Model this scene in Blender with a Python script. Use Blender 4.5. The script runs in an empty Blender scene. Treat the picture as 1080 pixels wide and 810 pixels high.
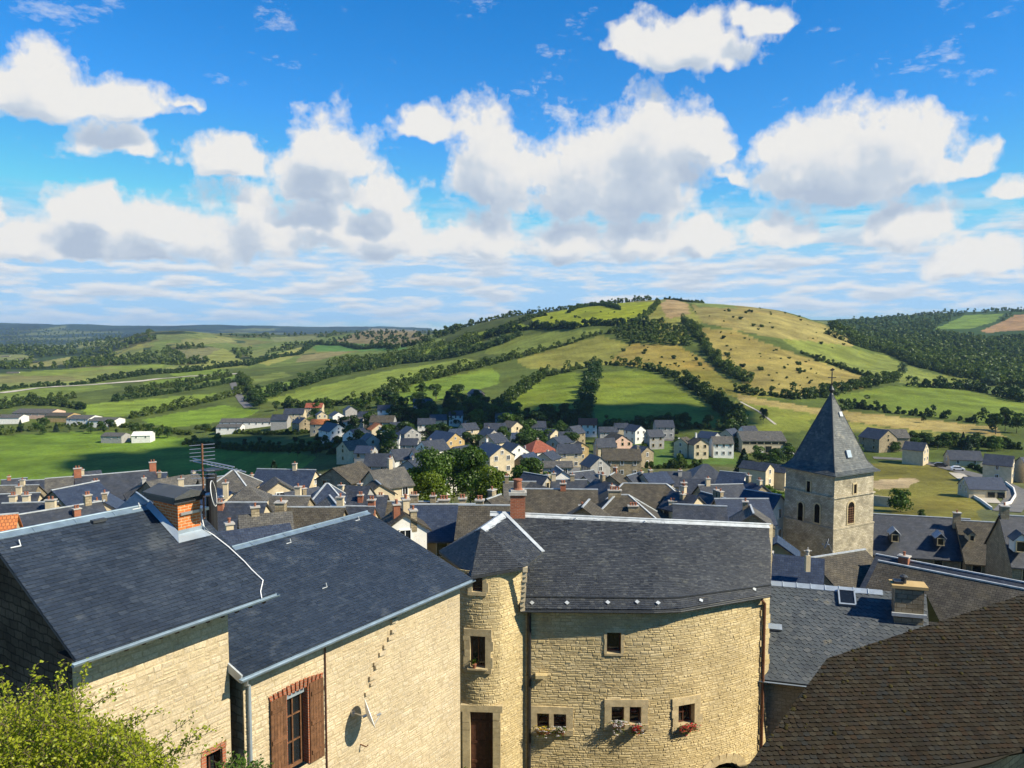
import bpy, bmesh, math, random
import numpy as np
from mathutils import Vector

rnd = random.Random(7)
S = bpy.context.scene
COL = S.collection
PI = math.pi

# ------------------------------------------------------------------ camera model (photo is 1080 x 810)
F = 840.0
PITCH = math.atan(60 / F)
CP, SP = math.cos(PITCH), math.sin(PITCH)


def V(*a):
    return Vector(a)


def ray(px, py):
    cx, cy = (px - 540) / F, (405 - py) / F
    return V(cx, CP + cy * SP, -SP + cy * CP)


def P(px, py, Y):
    """world point at depth Y seen at photo position (px, py); the eye is the world origin"""
    d = ray(px, py)
    return d * (Y / d.y)


def zof(py, Y):
    d = ray(540, py)
    return d.z / d.y * Y


def onplane(px, py, o, n):
    d = ray(px, py)
    return d * (o.dot(n) / d.dot(n))


# ------------------------------------------------------------------ the land
Z = lambda *a: [('z', y, z) for y, z in a]
Q = lambda *a: [('p', y, p) for y, p in a]
NEAR = Z((3, -6), (10, -10), (20, -16), (33, -19.6), (55, -21.5), (80, -25.5), (110, -30), (160, -36))
NEARL = Z((3, -6), (10, -10), (20, -16), (33, -19.6), (55, -23), (80, -28), (110, -34), (160, -45), (220, -55), (300, -61))
NEARR = Z((3, -6), (10, -10), (20, -16), (33, -19.6), (55, -26), (95, -34), (170, -40.5), (200, -43.3), (260, -48), (320, -48.5))
COLS = {
    -300: NEARL + Z((400, -62), (550, -62), (800, -60), (1200, -58), (2000, -54)) + Q((2600, 367), (3600, 365), (4600, 355), (6300, 342), (7600, 343), (9000, 346)),
    0: NEARL + Z((400, -62), (550, -62), (800, -60), (1200, -58), (2000, -54)) + Q((2600, 367), (3600, 365), (4600, 355), (6300, 342.5), (7600, 343.5), (9000, 346)),
    60: NEARL + Z((400, -62), (550, -62), (800, -60), (1200, -58), (2000, -54)) + Q((2600, 367), (3600, 365), (4600, 355), (6300, 343.5), (7600, 344.5), (9000, 346)),
    100: NEARL + Z((400, -62), (550, -62), (800, -59), (1200, -56)) + Q((1900, 370), (2500, 362), (2800, 362), (3600, 363), (4600, 354), (6300, 346), (7600, 347), (9000, 348)),
    150: NEARL + Z((400, -62), (550, -62), (800, -58)) + Q((1150, 385), (1350, 377), (1700, 359), (1900, 350.5), (2050, 351), (3300, 358), (4600, 354), (6500, 346.5), (9000, 348)),
    200: NEARL + Z((400, -61.5), (550, -61), (800, -57)) + Q((1150, 384), (1350, 375), (1700, 357), (1900, 348.5), (2100, 349.5), (3300, 357), (4600, 353), (6500, 346), (9000, 348)),
    250: NEARL + Z((400, -60), (600, -58)) + Q((1000, 388), (1400, 374), (1900, 362), (2400, 352), (2700, 353), (3400, 357), (4600, 353), (6500, 346.5), (9000, 348)),
    310: NEAR + Z((220, -45), (300, -52), (400, -55), (600, -55)) + Q((1000, 385), (1400, 370), (1900, 360), (2500, 354), (2900, 354.5), (3500, 357), (4800, 352), (6500, 347), (9000, 348)),
    400: NEAR + Z((220, -41.5), (280, -46), (420, -46.5)) + Q((800, 388), (1000, 374), (1400, 366), (1900, 352), (2100, 348), (2600, 350), (7000, 347.5), (9000, 348)),
    470: NEAR + Z((220, -41.5), (280, -46.5)) + Q((430, 432), (600, 402), (760, 384), (900, 371), (1050, 355), (1150, 347.5), (1400, 351), (2500, 353), (7000, 349), (9000, 349)),
    540: NEAR + Z((220, -41.5), (280, -47), (370, -48)) + Q((430, 433), (600, 398), (750, 374), (900, 352), (1050, 336), (1200, 334), (1500, 338), (4000, 341), (7000, 344), (9000, 345)),
    620: NEAR + Z((220, -41.5), (280, -47.5), (350, -49)) + Q((380, 448), (575, 394), (660, 378), (760, 350), (860, 336), (950, 325), (1050, 322), (1400, 327), (4000, 338), (7000, 343), (9000, 345)),
    700: NEAR + Z((220, -41.5), (280, -47.5), (350, -48.5)) + Q((385, 448), (560, 393), (650, 368), (740, 350), (850, 330), (930, 318), (1000, 315.5), (1300, 319), (4000, 335), (7000, 343), (9000, 345)),
    760: NEAR + Z((220, -42), (280, -47)) + Q((380, 446), (470, 415), (560, 393), (650, 368), (760, 341), (880, 323), (1000, 320), (1400, 324), (4000, 335), (7000, 343), (9000, 345)),
    820: NEARR + Q((400, 436), (460, 419), (560, 390), (680, 362), (800, 340), (900, 328), (1000, 327), (1300, 332), (4000, 338), (7000, 343), (9000, 345)),
    870: NEARR + Q((400, 440), (470, 420), (560, 399), (680, 377), (800, 354), (880, 342.5), (1000, 344), (1600, 343), (1900, 338.5), (2500, 339), (7000, 343), (9000, 345)),
    920: NEARR + Q((390, 445), (440, 428), (520, 408), (620, 396), (720, 385), (850, 369), (1100, 363), (1500, 348), (1900, 335.5), (2300, 336), (7000, 343), (9000, 345)),
    980: NEARR + Q((390, 446), (440, 428), (520, 410), (620, 401), (720, 391), (850, 379), (1200, 359), (1600, 344), (2000, 331.5), (2400, 332), (7000, 343), (9000, 345)),
    1080: NEARR + Q((390, 447), (460, 428), (560, 416), (700, 406), (900, 391), (1200, 363), (1500, 346), (1700, 335), (2000, 327), (2400, 329), (7000, 343), (9000, 345)),
    1400: NEARR + Q((390, 447), (460, 430), (560, 418), (700, 408), (900, 393), (1200, 365), (1500, 348), (1700, 337), (2000, 326), (2400, 329), (7000, 343), (9000, 345)),
}
U_LO = np.linspace(-1.5, -.70, 60, endpoint=False)
U_MID = np.linspace(-.70, .70, 900, endpoint=False)
U_HI = np.linspace(.70, 1.5, 61)
UG = np.concatenate([U_LO, U_MID, U_HI])
NY = 620
YG = np.exp(np.linspace(math.log(3), math.log(9000), NY))
LYG = np.log(YG)


def gauss(a, sig, axis):
    r = int(3 * sig)
    k = np.exp(-.5 * (np.arange(-r, r + 1) / sig) ** 2)
    k /= k.sum()
    pad = [(0, 0), (0, 0)]
    pad[axis] = (r, r)
    b = np.pad(a, pad, mode='edge')
    out = np.zeros_like(a)
    for i, w in enumerate(k):
        sl = [slice(None), slice(None)]
        sl[axis] = slice(i, i + a.shape[axis])
        out += w * b[tuple(sl)]
    return out


_cu, _cz = [], []
for px in sorted(COLS):
    ys, zs = [], []
    for kind, y, v in COLS[px]:
        ys.append(math.log(y))
        zs.append(v if kind == 'z' else zof(v, y))
    _cu.append((px - 540) / F)
    _cz.append(np.interp(LYG, ys, zs))
_cz = np.array(_cz)
ZG = np.empty((NY, len(UG)))
for j in range(NY):
    ZG[j] = np.interp(UG, _cu, _cz[:, j])
ZG[:, 60:960] = gauss(ZG, 9, 1)[:, 60:960]
ZG = gauss(ZG, 3.0, 0)


def hash2(ix, iy, seed):
    n = (ix * 374761393 + iy * 668265263 + seed * 1442695041) & 0x7fffffff
    n = ((n ^ (n >> 13)) * 1274126177) & 0x7fffffff
    return ((n ^ (n >> 16)) & 0xffff) / 65535.0


def vnoise(x, y, seed=0):
    ix, iy = np.floor(x).astype(np.int64), np.floor(y).astype(np.int64)
    fx, fy = x - ix, y - iy
    fx, fy = fx * fx * (3 - 2 * fx), fy * fy * (3 - 2 * fy)
    a, b = hash2(ix, iy, seed), hash2(ix + 1, iy, seed)
    c, d = hash2(ix, iy + 1, seed), hash2(ix + 1, iy + 1, seed)
    return (a * (1 - fx) + b * fx) * (1 - fy) + (c * (1 - fx) + d * fx) * fy


def fbm(x, y, seed=0, octv=4):
    t, a, s = 0, .5, 0
    for o in range(octv):
        t = t + a * vnoise(x * 2 ** o, y * 2 ** o, seed + o)
        s += a
        a *= .5
    return t / s


UU, YY = np.meshgrid(UG, YG)
XX = UU * YY
ZG += (fbm(XX / 90, YY / 90, 3) - .5) * np.clip((YY - 380) / 300, 0, 1) * 7
ZG += (fbm(XX / 400, YY / 400, 5) - .5) * np.clip((YY - 1500) / 1500, 0, 1) * 22
ZG += (fbm(XX / 1300, YY / 1600, 9, 3) - .42) * np.clip((YY - 4300) / 1500, 0, 1) * 95 * (UU < -.1)


def ground_z(x, y):
    y = max(y, 3.01)
    u = x / y
    j = (math.log(y) - LYG[0]) / (LYG[1] - LYG[0])
    j0 = int(min(max(j, 0), NY - 2))
    i0 = int(min(max(np.searchsorted(UG, u) - 1, 0), len(UG) - 2))
    fj = min(max(j - j0, 0), 1)
    fi = min(max((u - UG[i0]) / (UG[i0 + 1] - UG[i0]), 0), 1)
    a = ZG[j0, i0] * (1 - fi) + ZG[j0, i0 + 1] * fi
    b = ZG[j0 + 1, i0] * (1 - fi) + ZG[j0 + 1, i0 + 1] * fi
    return float(a * (1 - fj) + b * fj)


def T(px, py, ymin=120):
    """where the sight line through (px, py) first meets the land beyond ymin"""
    d = ray(px, py)
    u, s = d.x / d.y, d.z / d.y
    i = int(min(max(np.searchsorted(UG, u), 0), len(UG) - 1))
    below = (ZG[:, i] - s * YG) >= 0
    below &= YG > ymin
    idx = np.nonzero(below)[0]
    if len(idx) == 0:
        k = int(np.argmax(np.where(YG > ymin, ZG[:, i] / YG, -9)))
        y = YG[k]
    else:
        k = int(idx[0])
        if k > 0 and YG[k - 1] > ymin:
            a, b = ZG[k - 1, i] - s * YG[k - 1], ZG[k, i] - s * YG[k]
            y = YG[k - 1] + (YG[k] - YG[k - 1]) * (-a / (b - a) if b != a else 0)
        else:
            y = YG[k]
    return V(u * y, y, ground_z(u * y, y))


# ------------------------------------------------------------------ materials
class NT:
    def __init__(s, tree):
        s.t = tree
        s.n = tree.nodes
        s.l = tree.links

    def node(s, typ, **kw):
        n = s.n.new(typ)
        for k, v in kw.items():
            if hasattr(n, k) and not k.startswith('i_'):
                setattr(n, k, v)
        return n

    def link(s, a, b):
        s.l.new(a, b)

    def val(s, sock, v):
        if hasattr(v, 'is_linked') or hasattr(v, 'links'):
            s.link(v, sock)
        else:
            sock.default_value = v

    def math(s, op, a, b=0.0, c=None, clamp=False):
        n = s.node('ShaderNodeMath', operation=op, use_clamp=clamp)
        s.val(n.inputs[0], a)
        s.val(n.inputs[1], b)
        if c is not None:
            s.val(n.inputs[2], c)
        return n.outputs[0]

    def vmath(s, op, a, b=(0, 0, 0), c=None):
        n = s.node('ShaderNodeVectorMath', operation=op)
        s.val(n.inputs[0], a)
        s.val(n.inputs[1], b)
        if c is not None:
            s.val(n.inputs[2], c)
        return n.outputs['Value'] if op in ('LENGTH', 'DOT_PRODUCT') else n.outputs[0]

    def mix(s, f, a, b, blend='MIX'):
        n = s.node('ShaderNodeMix', data_type='RGBA', blend_type=blend)
        s.val(n.inputs[0], f)
        s.val(n.inputs[6], a)
        s.val(n.inputs[7], b)
        return n.outputs[2]

    def noise(s, vec, scale, detail=4, rough=.55, out=0, dim='3D'):
        n = s.node('ShaderNodeTexNoise', noise_dimensions=dim)
        if vec is not None:
            s.link(vec, n.inputs['Vector'])
        n.inputs['Scale'].default_value = scale
        n.inputs['Detail'].default_value = detail
        n.inputs['Roughness'].default_value = rough
        return n.outputs[out]

    def ramp(s, f, pts):
        n = s.node('ShaderNodeValToRGB')
        e = n.color_ramp.elements
        while len(e) < len(pts):
            e.new(.5)
        for el, (p, c) in zip(e, pts):
            el.position = p
            el.color = c if len(c) == 4 else (*c, 1)
        s.link(f, n.inputs[0])
        return n.outputs[0]

    def mapr(s, v, a, b, c, d):
        n = s.node('ShaderNodeMapRange')
        s.val(n.inputs[0], v)
        for i, x in enumerate((a, b, c, d)):
            n.inputs[i + 1].default_value = x
        return n.outputs[0]


def newmat(name):
    m = bpy.data.materials.new(name)
    m.use_nodes = True
    t = NT(m.node_tree)
    b = t.n['Principled BSDF']
    return m, t, b


def c4(c):
    return (*c, 1)


def simple(name, col, rough=.7, metal=0, var=.25, nscale=3, bump=0, bscale=20, spec=.4, island=0, dirt=None, coord='Object'):
    """one base colour with noise mottling, optional per-piece variation and stains"""
    m, t, b = newmat(name)
    tc = t.node('ShaderNodeTexCoord').outputs[coord]
    n1 = t.noise(tc, nscale, 5, .6)
    f = t.mapr(n1, .3, .7, 1 - var, 1 + var)
    col_out = t.mix(1.0, c4(col), f, 'MULTIPLY')
    if island:
        g = t.node('ShaderNodeNewGeometry').outputs['Random Per Island']
        col_out = t.mix(1.0, col_out, t.mapr(g, 0, 1, 1 - island, 1 + island), 'MULTIPLY')
    if dirt:
        d, amt, sc = dirt
        n2 = t.noise(tc, sc, 6, .65)
        col_out = t.mix(t.mapr(n2, .5, .75, 0, amt), col_out, c4(d))
    t.link(col_out, b.inputs['Base Color'])
    b.inputs['Roughness'].default_value = rough
    b.inputs['Metallic'].default_value = metal
    b.inputs['Specular IOR Level'].default_value = spec
    if bump:
        bp = t.node('ShaderNodeBump')
        bp.inputs['Strength'].default_value = bump
        bp.inputs['Distance'].default_value = .03
        t.link(t.noise(tc, bscale, 6, .6), bp.inputs['Height'])
        t.link(bp.outputs[0], b.inputs['Normal'])
    return m


def bricky(name, c1, c2, mortar, bw, bh, ms=.02, rough=.8, bump=.5, warp=.06, var=.25, dirt=None, spec=.3, offs=.5):
    """laid units (stone courses, slates, tiles) from UVs in metres, warped so that joints are not ruled"""
    m, t, b = newmat(name)
    uv = t.node('ShaderNodeTexCoord').outputs['UV']
    nz = t.noise(uv, 2.2, 3, .6, 1)
    w = t.vmath('MULTIPLY', t.vmath('SUBTRACT', nz, (.5, .5, .5)), (warp, warp, 0))
    vec = t.vmath('ADD', uv, w)
    bt = t.node('ShaderNodeTexBrick')
    bt.offset = offs
    t.link(vec, bt.inputs['Vector'])
    bt.inputs['Scale'].default_value = 1
    bt.inputs['Brick Width'].default_value = bw
    bt.inputs['Row Height'].default_value = bh
    bt.inputs['Mortar Size'].default_value = ms
    bt.inputs['Mortar Smooth'].default_value = .3
    bt.inputs['Color1'].default_value = c4(c1)
    bt.inputs['Color2'].default_value = c4(c2)
    bt.inputs['Mortar'].default_value = c4(mortar)
    n1 = t.noise(uv, .9, 5, .6)
    col = t.mix(1.0, bt.outputs['Color'], t.mapr(n1, .3, .7, 1 - var, 1 + var), 'MULTIPLY')
    n3 = t.noise(uv, 14, 4, .6)
    col = t.mix(1.0, col, t.mapr(n3, .3, .7, .8, 1.2), 'MULTIPLY')
    if dirt:
        d, amt, sc = dirt
        n2 = t.noise(uv, sc, 6, .65)
        col = t.mix(t.mapr(n2, .5, .72, 0, amt), col, c4(d))
    t.link(col, b.inputs['Base Color'])
    b.inputs['Roughness'].default_value = rough
    b.inputs['Specular IOR Level'].default_value = spec
    bp = t.node('ShaderNodeBump')
    bp.inputs['Strength'].default_value = bump
    bp.inputs['Distance'].default_value = .03
    h = t.math('ADD', t.math('MULTIPLY', bt.outputs['Fac'], -1.0), t.math('MULTIPLY', n3, .5))
    t.link(h, bp.inputs['Height'])
    t.link(bp.outputs[0], b.inputs['Normal'])
    return m


def slated(name, cols, island=.3, rough=.5, lichen=None, spec=.5, big=.25):
    """separate slates or tiles: each piece of the mesh takes its own tone"""
    m, t, b = newmat(name)
    tc = t.node('ShaderNodeTexCoord').outputs['Object']
    g = t.node('ShaderNodeNewGeometry').outputs['Random Per Island']
    n = len(cols)
    col = t.ramp(g, [(i / max(1, n - 1), c) for i, c in enumerate(cols)])
    n1 = t.noise(tc, .55, 5, .6)
    col = t.mix(1.0, col, t.mapr(n1, .3, .7, 1 - big, 1 + big), 'MULTIPLY')
    n2 = t.noise(tc, 22, 4, .6)
    col = t.mix(1.0, col, t.mapr(n2, .3, .7, .75, 1.25), 'MULTIPLY')
    if lichen:
        lc, amt, sc, lo = lichen
        n3 = t.noise(tc, sc, 7, .7)
        col = t.mix(t.mapr(n3, lo, lo + .12, 0, amt), col, c4(lc))
    t.link(col, b.inputs['Base Color'])
    r2 = t.math('ADD', t.mapr(n2, .3, .7, -.08, .12), rough)
    t.link(r2, b.inputs['Roughness'])
    b.inputs['Specular IOR Level'].default_value = spec
    bp = t.node('ShaderNodeBump')
    bp.inputs['Strength'].default_value = .3
    bp.inputs['Distance'].default_value = .01
    t.link(t.noise(tc, 30, 5, .6), bp.inputs['Height'])
    t.link(bp.outputs[0], b.inputs['Normal'])
    return m


def leafy(name, dark, light, trans=.35, obj=True, scale=.35):
    m, t, b = newmat(name)
    a = t.node('ShaderNodeAttribute', attribute_name='tint')
    g = t.node('ShaderNodeNewGeometry').outputs['Random Per Island']
    f = t.math('ADD', t.math('MULTIPLY', a.outputs['Fac'], .65), t.math('MULTIPLY', g, .35))
    if obj:
        r = t.node('ShaderNodeObjectInfo').outputs['Random']
        f = t.math('ADD', f, t.mapr(r, 0, 1, -.28, .28), clamp=True)
    col = t.mix(f, c4(dark), c4(light))
    d = t.node('ShaderNodeBsdfDiffuse')
    tr = t.node('ShaderNodeBsdfTranslucent')
    t.link(col, d.inputs[0])
    col2 = t.mix(1.0, col, (1.1, 1.2, .5, 1), 'MULTIPLY')
    t.link(col2, tr.inputs[0])
    gl = t.node('ShaderNodeBsdfGlossy')
    gl.inputs['Roughness'].default_value = .45
    gl.inputs[0].default_value = (.5, .55, .5, 1)
    ms = t.node('ShaderNodeMixShader')
    ms.inputs[0].default_value = trans
    t.link(d.outputs[0], ms.inputs[1])
    t.link(tr.outputs[0], ms.inputs[2])
    m2 = t.node('ShaderNodeMixShader')
    m2.inputs[0].default_value = .03
    t.link(ms.outputs[0], m2.inputs[1])
    t.link(gl.outputs[0], m2.inputs[2])
    t.link(m2.outputs[0], t.n['Material Output'].inputs[0])
    t.n.remove(b)
    return m


M = {}
M['slate_blue'] = slated('slate_blue', [(.016, .024, .037), (.027, .038, .055), (.021, .030, .045), (.037, .049, .066)], lichen=((.10, .11, .115), .5, 1.1, .57))
M['slate_grey'] = slated('slate_grey', [(.02, .024, .03), (.042, .047, .052), (.03, .034, .04), (.07, .075, .075)], lichen=((.16, .16, .12), .45, 1.6, .6), rough=.55)
M['slate_old'] = slated('slate_old', [(.04, .05, .06), (.062, .075, .085), (.05, .062, .07), (.09, .10, .105)], lichen=((.25, .21, .11), .75, 1.1, .62), rough=.55)
M['slate_spire'] = slated('slate_spire', [(.042, .05, .052), (.068, .078, .08), (.05, .06, .062), (.10, .11, .105)], lichen=((.20, .19, .15), .7, .9, .55), rough=.55)
M['tile_brown'] = slated('tile_brown', [(.016, .013, .009), (.028, .021, .012), (.021, .018, .012), (.038, .032, .021), (.020, .021, .019), (.031, .020, .011), (.027, .025, .019)], lichen=((.12, .065, .012), .5, 2.2, .66), rough=.85, spec=.15)
M['slate_far'] = bricky('slate_far', (.022, .028, .04), (.045, .052, .066), (.012, .014, .018), .32, .2, .015, rough=.5, bump=.3, warp=.02, var=.35, dirt=((.09, .085, .06), .35, .8), spec=.5)
M['slate_navy'] = bricky('slate_navy', (.02, .03, .055), (.04, .055, .085), (.012, .015, .025), .32, .2, .015, rough=.45, bump=.3, warp=.02, var=.25, spec=.5)
M['slate_ash'] = bricky('slate_ash', (.07, .068, .062), (.11, .105, .095), (.03, .028, .024), .36, .22, .02, rough=.7, bump=.4, warp=.03, var=.3, dirt=((.16, .14, .09), .5, .9))
M['slate_brown'] = bricky('slate_brown', (.050, .044, .034), (.085, .076, .058), (.025, .021, .016), .34, .2, .02, rough=.8, bump=.4, warp=.03, var=.35, dirt=((.11, .09, .05), .5, .7))
M['terracotta'] = bricky('terracotta', (.42, .13, .04), (.52, .19, .06), (.2, .07, .03), .25, .33, .03, rough=.8, bump=.5, warp=.02, var=.25)
M['tile_red'] = bricky('tile_red', (.24, .065, .035), (.30, .09, .05), (.12, .04, .03), .25, .33, .03, rough=.8, bump=.5, warp=.02, var=.2)
M['stone_cream'] = slated('stone_cream', [(.44, .355, .23), (.50, .41, .275), (.47, .385, .25), (.53, .445, .31), (.455, .375, .255)], rough=.9, lichen=((.32, .26, .16), .55, 1.1, .55), spec=.15, big=.2)
M['stone_ochre'] = slated('stone_ochre', [(.44, .345, .175), (.53, .43, .235), (.48, .385, .205), (.57, .47, .275), (.46, .375, .215)], rough=.9, lichen=((.27, .21, .11), .55, .9, .55), spec=.15, big=.22)
M['mortar'] = simple('mortar', (.42, .33, .18), .95, var=.3, nscale=6, bump=.5, spec=.1)
M['mortar_pale'] = simple('mortar_pale', (.44, .355, .225), .95, var=.25, nscale=5, bump=.4, spec=.1)
M['dressed'] = simple('dressed_stone', (.45, .365, .215), .85, var=.22, nscale=5, bump=.3, bscale=30, spec=.2, island=.12)
M['stone_far'] = bricky('stone_far', (.26, .21, .13), (.36, .30, .2), (.2, .16, .1), .45, .22, .025, rough=.9, bump=.6, warp=.12, var=.25, dirt=((.16, .13, .08), .5, .6))
M['stone_gable_shade'] = bricky('stone_gable_shade', (.06, .046, .032), (.09, .07, .048), (.035, .027, .018), .4, .2, .02, rough=.95, bump=.6, warp=.15, var=.3, spec=.1)
M['stone_warm'] = bricky('stone_warm', (.42, .32, .17), (.52, .42, .24), (.36, .28, .15), .36, .17, .02, rough=.9, bump=.6, warp=.15, var=.25, dirt=((.27, .21, .11), .5, .6))
M['stone_tower'] = bricky('stone_tower', (.38, .33, .225), (.52, .46, .34), (.26, .22, .145), .34, .19, .018, rough=.9, bump=.8, warp=.22, var=.3, dirt=((.15, .13, .09), .8, .42))
M['plaster_cream'] = simple('plaster_cream', (.55, .46, .31), .9, var=.16, nscale=1.2, bump=.1, dirt=((.33, .28, .19), .4, .8), spec=.15)
M['plaster_white'] = simple('plaster_white', (.72, .70, .65), .9, var=.08, nscale=1, dirt=((.5, .48, .42), .35, .7), spec=.15)
M['plaster_grey'] = simple('plaster_grey', (.34, .33, .31), .9, var=.15, nscale=1, dirt=((.22, .21, .2), .4, .7), spec=.15)
M['plaster_ochre'] = simple('plaster_ochre', (.44, .31, .14), .9, var=.18, nscale=1.1, dirt=((.28, .2, .1), .4, .7), spec=.15)
M['plaster_pink'] = simple('plaster_pink', (.62, .42, .32), .9, var=.12, nscale=1, dirt=((.45, .32, .24), .35, .7), spec=.15)
M['zinc'] = simple('zinc', (.36, .42, .47), .42, metal=.35, var=.15, nscale=4, dirt=((.2, .23, .25), .5, 2), spec=.6)
M['zinc_pale'] = simple('zinc_pale', (.45, .48, .49), .55, metal=.15, var=.2, nscale=3, dirt=((.24, .25, .24), .75, 1.7), spec=.5)
M['zinc_blue'] = simple('zinc_blue', (.19, .26, .32), .45, metal=.35, var=.2, nscale=3, dirt=((.10, .13, .15), .6, 1.6), spec=.6)
M['lead_dark'] = simple('lead_dark', (.05, .055, .06), .5, metal=.3, var=.3, nscale=5)
M['wood'] = simple('wood', (.135, .064, .03), .65, var=.35, nscale=8, bump=.2, island=.2)
M['wood_dark'] = simple('wood_dark', (.075, .03, .018), .6, var=.35, nscale=8, bump=.2, island=.2)
M['wood_grey'] = simple('wood_grey', (.12, .10, .08), .8, var=.3, nscale=8)
M['brick'] = bricky('brick', (.52, .13, .03), (.62, .19, .05), (.55, .36, .2), .22, .075, .012, rough=.85, bump=.6, warp=.008, var=.15)
M['brick_dark'] = bricky('brick_dark', (.30, .085, .04), (.36, .12, .06), (.3, .22, .15), .22, .075, .01, rough=.85, bump=.6, warp=.01, var=.25)
M['clay_pot'] = simple('clay_pot', (.26, .10, .055), .8, var=.25, nscale=4)
M['cement'] = simple('cement', (.40, .38, .34), .9, var=.2, nscale=3, bump=.2)
M['glass'] = simple('glass', (.012, .015, .018), .12, var=.2, nscale=1, spec=.6)
M['dark_opening'] = simple('dark_opening', (.012, .010, .008), .95, var=.3, spec=.05)
M['moss'] = simple('moss', (.042, .036, .014), .95, var=.4, nscale=12, spec=.05, island=.3)
M['white_paint'] = simple('white_paint', (.78, .78, .76), .5, var=.06, nscale=2)
M['black_metal'] = simple('black_metal', (.02, .02, .022), .45, var=.2, nscale=4)
M['steel'] = simple('steel', (.5, .5, .5), .35, metal=.7, var=.1, nscale=4)
M['rust'] = simple('rust', (.16, .07, .035), .8, var=.3, nscale=10)
M['dish_grey'] = simple('dish_grey', (.50, .52, .54), .5, var=.08, nscale=4)
M['asphalt'] = simple('asphalt', (.13, .125, .115), .9, var=.2, nscale=.3)
M['road_pale'] = simple('road_pale', (.42, .38, .30), .95, var=.2, nscale=.2)
M['petal_red'] = simple('petal_red', (.62, .02, .04), .6, var=.3, nscale=10, island=.35)
M['petal_white'] = simple('petal_white', (.85, .82, .85), .6, var=.1, nscale=10, island=.1)
M['petal_yellow'] = simple('petal_yellow', (.75, .5, .05), .6, var=.2, nscale=10)
M['car_white'] = simple('car_white', (.8, .8, .8), .25, var=.03, nscale=1, spec=.6)
M['car_dark'] = simple('car_dark', (.03, .035, .045), .25, var=.05, nscale=1, spec=.6)
M['car_red'] = simple('car_red', (.4, .03, .02), .25, var=.05, nscale=1, spec=.6)
M['rubber'] = simple('rubber', (.02, .02, .02), .8, var=.2)
M['yellow_paint'] = simple('yellow_paint', (.75, .42, .02), .5, var=.1, nscale=2)
M['bark'] = simple('bark', (.10, .075, .05), .9, var=.35, nscale=6, bump=.5)
M['leaf'] = leafy('leaf', (.018, .045, .008), (.085, .15, .018))
M['leaf_dark'] = leafy('leaf_dark', (.013, .036, .009), (.06, .105, .02))
M['leaf_far'] = leafy('leaf_far', (.020, .046, .009), (.105, .145, .024))
M['leaf_conifer'] = leafy('leaf_conifer', (.010, .028, .016), (.03, .06, .032), trans=.15)
M['leaf_shrub'] = leafy('leaf_shrub', (.13, .19, .010), (.42, .44, .03), trans=.45)
M['leaf_silver'] = leafy('leaf_silver', (.06, .10, .05), (.15, .2, .10))
M['leaf_gold'] = leafy('leaf_gold', (.06, .10, .008), (.17, .22, .02))


# ------------------------------------------------------------------ mesh helper
def root_of(o):
    while o.parent:
        o = o.parent
    return o


def metric_uv(me):
    nl = len(me.loops)
    if nl == 0:
        return
    co = np.empty(len(me.vertices) * 3)
    me.vertices.foreach_get('co', co)
    co = co.reshape(-1, 3)
    vi = np.empty(nl, np.int32)
    me.loops.foreach_get('vertex_index', vi)
    npol = len(me.polygons)
    nr = np.empty(npol * 3)
    me.polygons.foreach_get('normal', nr)
    nr = nr.reshape(-1, 3)
    tot = np.empty(npol, np.int32)
    me.polygons.foreach_get('loop_total', tot)
    n = np.repeat(nr, tot, axis=0)
    flat = np.abs(n[:, 2]) > .999
    t = np.stack([-n[:, 1], n[:, 0], np.zeros(nl)], 1)
    t[flat] = (1, 0, 0)
    t /= np.maximum(np.linalg.norm(t, axis=1, keepdims=True), 1e-9)
    b = np.cross(n, t)
    p = co[vi]
    uv = np.stack([(p * t).sum(1), (p * b).sum(1)], 1)
    l = me.uv_layers.new(name='UVMap')
    l.data.foreach_set('uv', uv.astype(np.float32).ravel())


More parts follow.
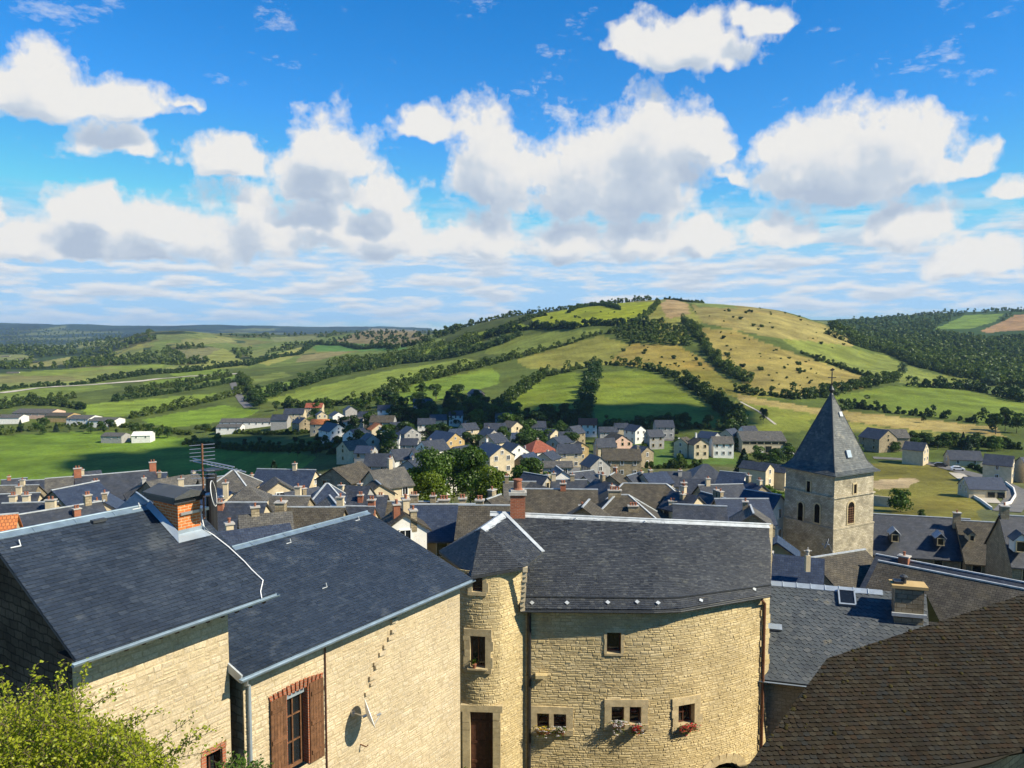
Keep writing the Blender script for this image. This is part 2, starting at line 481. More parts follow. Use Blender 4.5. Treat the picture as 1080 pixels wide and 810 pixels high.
class MB:
    def __init__(s):
        s.v, s.f, s.m = [], [], []

    def face(s, pts, m=0):
        i = len(s.v)
        s.v += [tuple(p) for p in pts]
        s.f.append(tuple(range(i, i + len(pts))))
        s.m.append(m)

    def solid(s, verts, faces, m=0):
        i = len(s.v)
        s.v += [tuple(p) for p in verts]
        for f in faces:
            s.f.append(tuple(i + k for k in f))
            s.m.append(m)

    def box(s, c, size, ax=None, m=0):
        ex, ey, ez = ax if ax else (V(1, 0, 0), V(0, 1, 0), V(0, 0, 1))
        c = V(*c)
        x, y, z = (q / 2 for q in size)
        vs = [c + ex * (sx * x) + ey * (sy * y) + ez * (sz * z) for sz in (-1, 1) for sy in (-1, 1) for sx in (-1, 1)]
        s.solid(vs, [(0, 2, 3, 1), (4, 5, 7, 6), (0, 1, 5, 4), (2, 6, 7, 3), (0, 4, 6, 2), (1, 3, 7, 5)], m)

    def extr(s, poly, vec, m=0):
        n = len(poly)
        a = [V(*p) for p in poly]
        vs = a + [p + vec for p in a]
        fs = [tuple(range(n - 1, -1, -1)), tuple(range(n, 2 * n))]
        fs += [(i, (i + 1) % n, n + (i + 1) % n, n + i) for i in range(n)]
        s.solid(vs, fs, m)

    def tube(s, path, r, n=8, m=0, r2=None):
        path = [V(*p) for p in path]
        rings = []
        for i, p in enumerate(path):
            d = (path[min(i + 1, len(path) - 1)] - path[max(i - 1, 0)]).normalized()
            a = d.cross(V(0, 0, 1))
            if a.length < 1e-3:
                a = V(1, 0, 0)
            a.normalize()
            b = d.cross(a)
            rr = r if r2 is None else r + (r2 - r) * i / (len(path) - 1)
            rings.append([p + (a * math.cos(q) + b * math.sin(q)) * rr for q in (2 * PI * k / n for k in range(n))])
        vs = [p for ring in rings for p in ring]
        fs = []
        for i in range(len(path) - 1):
            for k in range(n):
                fs.append((i * n + k, i * n + (k + 1) % n, (i + 1) * n + (k + 1) % n, (i + 1) * n + k))
        fs.append(tuple(range(n - 1, -1, -1)))
        fs.append(tuple((len(path) - 1) * n + k for k in range(n)))
        s.solid(vs, fs, m)

    def lathe(s, c, prof, n=12, m=0, ax=None):
        """prof: (radius, height) from bottom to top round axis ax[2]"""
        ex, ey, ez = ax if ax else (V(1, 0, 0), V(0, 1, 0), V(0, 0, 1))
        c = V(*c)
        vs, fs = [], []
        for r, h in prof:
            for k in range(n):
                q = 2 * PI * k / n
                vs.append(c + ez * h + (ex * math.cos(q) + ey * math.sin(q)) * max(r, .001))
        for i in range(len(prof) - 1):
            for k in range(n):
                fs.append((i * n + k, i * n + (k + 1) % n, (i + 1) * n + (k + 1) % n, (i + 1) * n + k))
        fs.append(tuple(range(n - 1, -1, -1)))
        fs.append(tuple((len(prof) - 1) * n + k for k in range(n)))
        s.solid(vs, fs, m)

    def build(s, name, mats, parent=None, smooth=False, fix=True):
        me = bpy.data.meshes.new(name)
        off = root_of(parent).location if parent else V(0, 0, 0)
        vs = np.array(s.v, dtype=float).reshape(-1, 3) - np.array(off)
        me.from_pydata(vs.tolist(), [], s.f)
        mats = mats if isinstance(mats, (list, tuple)) else [mats]
        for m in mats:
            me.materials.append(m)
        me.polygons.foreach_set('material_index', s.m)
        if fix:
            bm = bmesh.new()
            bm.from_mesh(me)
            bmesh.ops.recalc_face_normals(bm, faces=bm.faces)
            bm.to_mesh(me)
            bm.free()
        if smooth:
            me.polygons.foreach_set('use_smooth', [True] * len(me.polygons))
        me.update()
        metric_uv(me)
        o = bpy.data.objects.new(name, me)
        COL.objects.link(o)
        if parent:
            o.parent = parent
        return o


def np_mesh(name, verts, quads, mats, parent=None, tint=None, off=None):
    me = bpy.data.meshes.new(name)
    nv, nf = len(verts), len(quads)
    k = quads.shape[1]
    me.vertices.add(nv)
    me.vertices.foreach_set('co', np.asarray(verts, np.float32).ravel())
    me.loops.add(nf * k)
    me.loops.foreach_set('vertex_index', np.asarray(quads, np.int32).ravel())
    me.polygons.add(nf)
    me.polygons.foreach_set('loop_start', np.arange(nf, dtype=np.int32) * k)
    me.update(calc_edges=True)
    me.validate()
    if tint is not None:
        a = me.attributes.new('tint', 'FLOAT', 'POINT')
        a.data.foreach_set('value', np.asarray(tint, np.float32))
    for m in (mats if isinstance(mats, (list, tuple)) else [mats]):
        me.materials.append(m)
    o = bpy.data.objects.new(name, me)
    COL.objects.link(o)
    if parent:
        o.parent = parent
    return o


def tag(o, label=None, cat=None, group=None, kind=None):
    if label:
        o['label'] = label
    if cat:
        o['category'] = cat
    if group:
        o['group'] = group
    if kind:
        o['kind'] = kind
    return o


def thing(name, loc, label, cat, group=None):
    o = bpy.data.objects.new(name, None)
    o.empty_display_size = .2
    COL.objects.link(o)
    o.location = loc
    return tag(o, label, cat, group)


def copy_tree(o, parent=None):
    c = o.copy()
    COL.objects.link(c)
    if parent:
        c.parent = parent
    for ch in list(o.children):
        copy_tree(ch, c)
    return c


# ------------------------------------------------------------------ laid slates, laid stones
def clip2(poly, clip):
    out = poly
    n = len(clip)
    for i in range(n):
        ax, ay = clip[i]
        bx, by = clip[(i + 1) % n]
        inp, out = out, []
        if not inp:
            break
        side = lambda p: (bx - ax) * (p[1] - ay) - (by - ay) * (p[0] - ax)
        for j in range(len(inp)):
            p, q = inp[j], inp[(j + 1) % len(inp)]
            sp, sq = side(p), side(q)
            if sp >= 0:
                out.append(p)
            if (sp >= 0) != (sq >= 0):
                t = sp / (sp - sq)
                out.append((p[0] + (q[0] - p[0]) * t, p[1] + (q[1] - p[1]) * t))
    return out


def slates(mb, poly, w, h, lift=.012, jit=.004, scal=False, m=0, seed=1, lap=1.25, slant=0., diamond=False):
    """cover a convex planar polygon with overlapping slates, lowest row first"""
    r = random.Random(seed)
    poly = [V(*p) for p in poly]
    N = V(0, 0, 0)
    for i in range(len(poly)):
        N += poly[i].cross(poly[(i + 1) % len(poly)])
    N.normalize()
    if N.z < 0:
        N = -N
        poly = poly[::-1]
    u = V(0, 0, 1).cross(N).normalized()
    v = N.cross(u)
    o = poly[0]
    p2 = [((p - o).dot(u), (p - o).dot(v)) for p in poly]
    u0, u1 = min(p[0] for p in p2), max(p[0] for p in p2)
    v0, v1 = min(p[1] for p in p2), max(p[1] for p in p2)
    W3 = lambda a, b, d: o + u * a + v * b + N * d
    row, vv = 0, v0 - .02
    while vv < v1:
        x = u0 - w * (1.5 if row % 2 else 1) + r.uniform(-.02, .02)
        while x < u1 + w:
            ww = w * r.uniform(.9, 1.08)
            hh = h * lap
            dy = r.uniform(-1, 1) * h * .05 + slant * (x - u0)
            a0, b0 = x + .003, vv + dy
            if scal:
                k = h * .30
                sh = [(a0 + ww * .5 - .003, b0), (a0 + ww * .82, b0 + k * .28), (a0 + ww - .006, b0 + k), (a0 + ww - .006, b0 + hh), (a0, b0 + hh), (a0, b0 + k), (a0 + ww * .18, b0 + k * .28)]
            elif diamond:
                k = h * .42
                sh = [(a0 + ww * .5, b0 - k * .2), (a0 + ww, b0 + k), (a0 + ww, b0 + hh), (a0, b0 + hh), (a0, b0 + k)]
            else:
                sh = [(a0, b0), (a0 + ww - .006, b0), (a0 + ww - .006, b0 + hh), (a0, b0 + hh)]
            x += ww
            if max(p[0] for p in sh) < u0 or min(p[0] for p in sh) > u1:
                continue
            c = clip2(sh, p2)
            if len(c) < 3:
                continue
            l0 = lift * 1.6 + r.uniform(0, jit)
            tx = r.uniform(-jit, jit) * 1.2
            ht = lambda p: l0 * (1 - (p[1] - b0) / hh) + tx * ((p[0] - a0) / ww - .5) + .002
            i = len(mb.v)
            top = [W3(p[0], p[1], ht(p)) for p in c]
            mb.v += [tuple(p) for p in top]
            mb.f.append(tuple(range(i, i + len(c))))
            mb.m.append(m)
            # the exposed lower edge, down to the row below
            lows = [k for k in range(len(c)) if c[k][1] < b0 + hh * .45]
            j = len(mb.v)
            for k in range(len(c)):
                k2 = (k + 1) % len(c)
                if k in lows and k2 in lows:
                    q = len(mb.v)
                    mb.v += [tuple(W3(c[k][0], c[k][1], ht(c[k]) - lift * 1.5)), tuple(W3(c[k2][0], c[k2][1], ht(c[k2]) - lift * 1.5))]
                    mb.f.append((i + k, q, q + 1, i + k2))
                    mb.m.append(m)
        vv += h
        row += 1


def stones(mb, W, z0, z1, mapf, holes=(), ch=(.12, .22), cl=(.2, .5), proud=(.01, .035), jit=.012, m=0, mm=1, seed=1, step=.5, joint=.012):
    """rubble courses over a mortar backing; mapf(s, z, d) gives the wall surface, d outward; holes are (s0, s1, z0, z1)"""
    r = random.Random(seed)
    sb = sorted(set([0, W] + [k * step for k in range(1, int(W / step) + 1) if k * step < W] + [q for h in holes for q in h[:2] if 0 < q < W]))
    zb = sorted(set([z0, z1] + [q for h in holes for q in h[2:] if z0 < q < z1]))
    for i in range(len(sb) - 1):
        for j in range(len(zb) - 1):
            sm, zm = (sb[i] + sb[i + 1]) / 2, (zb[j] + zb[j + 1]) / 2
            if any(h[0] < sm < h[1] and h[2] < zm < h[3] for h in holes):
                continue
            mb.face([mapf(sb[i], zb[j], 0), mapf(sb[i + 1], zb[j], 0), mapf(sb[i + 1], zb[j + 1], 0), mapf(sb[i], zb[j + 1], 0)], mm)
    z = z0
    while z < z1 - .03:
        h = min(r.uniform(*ch), z1 - z)
        zm = z + h / 2
        free = [(0, W)]
        for hh in holes:
            if hh[2] - h * .3 < zm < hh[3] + h * .3:
                nf = []
                for a, b in free:
                    if hh[1] <= a or hh[0] >= b:
                        nf.append((a, b))
                    else:
                        if hh[0] > a:
                            nf.append((a, hh[0]))
                        if hh[1] < b:
                            nf.append((hh[1], b))
                free = nf
        for a, b in free:
            s = a
            while s < b - .02:
                l = r.uniform(*cl) * (1.6 if r.random() < .12 else 1) * (1.0 if h > sum(ch) / 2 else .85)
                if b - (s + l) < cl[0] * .6:
                    l = b - s
                split = h > ch[1] * .8 and r.random() < .25
                for part in ((0, .5), (.5, 1)) if split else ((0, 1),):
                    za, zb_ = z + h * part[0], z + h * part[1]
                    p = r.uniform(*proud)
                    j = lambda k=1.0: r.uniform(-jit, jit) * k
                    g = joint * r.uniform(.5, 1.3)
                    e = min(.03, h * .16)
                    o4 = [(s + g, za + g), (s + l - g, za + g), (s + l - g, zb_ - g), (s + g, zb_ - g)]
                    o4 = [(q[0] + j(), q[1] + j()) for q in o4]
                    i4 = [(q[0] + (e if k in (0, 3) else -e), q[1] + (e if k in (0, 1) else -e)) for k, q in enumerate(o4)]
                    vs = [mapf(q[0], q[1], -.004) for q in o4] + [mapf(q[0], q[1], p + j(.6)) for q in i4]
                    mb.solid(vs, [(4, 5, 6, 7), (0, 1, 5, 4), (1, 2, 6, 5), (2, 3, 7, 6), (3, 0, 4, 7)], m)
                s += l
        z += h

# ------------------------------------------------------------------ camera, sun, sky
cam = bpy.data.cameras.new('camera')
cam.sensor_width = 36
cam.lens = 36 * F / 1080
cam.clip_start = .1
cam.clip_end = 40000
camo = bpy.data.objects.new('camera', cam)
camo.rotation_euler = (PI / 2 - PITCH, 0, 0)
COL.objects.link(camo)
S.camera = camo
S.render.resolution_x, S.render.resolution_y = 1024, 768
S.view_settings.view_transform = 'Standard'
S.view_settings.look = 'None'
S.view_settings.exposure = .66
S.view_settings.gamma = 1
S.cycles.max_bounces = 6
S.cycles.diffuse_bounces = 3
S.cycles.transparent_max_bounces = 4
S.cycles.volume_bounces = 0
S.cycles.use_denoising = True
S.cycles.use_adaptive_sampling = True
S.cycles.adaptive_threshold = .015
S.cycles.adaptive_min_samples = 12

SUN_EL = math.radians(41)
sh = V(.925, -.38).normalized() if False else Vector((.925, -.38)).normalized()
SUN = V(sh.x * math.cos(SUN_EL), sh.y * math.cos(SUN_EL), math.sin(SUN_EL))
sl = bpy.data.lights.new('sun', 'SUN')
sl.energy = 5.0
sl.angle = math.radians(.53)
sl.color = (1, .90, .70)
so = bpy.data.objects.new('sun', sl)
so.rotation_euler = SUN.to_track_quat('Z', 'Y').to_euler()
so.location = SUN * 50
COL.objects.link(so)

w = bpy.data.worlds.new('World')
S.world = w
w.use_nodes = True
w.cycles.sampling_method = 'NONE'
wt = NT(w.node_tree)
bg = wt.n['Background']
sky = wt.node('ShaderNodeTexSky', sky_type='NISHITA')
sky.sun_disc = False
sky.sun_elevation = SUN_EL
sky.sun_rotation = math.atan2(SUN.x, SUN.y)
sky.altitude = 800
sky.air_density = 1.0
sky.dust_density = .15
sky.ozone_density = 1.6

# clouds: heaps in direction space (azimuth, elevation), each with a rounded top and a flat base
CLOUDS = [  # centre px, base py, half width px, height px
    (730, 58, 105, 66), (665, 48, 45, 45), (800, 26, 42, 38),
    (45, 112, 112, 76), (120, 116, 90, 52), (185, 112, 40, 26), (118, 160, 70, 46), (0, 105, 60, 60),
    (242, 172, 62, 50), (100, 232, 58, 70), (165, 246, 80, 56), (265, 258, 84, 86), (215, 254, 60, 60),
    (345, 176, 66, 80), (330, 204, 64, 50), (400, 214, 50, 44), (448, 138, 44, 42),
    (520, 194, 84, 104), (600, 204, 104, 116), (680, 200, 95, 136), (735, 164, 40, 60),
    (900, 190, 114, 108), (850, 188, 80, 70), (960, 186, 80, 64), (1018, 182, 45, 34), (765, 192, 50, 28),
    (410, 258, 78, 58), (500, 262, 64, 50), (590, 262, 80, 58), (680, 262, 74, 54), (745, 256, 46, 44), (825, 250, 50, 50), (350, 250, 55, 56),
    (955, 246, 76, 66), (1005, 282, 58, 44), (1060, 280, 60, 44), (1060, 208, 50, 34),
    (60, 268, 110, 44), (150, 272, 54, 28), (-10, 228, 30, 34),
]


def azel(px, py):
    d = ray(px, py)
    return math.atan2(d.x, d.y), math.atan2(d.z, math.hypot(d.x, d.y))


def cloud_group():
    g = bpy.data.node_groups.new('cumulus', 'ShaderNodeTree')
    g.interface.new_socket('P', in_out='INPUT', socket_type='NodeSocketVector')
    g.interface.new_socket('Density', in_out='OUTPUT', socket_type='NodeSocketFloat')
    g.interface.new_socket('Body', in_out='OUTPUT', socket_type='NodeSocketFloat')
    t = NT(g)
    gi, go = t.node('NodeGroupInput'), t.node('NodeGroupOutput')
    p0 = gi.outputs[0]
    # billows push the outline about
    nb = t.noise(p0, 13, 3, .60, 1, '2D')
    p = t.vmath('ADD', p0, t.vmath('MULTIPLY', t.vmath('SUBTRACT', nb, (.5, .5, .5)), (.075, .05, .05)))
    best = None
    for px, py, hw, hh in CLOUDS:
        a, e = azel(px, py)
        a2, _ = azel(px + hw, py)
        _, e2 = azel(px, py - hh)
        rx, ry = abs(a2 - a), abs(e2 - e)
        q = t.vmath('SUBTRACT', p, (a, e, e))
        q = t.vmath('MULTIPLY', q, (1 / rx, 1 / ry, -3.2 / ry))
        q = t.vmath('MAXIMUM', q, (-1e4, 0, 0))
        l = t.vmath('LENGTH', q)
        if best is None:
            best = l
        else:
            best = t.math('SMOOTH_MIN', best, l, .22)
    f = t.math('SUBTRACT', 1.0, best)
    f = t.math('MAXIMUM', f, -1.0)
    n1 = t.noise(p0, 20, 9, .63, 0, '2D')
    n2 = t.noise(p0, 7, 2, .55, 0, '2D')
    body = t.math('ADD', f, t.math('MULTIPLY', t.math('SUBTRACT', n2, .5), .5))
    f = t.math('ADD', body, t.math('MULTIPLY', t.math('SUBTRACT', n1, .5), 1.15))
    t.link(f, go.inputs[0])
    t.link(body, go.inputs[1])
    return g


cg = cloud_group()
gen = wt.node('ShaderNodeTexCoord').outputs['Generated']
sep = wt.node('ShaderNodeSeparateXYZ')
wt.link(gen, sep.inputs[0])
X_, Y_, Z_ = sep.outputs
az = wt.math('ARCTAN2', X_, Y_)
el = wt.math('ARCSINE', Z_)


def comb(a, b, c):
    n = wt.node('ShaderNodeCombineXYZ')
    for i, v in enumerate((a, b, c)):
        wt.val(n.inputs[i], v)
    return n.outputs[0]


pv = comb(az, el, el)


def dens(vec):
    n = wt.node('ShaderNodeGroup')
    n.node_tree = cg
    wt.link(vec, n.inputs[0])
    return n.outputs


d0, b0 = dens(pv)
d1, b1 = dens(wt.vmath('ADD', pv, (.012, .034, .034)))
alpha = wt.mapr(d0, .12, .42, 0, 1)
above = wt.mapr(b1, .12, .75, 0, 1)
thick = wt.mapr(d0, .17, .6, .1, 1)
shade = wt.math('MULTIPLY', above, thick)
# billows turned to the sun are brighter than the hollows between them
relief = wt.math('MULTIPLY', wt.math('SUBTRACT', d1, d0), .72)
shade = wt.math('ADD', wt.math('MULTIPLY', shade, .88), relief, clamp=True)
ccol = wt.ramp(shade, [(0, (1.0, .99, .965)), (.22, (.93, .94, .95)), (.5, (.70, .78, .88)), (1, (.54, .64, .79))])
# low layers seen edge-on towards the horizon, laid out on a level sheet
ln = wt.noise(comb(wt.math('MULTIPLY', az, 11), wt.math('MULTIPLY', el, 62), 0), 1.0, 5, .58, 0, '2D')
ln2 = wt.noise(comb(wt.math('MULTIPLY', az, 11), wt.math('ADD', wt.math('MULTIPLY', el, 62), .28), 0), 1.0, 3, .58, 0, '2D')
la = wt.mapr(ln, .41, .58, 0, 1)
lm = wt.math('MULTIPLY', wt.mapr(el, math.radians(5.8), math.radians(9), 1, 0), wt.mapr(el, 0, math.radians(2.0), .55, 1))
lowa = wt.math('MULTIPLY', wt.math('MULTIPLY', la, lm), .86)
lcol = wt.ramp(wt.mapr(ln2, .44, .66, 0, 1), [(0, (1, .99, .97)), (.45, (.90, .92, .95)), (1, (.68, .76, .87))])
# wisps
wn = wt.noise(comb(az, wt.math('MULTIPLY', el, 2.5), 0), 9, 6, .7, 0, '2D')
wa = wt.math('MULTIPLY', wt.mapr(wn, .60, .78, 0, .55), wt.mapr(el, math.radians(4), math.radians(9), 0, 1))

hs = wt.node('ShaderNodeHueSaturation')
hs.inputs['Saturation'].default_value = 1.45
hs.inputs['Value'].default_value = 1.0
wt.link(sky.outputs[0], hs.inputs['Color'])
SKY_STRENGTH = .112
skyc = wt.mix(1.0, hs.outputs[0], (SKY_STRENGTH,) * 3 + (1,), 'MULTIPLY')
skyc = wt.mix(1.0, skyc, (.66, .92, 1.05, 1), 'MULTIPLY')
skyc = wt.vmath('MINIMUM', skyc, (.25, .41, .58))
CB = .545
scale = lambda c: wt.mix(1.0, c, (CB, CB, CB, 1), 'MULTIPLY')
c = wt.mix(lowa, skyc, scale(lcol))
c = wt.mix(wa, c, scale(c4((.95, .96, .98))))
c = wt.mix(alpha, c, scale(ccol))
wt.link(c, bg.inputs['Color'])
bg.inputs['Strength'].default_value = 1.0

# ------------------------------------------------------------------ ground: one sheet, fields as its own tones
G_BASE = (.075, .10, .022)
FIELDS = [  # outline in photo positions projected on to the land, tone, name only for reading
    # far left plain
    ([(-260, 470), (60, 457), (117, 455), (200, 462), (260, 475), (340, 480), (300, 512), (-260, 514)], (.115, .185, .020)),
    ([(147, 443), (235, 427), (270, 433), (255, 443), (180, 451)], (.135, .21, .022)),
    ([(80, 428), (225, 415), (205, 425), (135, 436), (125, 441), (95, 437)], (.155, .22, .03)),
    ([(-260, 406), (140, 389), (150, 393), (60, 408), (-260, 416)], (.17, .20, .05)),
    ([(-260, 420), (110, 404), (125, 408), (20, 425)], (.14, .19, .035)),
    ([(20, 392), (172, 384), (172, 388), (95, 396), (20, 397)], (.16, .21, .035)),
    ([(175, 387), (260, 381), (262, 388), (175, 392)], (.17, .20, .05)),
    ([(150, 401), (240, 392), (255, 398), (150, 412)], (.13, .19, .03)),
    ([(-260, 398), (70, 396), (90, 402), (-260, 409)], (.16, .16, .055)),
    ([(118, 376), (150, 362), (152, 369), (128, 379)], (.21, .21, .045)),
    ([(155, 372), (165, 361), (176, 360), (170, 376)], (.12, .16, .035)),
    ([(180, 370), (225, 366), (245, 372), (205, 381)], (.15, .15, .06)),
    ([(155, 353), (225, 352), (230, 360), (165, 358)], (.12, .15, .045)),
    ([(220, 374), (236, 367), (250, 376), (240, 383), (215, 381)], (.19, .21, .05)),
    ([(255, 372), (300, 364), (270, 378)], (.15, .18, .05)),
    ([(60, 395), (118, 388), (130, 391), (75, 398)], (.17, .20, .05)),
    ([(128, 372), (150, 366), (156, 372), (132, 378)], (.16, .19, .05)),
    ([(190, 358), (240, 356), (250, 361), (195, 364)], (.18, .19, .06)),
    ([(205, 384), (250, 377), (258, 381), (212, 388)], (.20, .22, .05)),
    ([(285, 356), (330, 354), (340, 358), (290, 361)], (.15, .17, .06)),
    ([(180, 394), (232, 389), (240, 392), (186, 398)], (.14, .20, .03)),
    ([(-260, 378), (26, 374), (40, 379), (-260, 384)], (.15, .17, .06)),
    ([(40, 366), (70, 363), (78, 367), (44, 370)], (.13, .16, .06)),
    ([(30, 384), (75, 376), (70, 384), (35, 388)], (.19, .19, .06)),
    ([(80, 362), (125, 357), (120, 364), (85, 367)], (.18, .20, .06)),
    # middle
    ([(275, 423), (345, 405), (410, 391), (490, 378), (507, 381), (462, 393), (425, 403), (385, 417), (350, 427)], (.175, .225, .036)),
    ([(395, 421), (445, 403), (520, 387), (530, 404), (475, 419), (420, 430)], (.13, .195, .026)),
    ([(440, 371), (510, 355), (507, 362), (450, 373)], (.16, .22, .03)),
    ([(267, 380), (322, 365), (317, 374), (282, 386)], (.23, .24, .06)),
    ([(317, 375), (362, 370), (372, 371), (335, 380), (312, 382)], (.19, .17, .07)),
    ([(350, 361), (390, 346), (440, 348), (450, 357), (425, 364)], (.17, .14, .065)),
    ([(330, 366), (345, 361), (425, 365), (430, 369), (335, 371)], (.08, .17, .035)),
    ([(260, 412), (312, 401), (310, 406), (275, 417)], (.13, .19, .03)),
    ([(250, 400), (300, 392), (310, 396), (262, 405)], (.14, .18, .04)),
    ([(527, 426), (567, 399), (572, 394), (618, 393), (615, 430), (608, 445), (520, 436)], (.125, .17, .02)),
    ([(634, 392), (688, 392), (763, 440), (762, 452), (704, 448), (625, 445)], (.135, .175, .022)),
    ([(508, 367), (548, 355), (580, 350), (632, 348), (607, 361), (548, 373), (514, 374)], (.15, .185, .035)),
    ([(546, 379), (600, 362), (634, 354), (666, 363), (690, 366), (650, 385), (602, 390), (559, 390)], (.19, .19, .04)),
    ([(640, 384), (666, 363), (715, 363), (752, 386), (760, 396), (712, 392)], (.25, .20, .045)),
    ([(560, 334), (607, 324), (645, 320), (690, 318), (690, 330), (661, 340), (607, 345), (560, 346)], (.21, .245, .016)),
    ([(500, 352), (545, 340), (560, 346), (510, 356)], (.17, .22, .02)),
    ([(670, 338), (690, 318), (722, 318), (740, 338), (720, 362), (690, 360)], (.19, .19, .04)),
    ([(694, 322), (706, 315), (724, 320), (728, 331), (706, 336)], (.30, .22, .10)),
    ([(728, 321), (800, 321), (870, 343), (905, 362), (880, 372), (822, 357), (770, 347), (740, 340)], (.22, .19, .06)),
    ([(735, 345), (770, 347), (830, 370), (922, 401), (919, 408), (835, 420), (790, 408), (762, 385)], (.25, .205, .055)),
    ([(709, 393), (755, 392), (785, 408), (830, 419), (770, 418), (723, 403)], (.20, .19, .035)),
    ([(730, 319), (770, 319), (778, 325), (735, 324)], (.15, .19, .05)),
    # right
    ([(822, 357), (877, 362), (935, 376), (974, 392), (1019, 401), (1013, 406), (974, 408), (930, 400), (891, 390), (847, 373)], (.155, .185, .036)),
    ([(880, 419), (935, 408), (958, 406), (1016, 412), (1085, 425), (1085, 444), (1044, 447), (958, 437), (900, 427)], (.135, .185, .026)),
    ([(775, 416), (863, 430), (947, 440), (1047, 449), (1060, 461), (947, 451), (885, 443), (780, 425)], (.30, .24, .08)),
    ([(770, 422), (863, 437), (850, 455), (800, 460), (770, 445)], (.16, .185, .03)),
    ([(880, 443), (950, 452), (1030, 461), (1000, 466), (880, 455)], (.18, .18, .04)),
    ([(985, 347), (1019, 332), (1060, 331), (1047, 340), (1022, 347)], (.12, .185, .03)),
    ([(1033, 350), (1072, 332), (1090, 331), (1090, 347), (1041, 351)], (.26, .165, .075)),
    ([(915, 488), (960, 485), (1010, 495), (1050, 530), (1040, 552), (920, 548)], (.155, .145, .03)),
    ([(922, 506), (968, 504), (968, 514), (935, 517)], (.36, .28, .15)),
    ([(660, 468), (685, 463), (714, 466), (713, 490), (680, 490)], (.085, .15, .03)),
    ([(715, 476), (770, 476), (775, 490), (715, 490)], (.09, .16, .03)),
]


def uy_poly(pts):
    out = []
    for i in range(len(pts)):
        a, b = pts[i], pts[(i + 1) % len(pts)]
        for k in range(6):
            t = k / 6
            p = T(a[0] + (b[0] - a[0]) * t, a[1] + (b[1] - a[1]) * t, 150)
            out.append((p.x / p.y, math.log(p.y)))
    return out


def inside(u, ly, poly):
    r = np.zeros(u.shape, bool)
    n = len(poly)
    for i in range(n):
        x1, y1 = poly[i]
        x2, y2 = poly[(i + 1) % n]
        if y1 == y2:
            continue
        c = ((y1 > ly) != (y2 > ly)) & (u < (x2 - x1) * (ly - y1) / (y2 - y1) + x1)
        r ^= c
    return r


LY = np.log(YY)
colr = np.empty((NY, len(UG), 3))
colr[:] = G_BASE
# beyond the mapped fields: a patchwork of woods and meadows
pn = fbm(XX / 260, YY / 420, 11, 3)
far = (YY > 1000)
clump = fbm(XX / 170, YY / 330, 41, 3)
colr[far] = (.035, .058, .02)
colr[far & (pn > .50)] = (.15, .155, .045)
colr[far & (pn > .58)] = (.11, .145, .035)
colr[(YY > 3300) | ((YY > 2300) & (UU < -.50))] = (.022, .040, .030)  # far woods toned darker and bluer, adding haze in their colour
colr[(YY > 2300) & (YY < 6000) & (pn > .62)] = (.10, .12, .05)
wood = (YY > 1000) & (UU > .40)
colr[wood] = (.03, .058, .014)
colr[(YY > 900) & (clump > .55) & (UU < .1)] *= .5
town = (YY < 260)
colr[town] = (.10, .11, .045)
wob_u = (fbm(XX / 25, YY / 25, 21, 3) - .5) * 10 / np.maximum(YY, 50)
wob_l = (fbm(XX / 25, YY / 25, 22, 3) - .5) * 10 / np.maximum(YY, 50)
for pts, c_ in FIELDS:
    pl = uy_poly(pts)
    us, ls = [p[0] for p in pl], [p[1] for p in pl]
    i0, i1 = np.searchsorted(UG, min(us) - .02), np.searchsorted(UG, max(us) + .02)
    j0, j1 = np.searchsorted(LYG, min(ls) - .05), np.searchsorted(LYG, max(ls) + .05)
    if i1 <= i0 or j1 <= j0:
        continue
    sub = (slice(j0, j1), slice(i0, i1))
    mk = inside(UU[sub] + wob_u[sub], LY[sub] + wob_l[sub], pl)
    colr[sub][mk] = (c_[0] * .98, c_[1] * (.96 if c_[1] > c_[0] * 1.02 else .97), c_[2])
vv = fbm(XX / 60, YY / 60, 31, 4)
colr *= (.72 + .56 * vv)[..., None]

nU = len(UG)
gv = np.stack([XX, YY, ZG], -1).reshape(-1, 3)
jj, ii = np.meshgrid(np.arange(NY - 1), np.arange(nU - 1), indexing='ij')
a = (jj * nU + ii).ravel()
gq = np.stack([a, a + 1, a + 1 + nU, a + nU], 1)
mt, t, b = newmat('land')
att = t.node('ShaderNodeAttribute', attribute_name='tone')
tc = t.node('ShaderNodeTexCoord').outputs['Object']
n1 = t.noise(tc, .05, 6, .6)
n2 = t.noise(tc, .6, 4, .65)
cc = t.mix(1.0, att.outputs['Color'], t.mapr(n1, .3, .7, .62, 1.36), 'MULTIPLY')
cc = t.mix(t.mapr(t.noise(tc, .021, 6, .7), .52, .72, 0, .5), cc, t.mix(1.0, cc, (1.25, .92, .8, 1), 'MULTIPLY'))
cc = t.mix(1.0, cc, t.mapr(n2, .25, .75, .72, 1.28), 'MULTIPLY')
# faint drill rows
wv = t.node('ShaderNodeTexWave')
wv.inputs['Scale'].default_value = .07
wv.inputs['Distortion'].default_value = 3
wv.inputs['Detail'].default_value = 2
t.link(tc, wv.inputs['Vector'])
cc = t.mix(1.0, cc, t.mapr(wv.outputs['Fac'], 0, 1, .975, 1.02), 'MULTIPLY')
t.link(cc, b.inputs['Base Color'])
b.inputs['Roughness'].default_value = .95
b.inputs['Specular IOR Level'].default_value = .1
bp = t.node('ShaderNodeBump')
bp.inputs['Strength'].default_value = .6
bp.inputs['Distance'].default_value = .8
t.link(n2, bp.inputs['Height'])
t.link(bp.outputs[0], b.inputs['Normal'])
ground = np_mesh('ground', gv, gq, mt)
ca = ground.data.color_attributes.new('tone', 'FLOAT_COLOR', 'POINT')
ca.data.foreach_set('color', np.concatenate([colr.reshape(-1, 3), np.ones((NY * nU, 1))], 1).astype(np.float32).ravel())
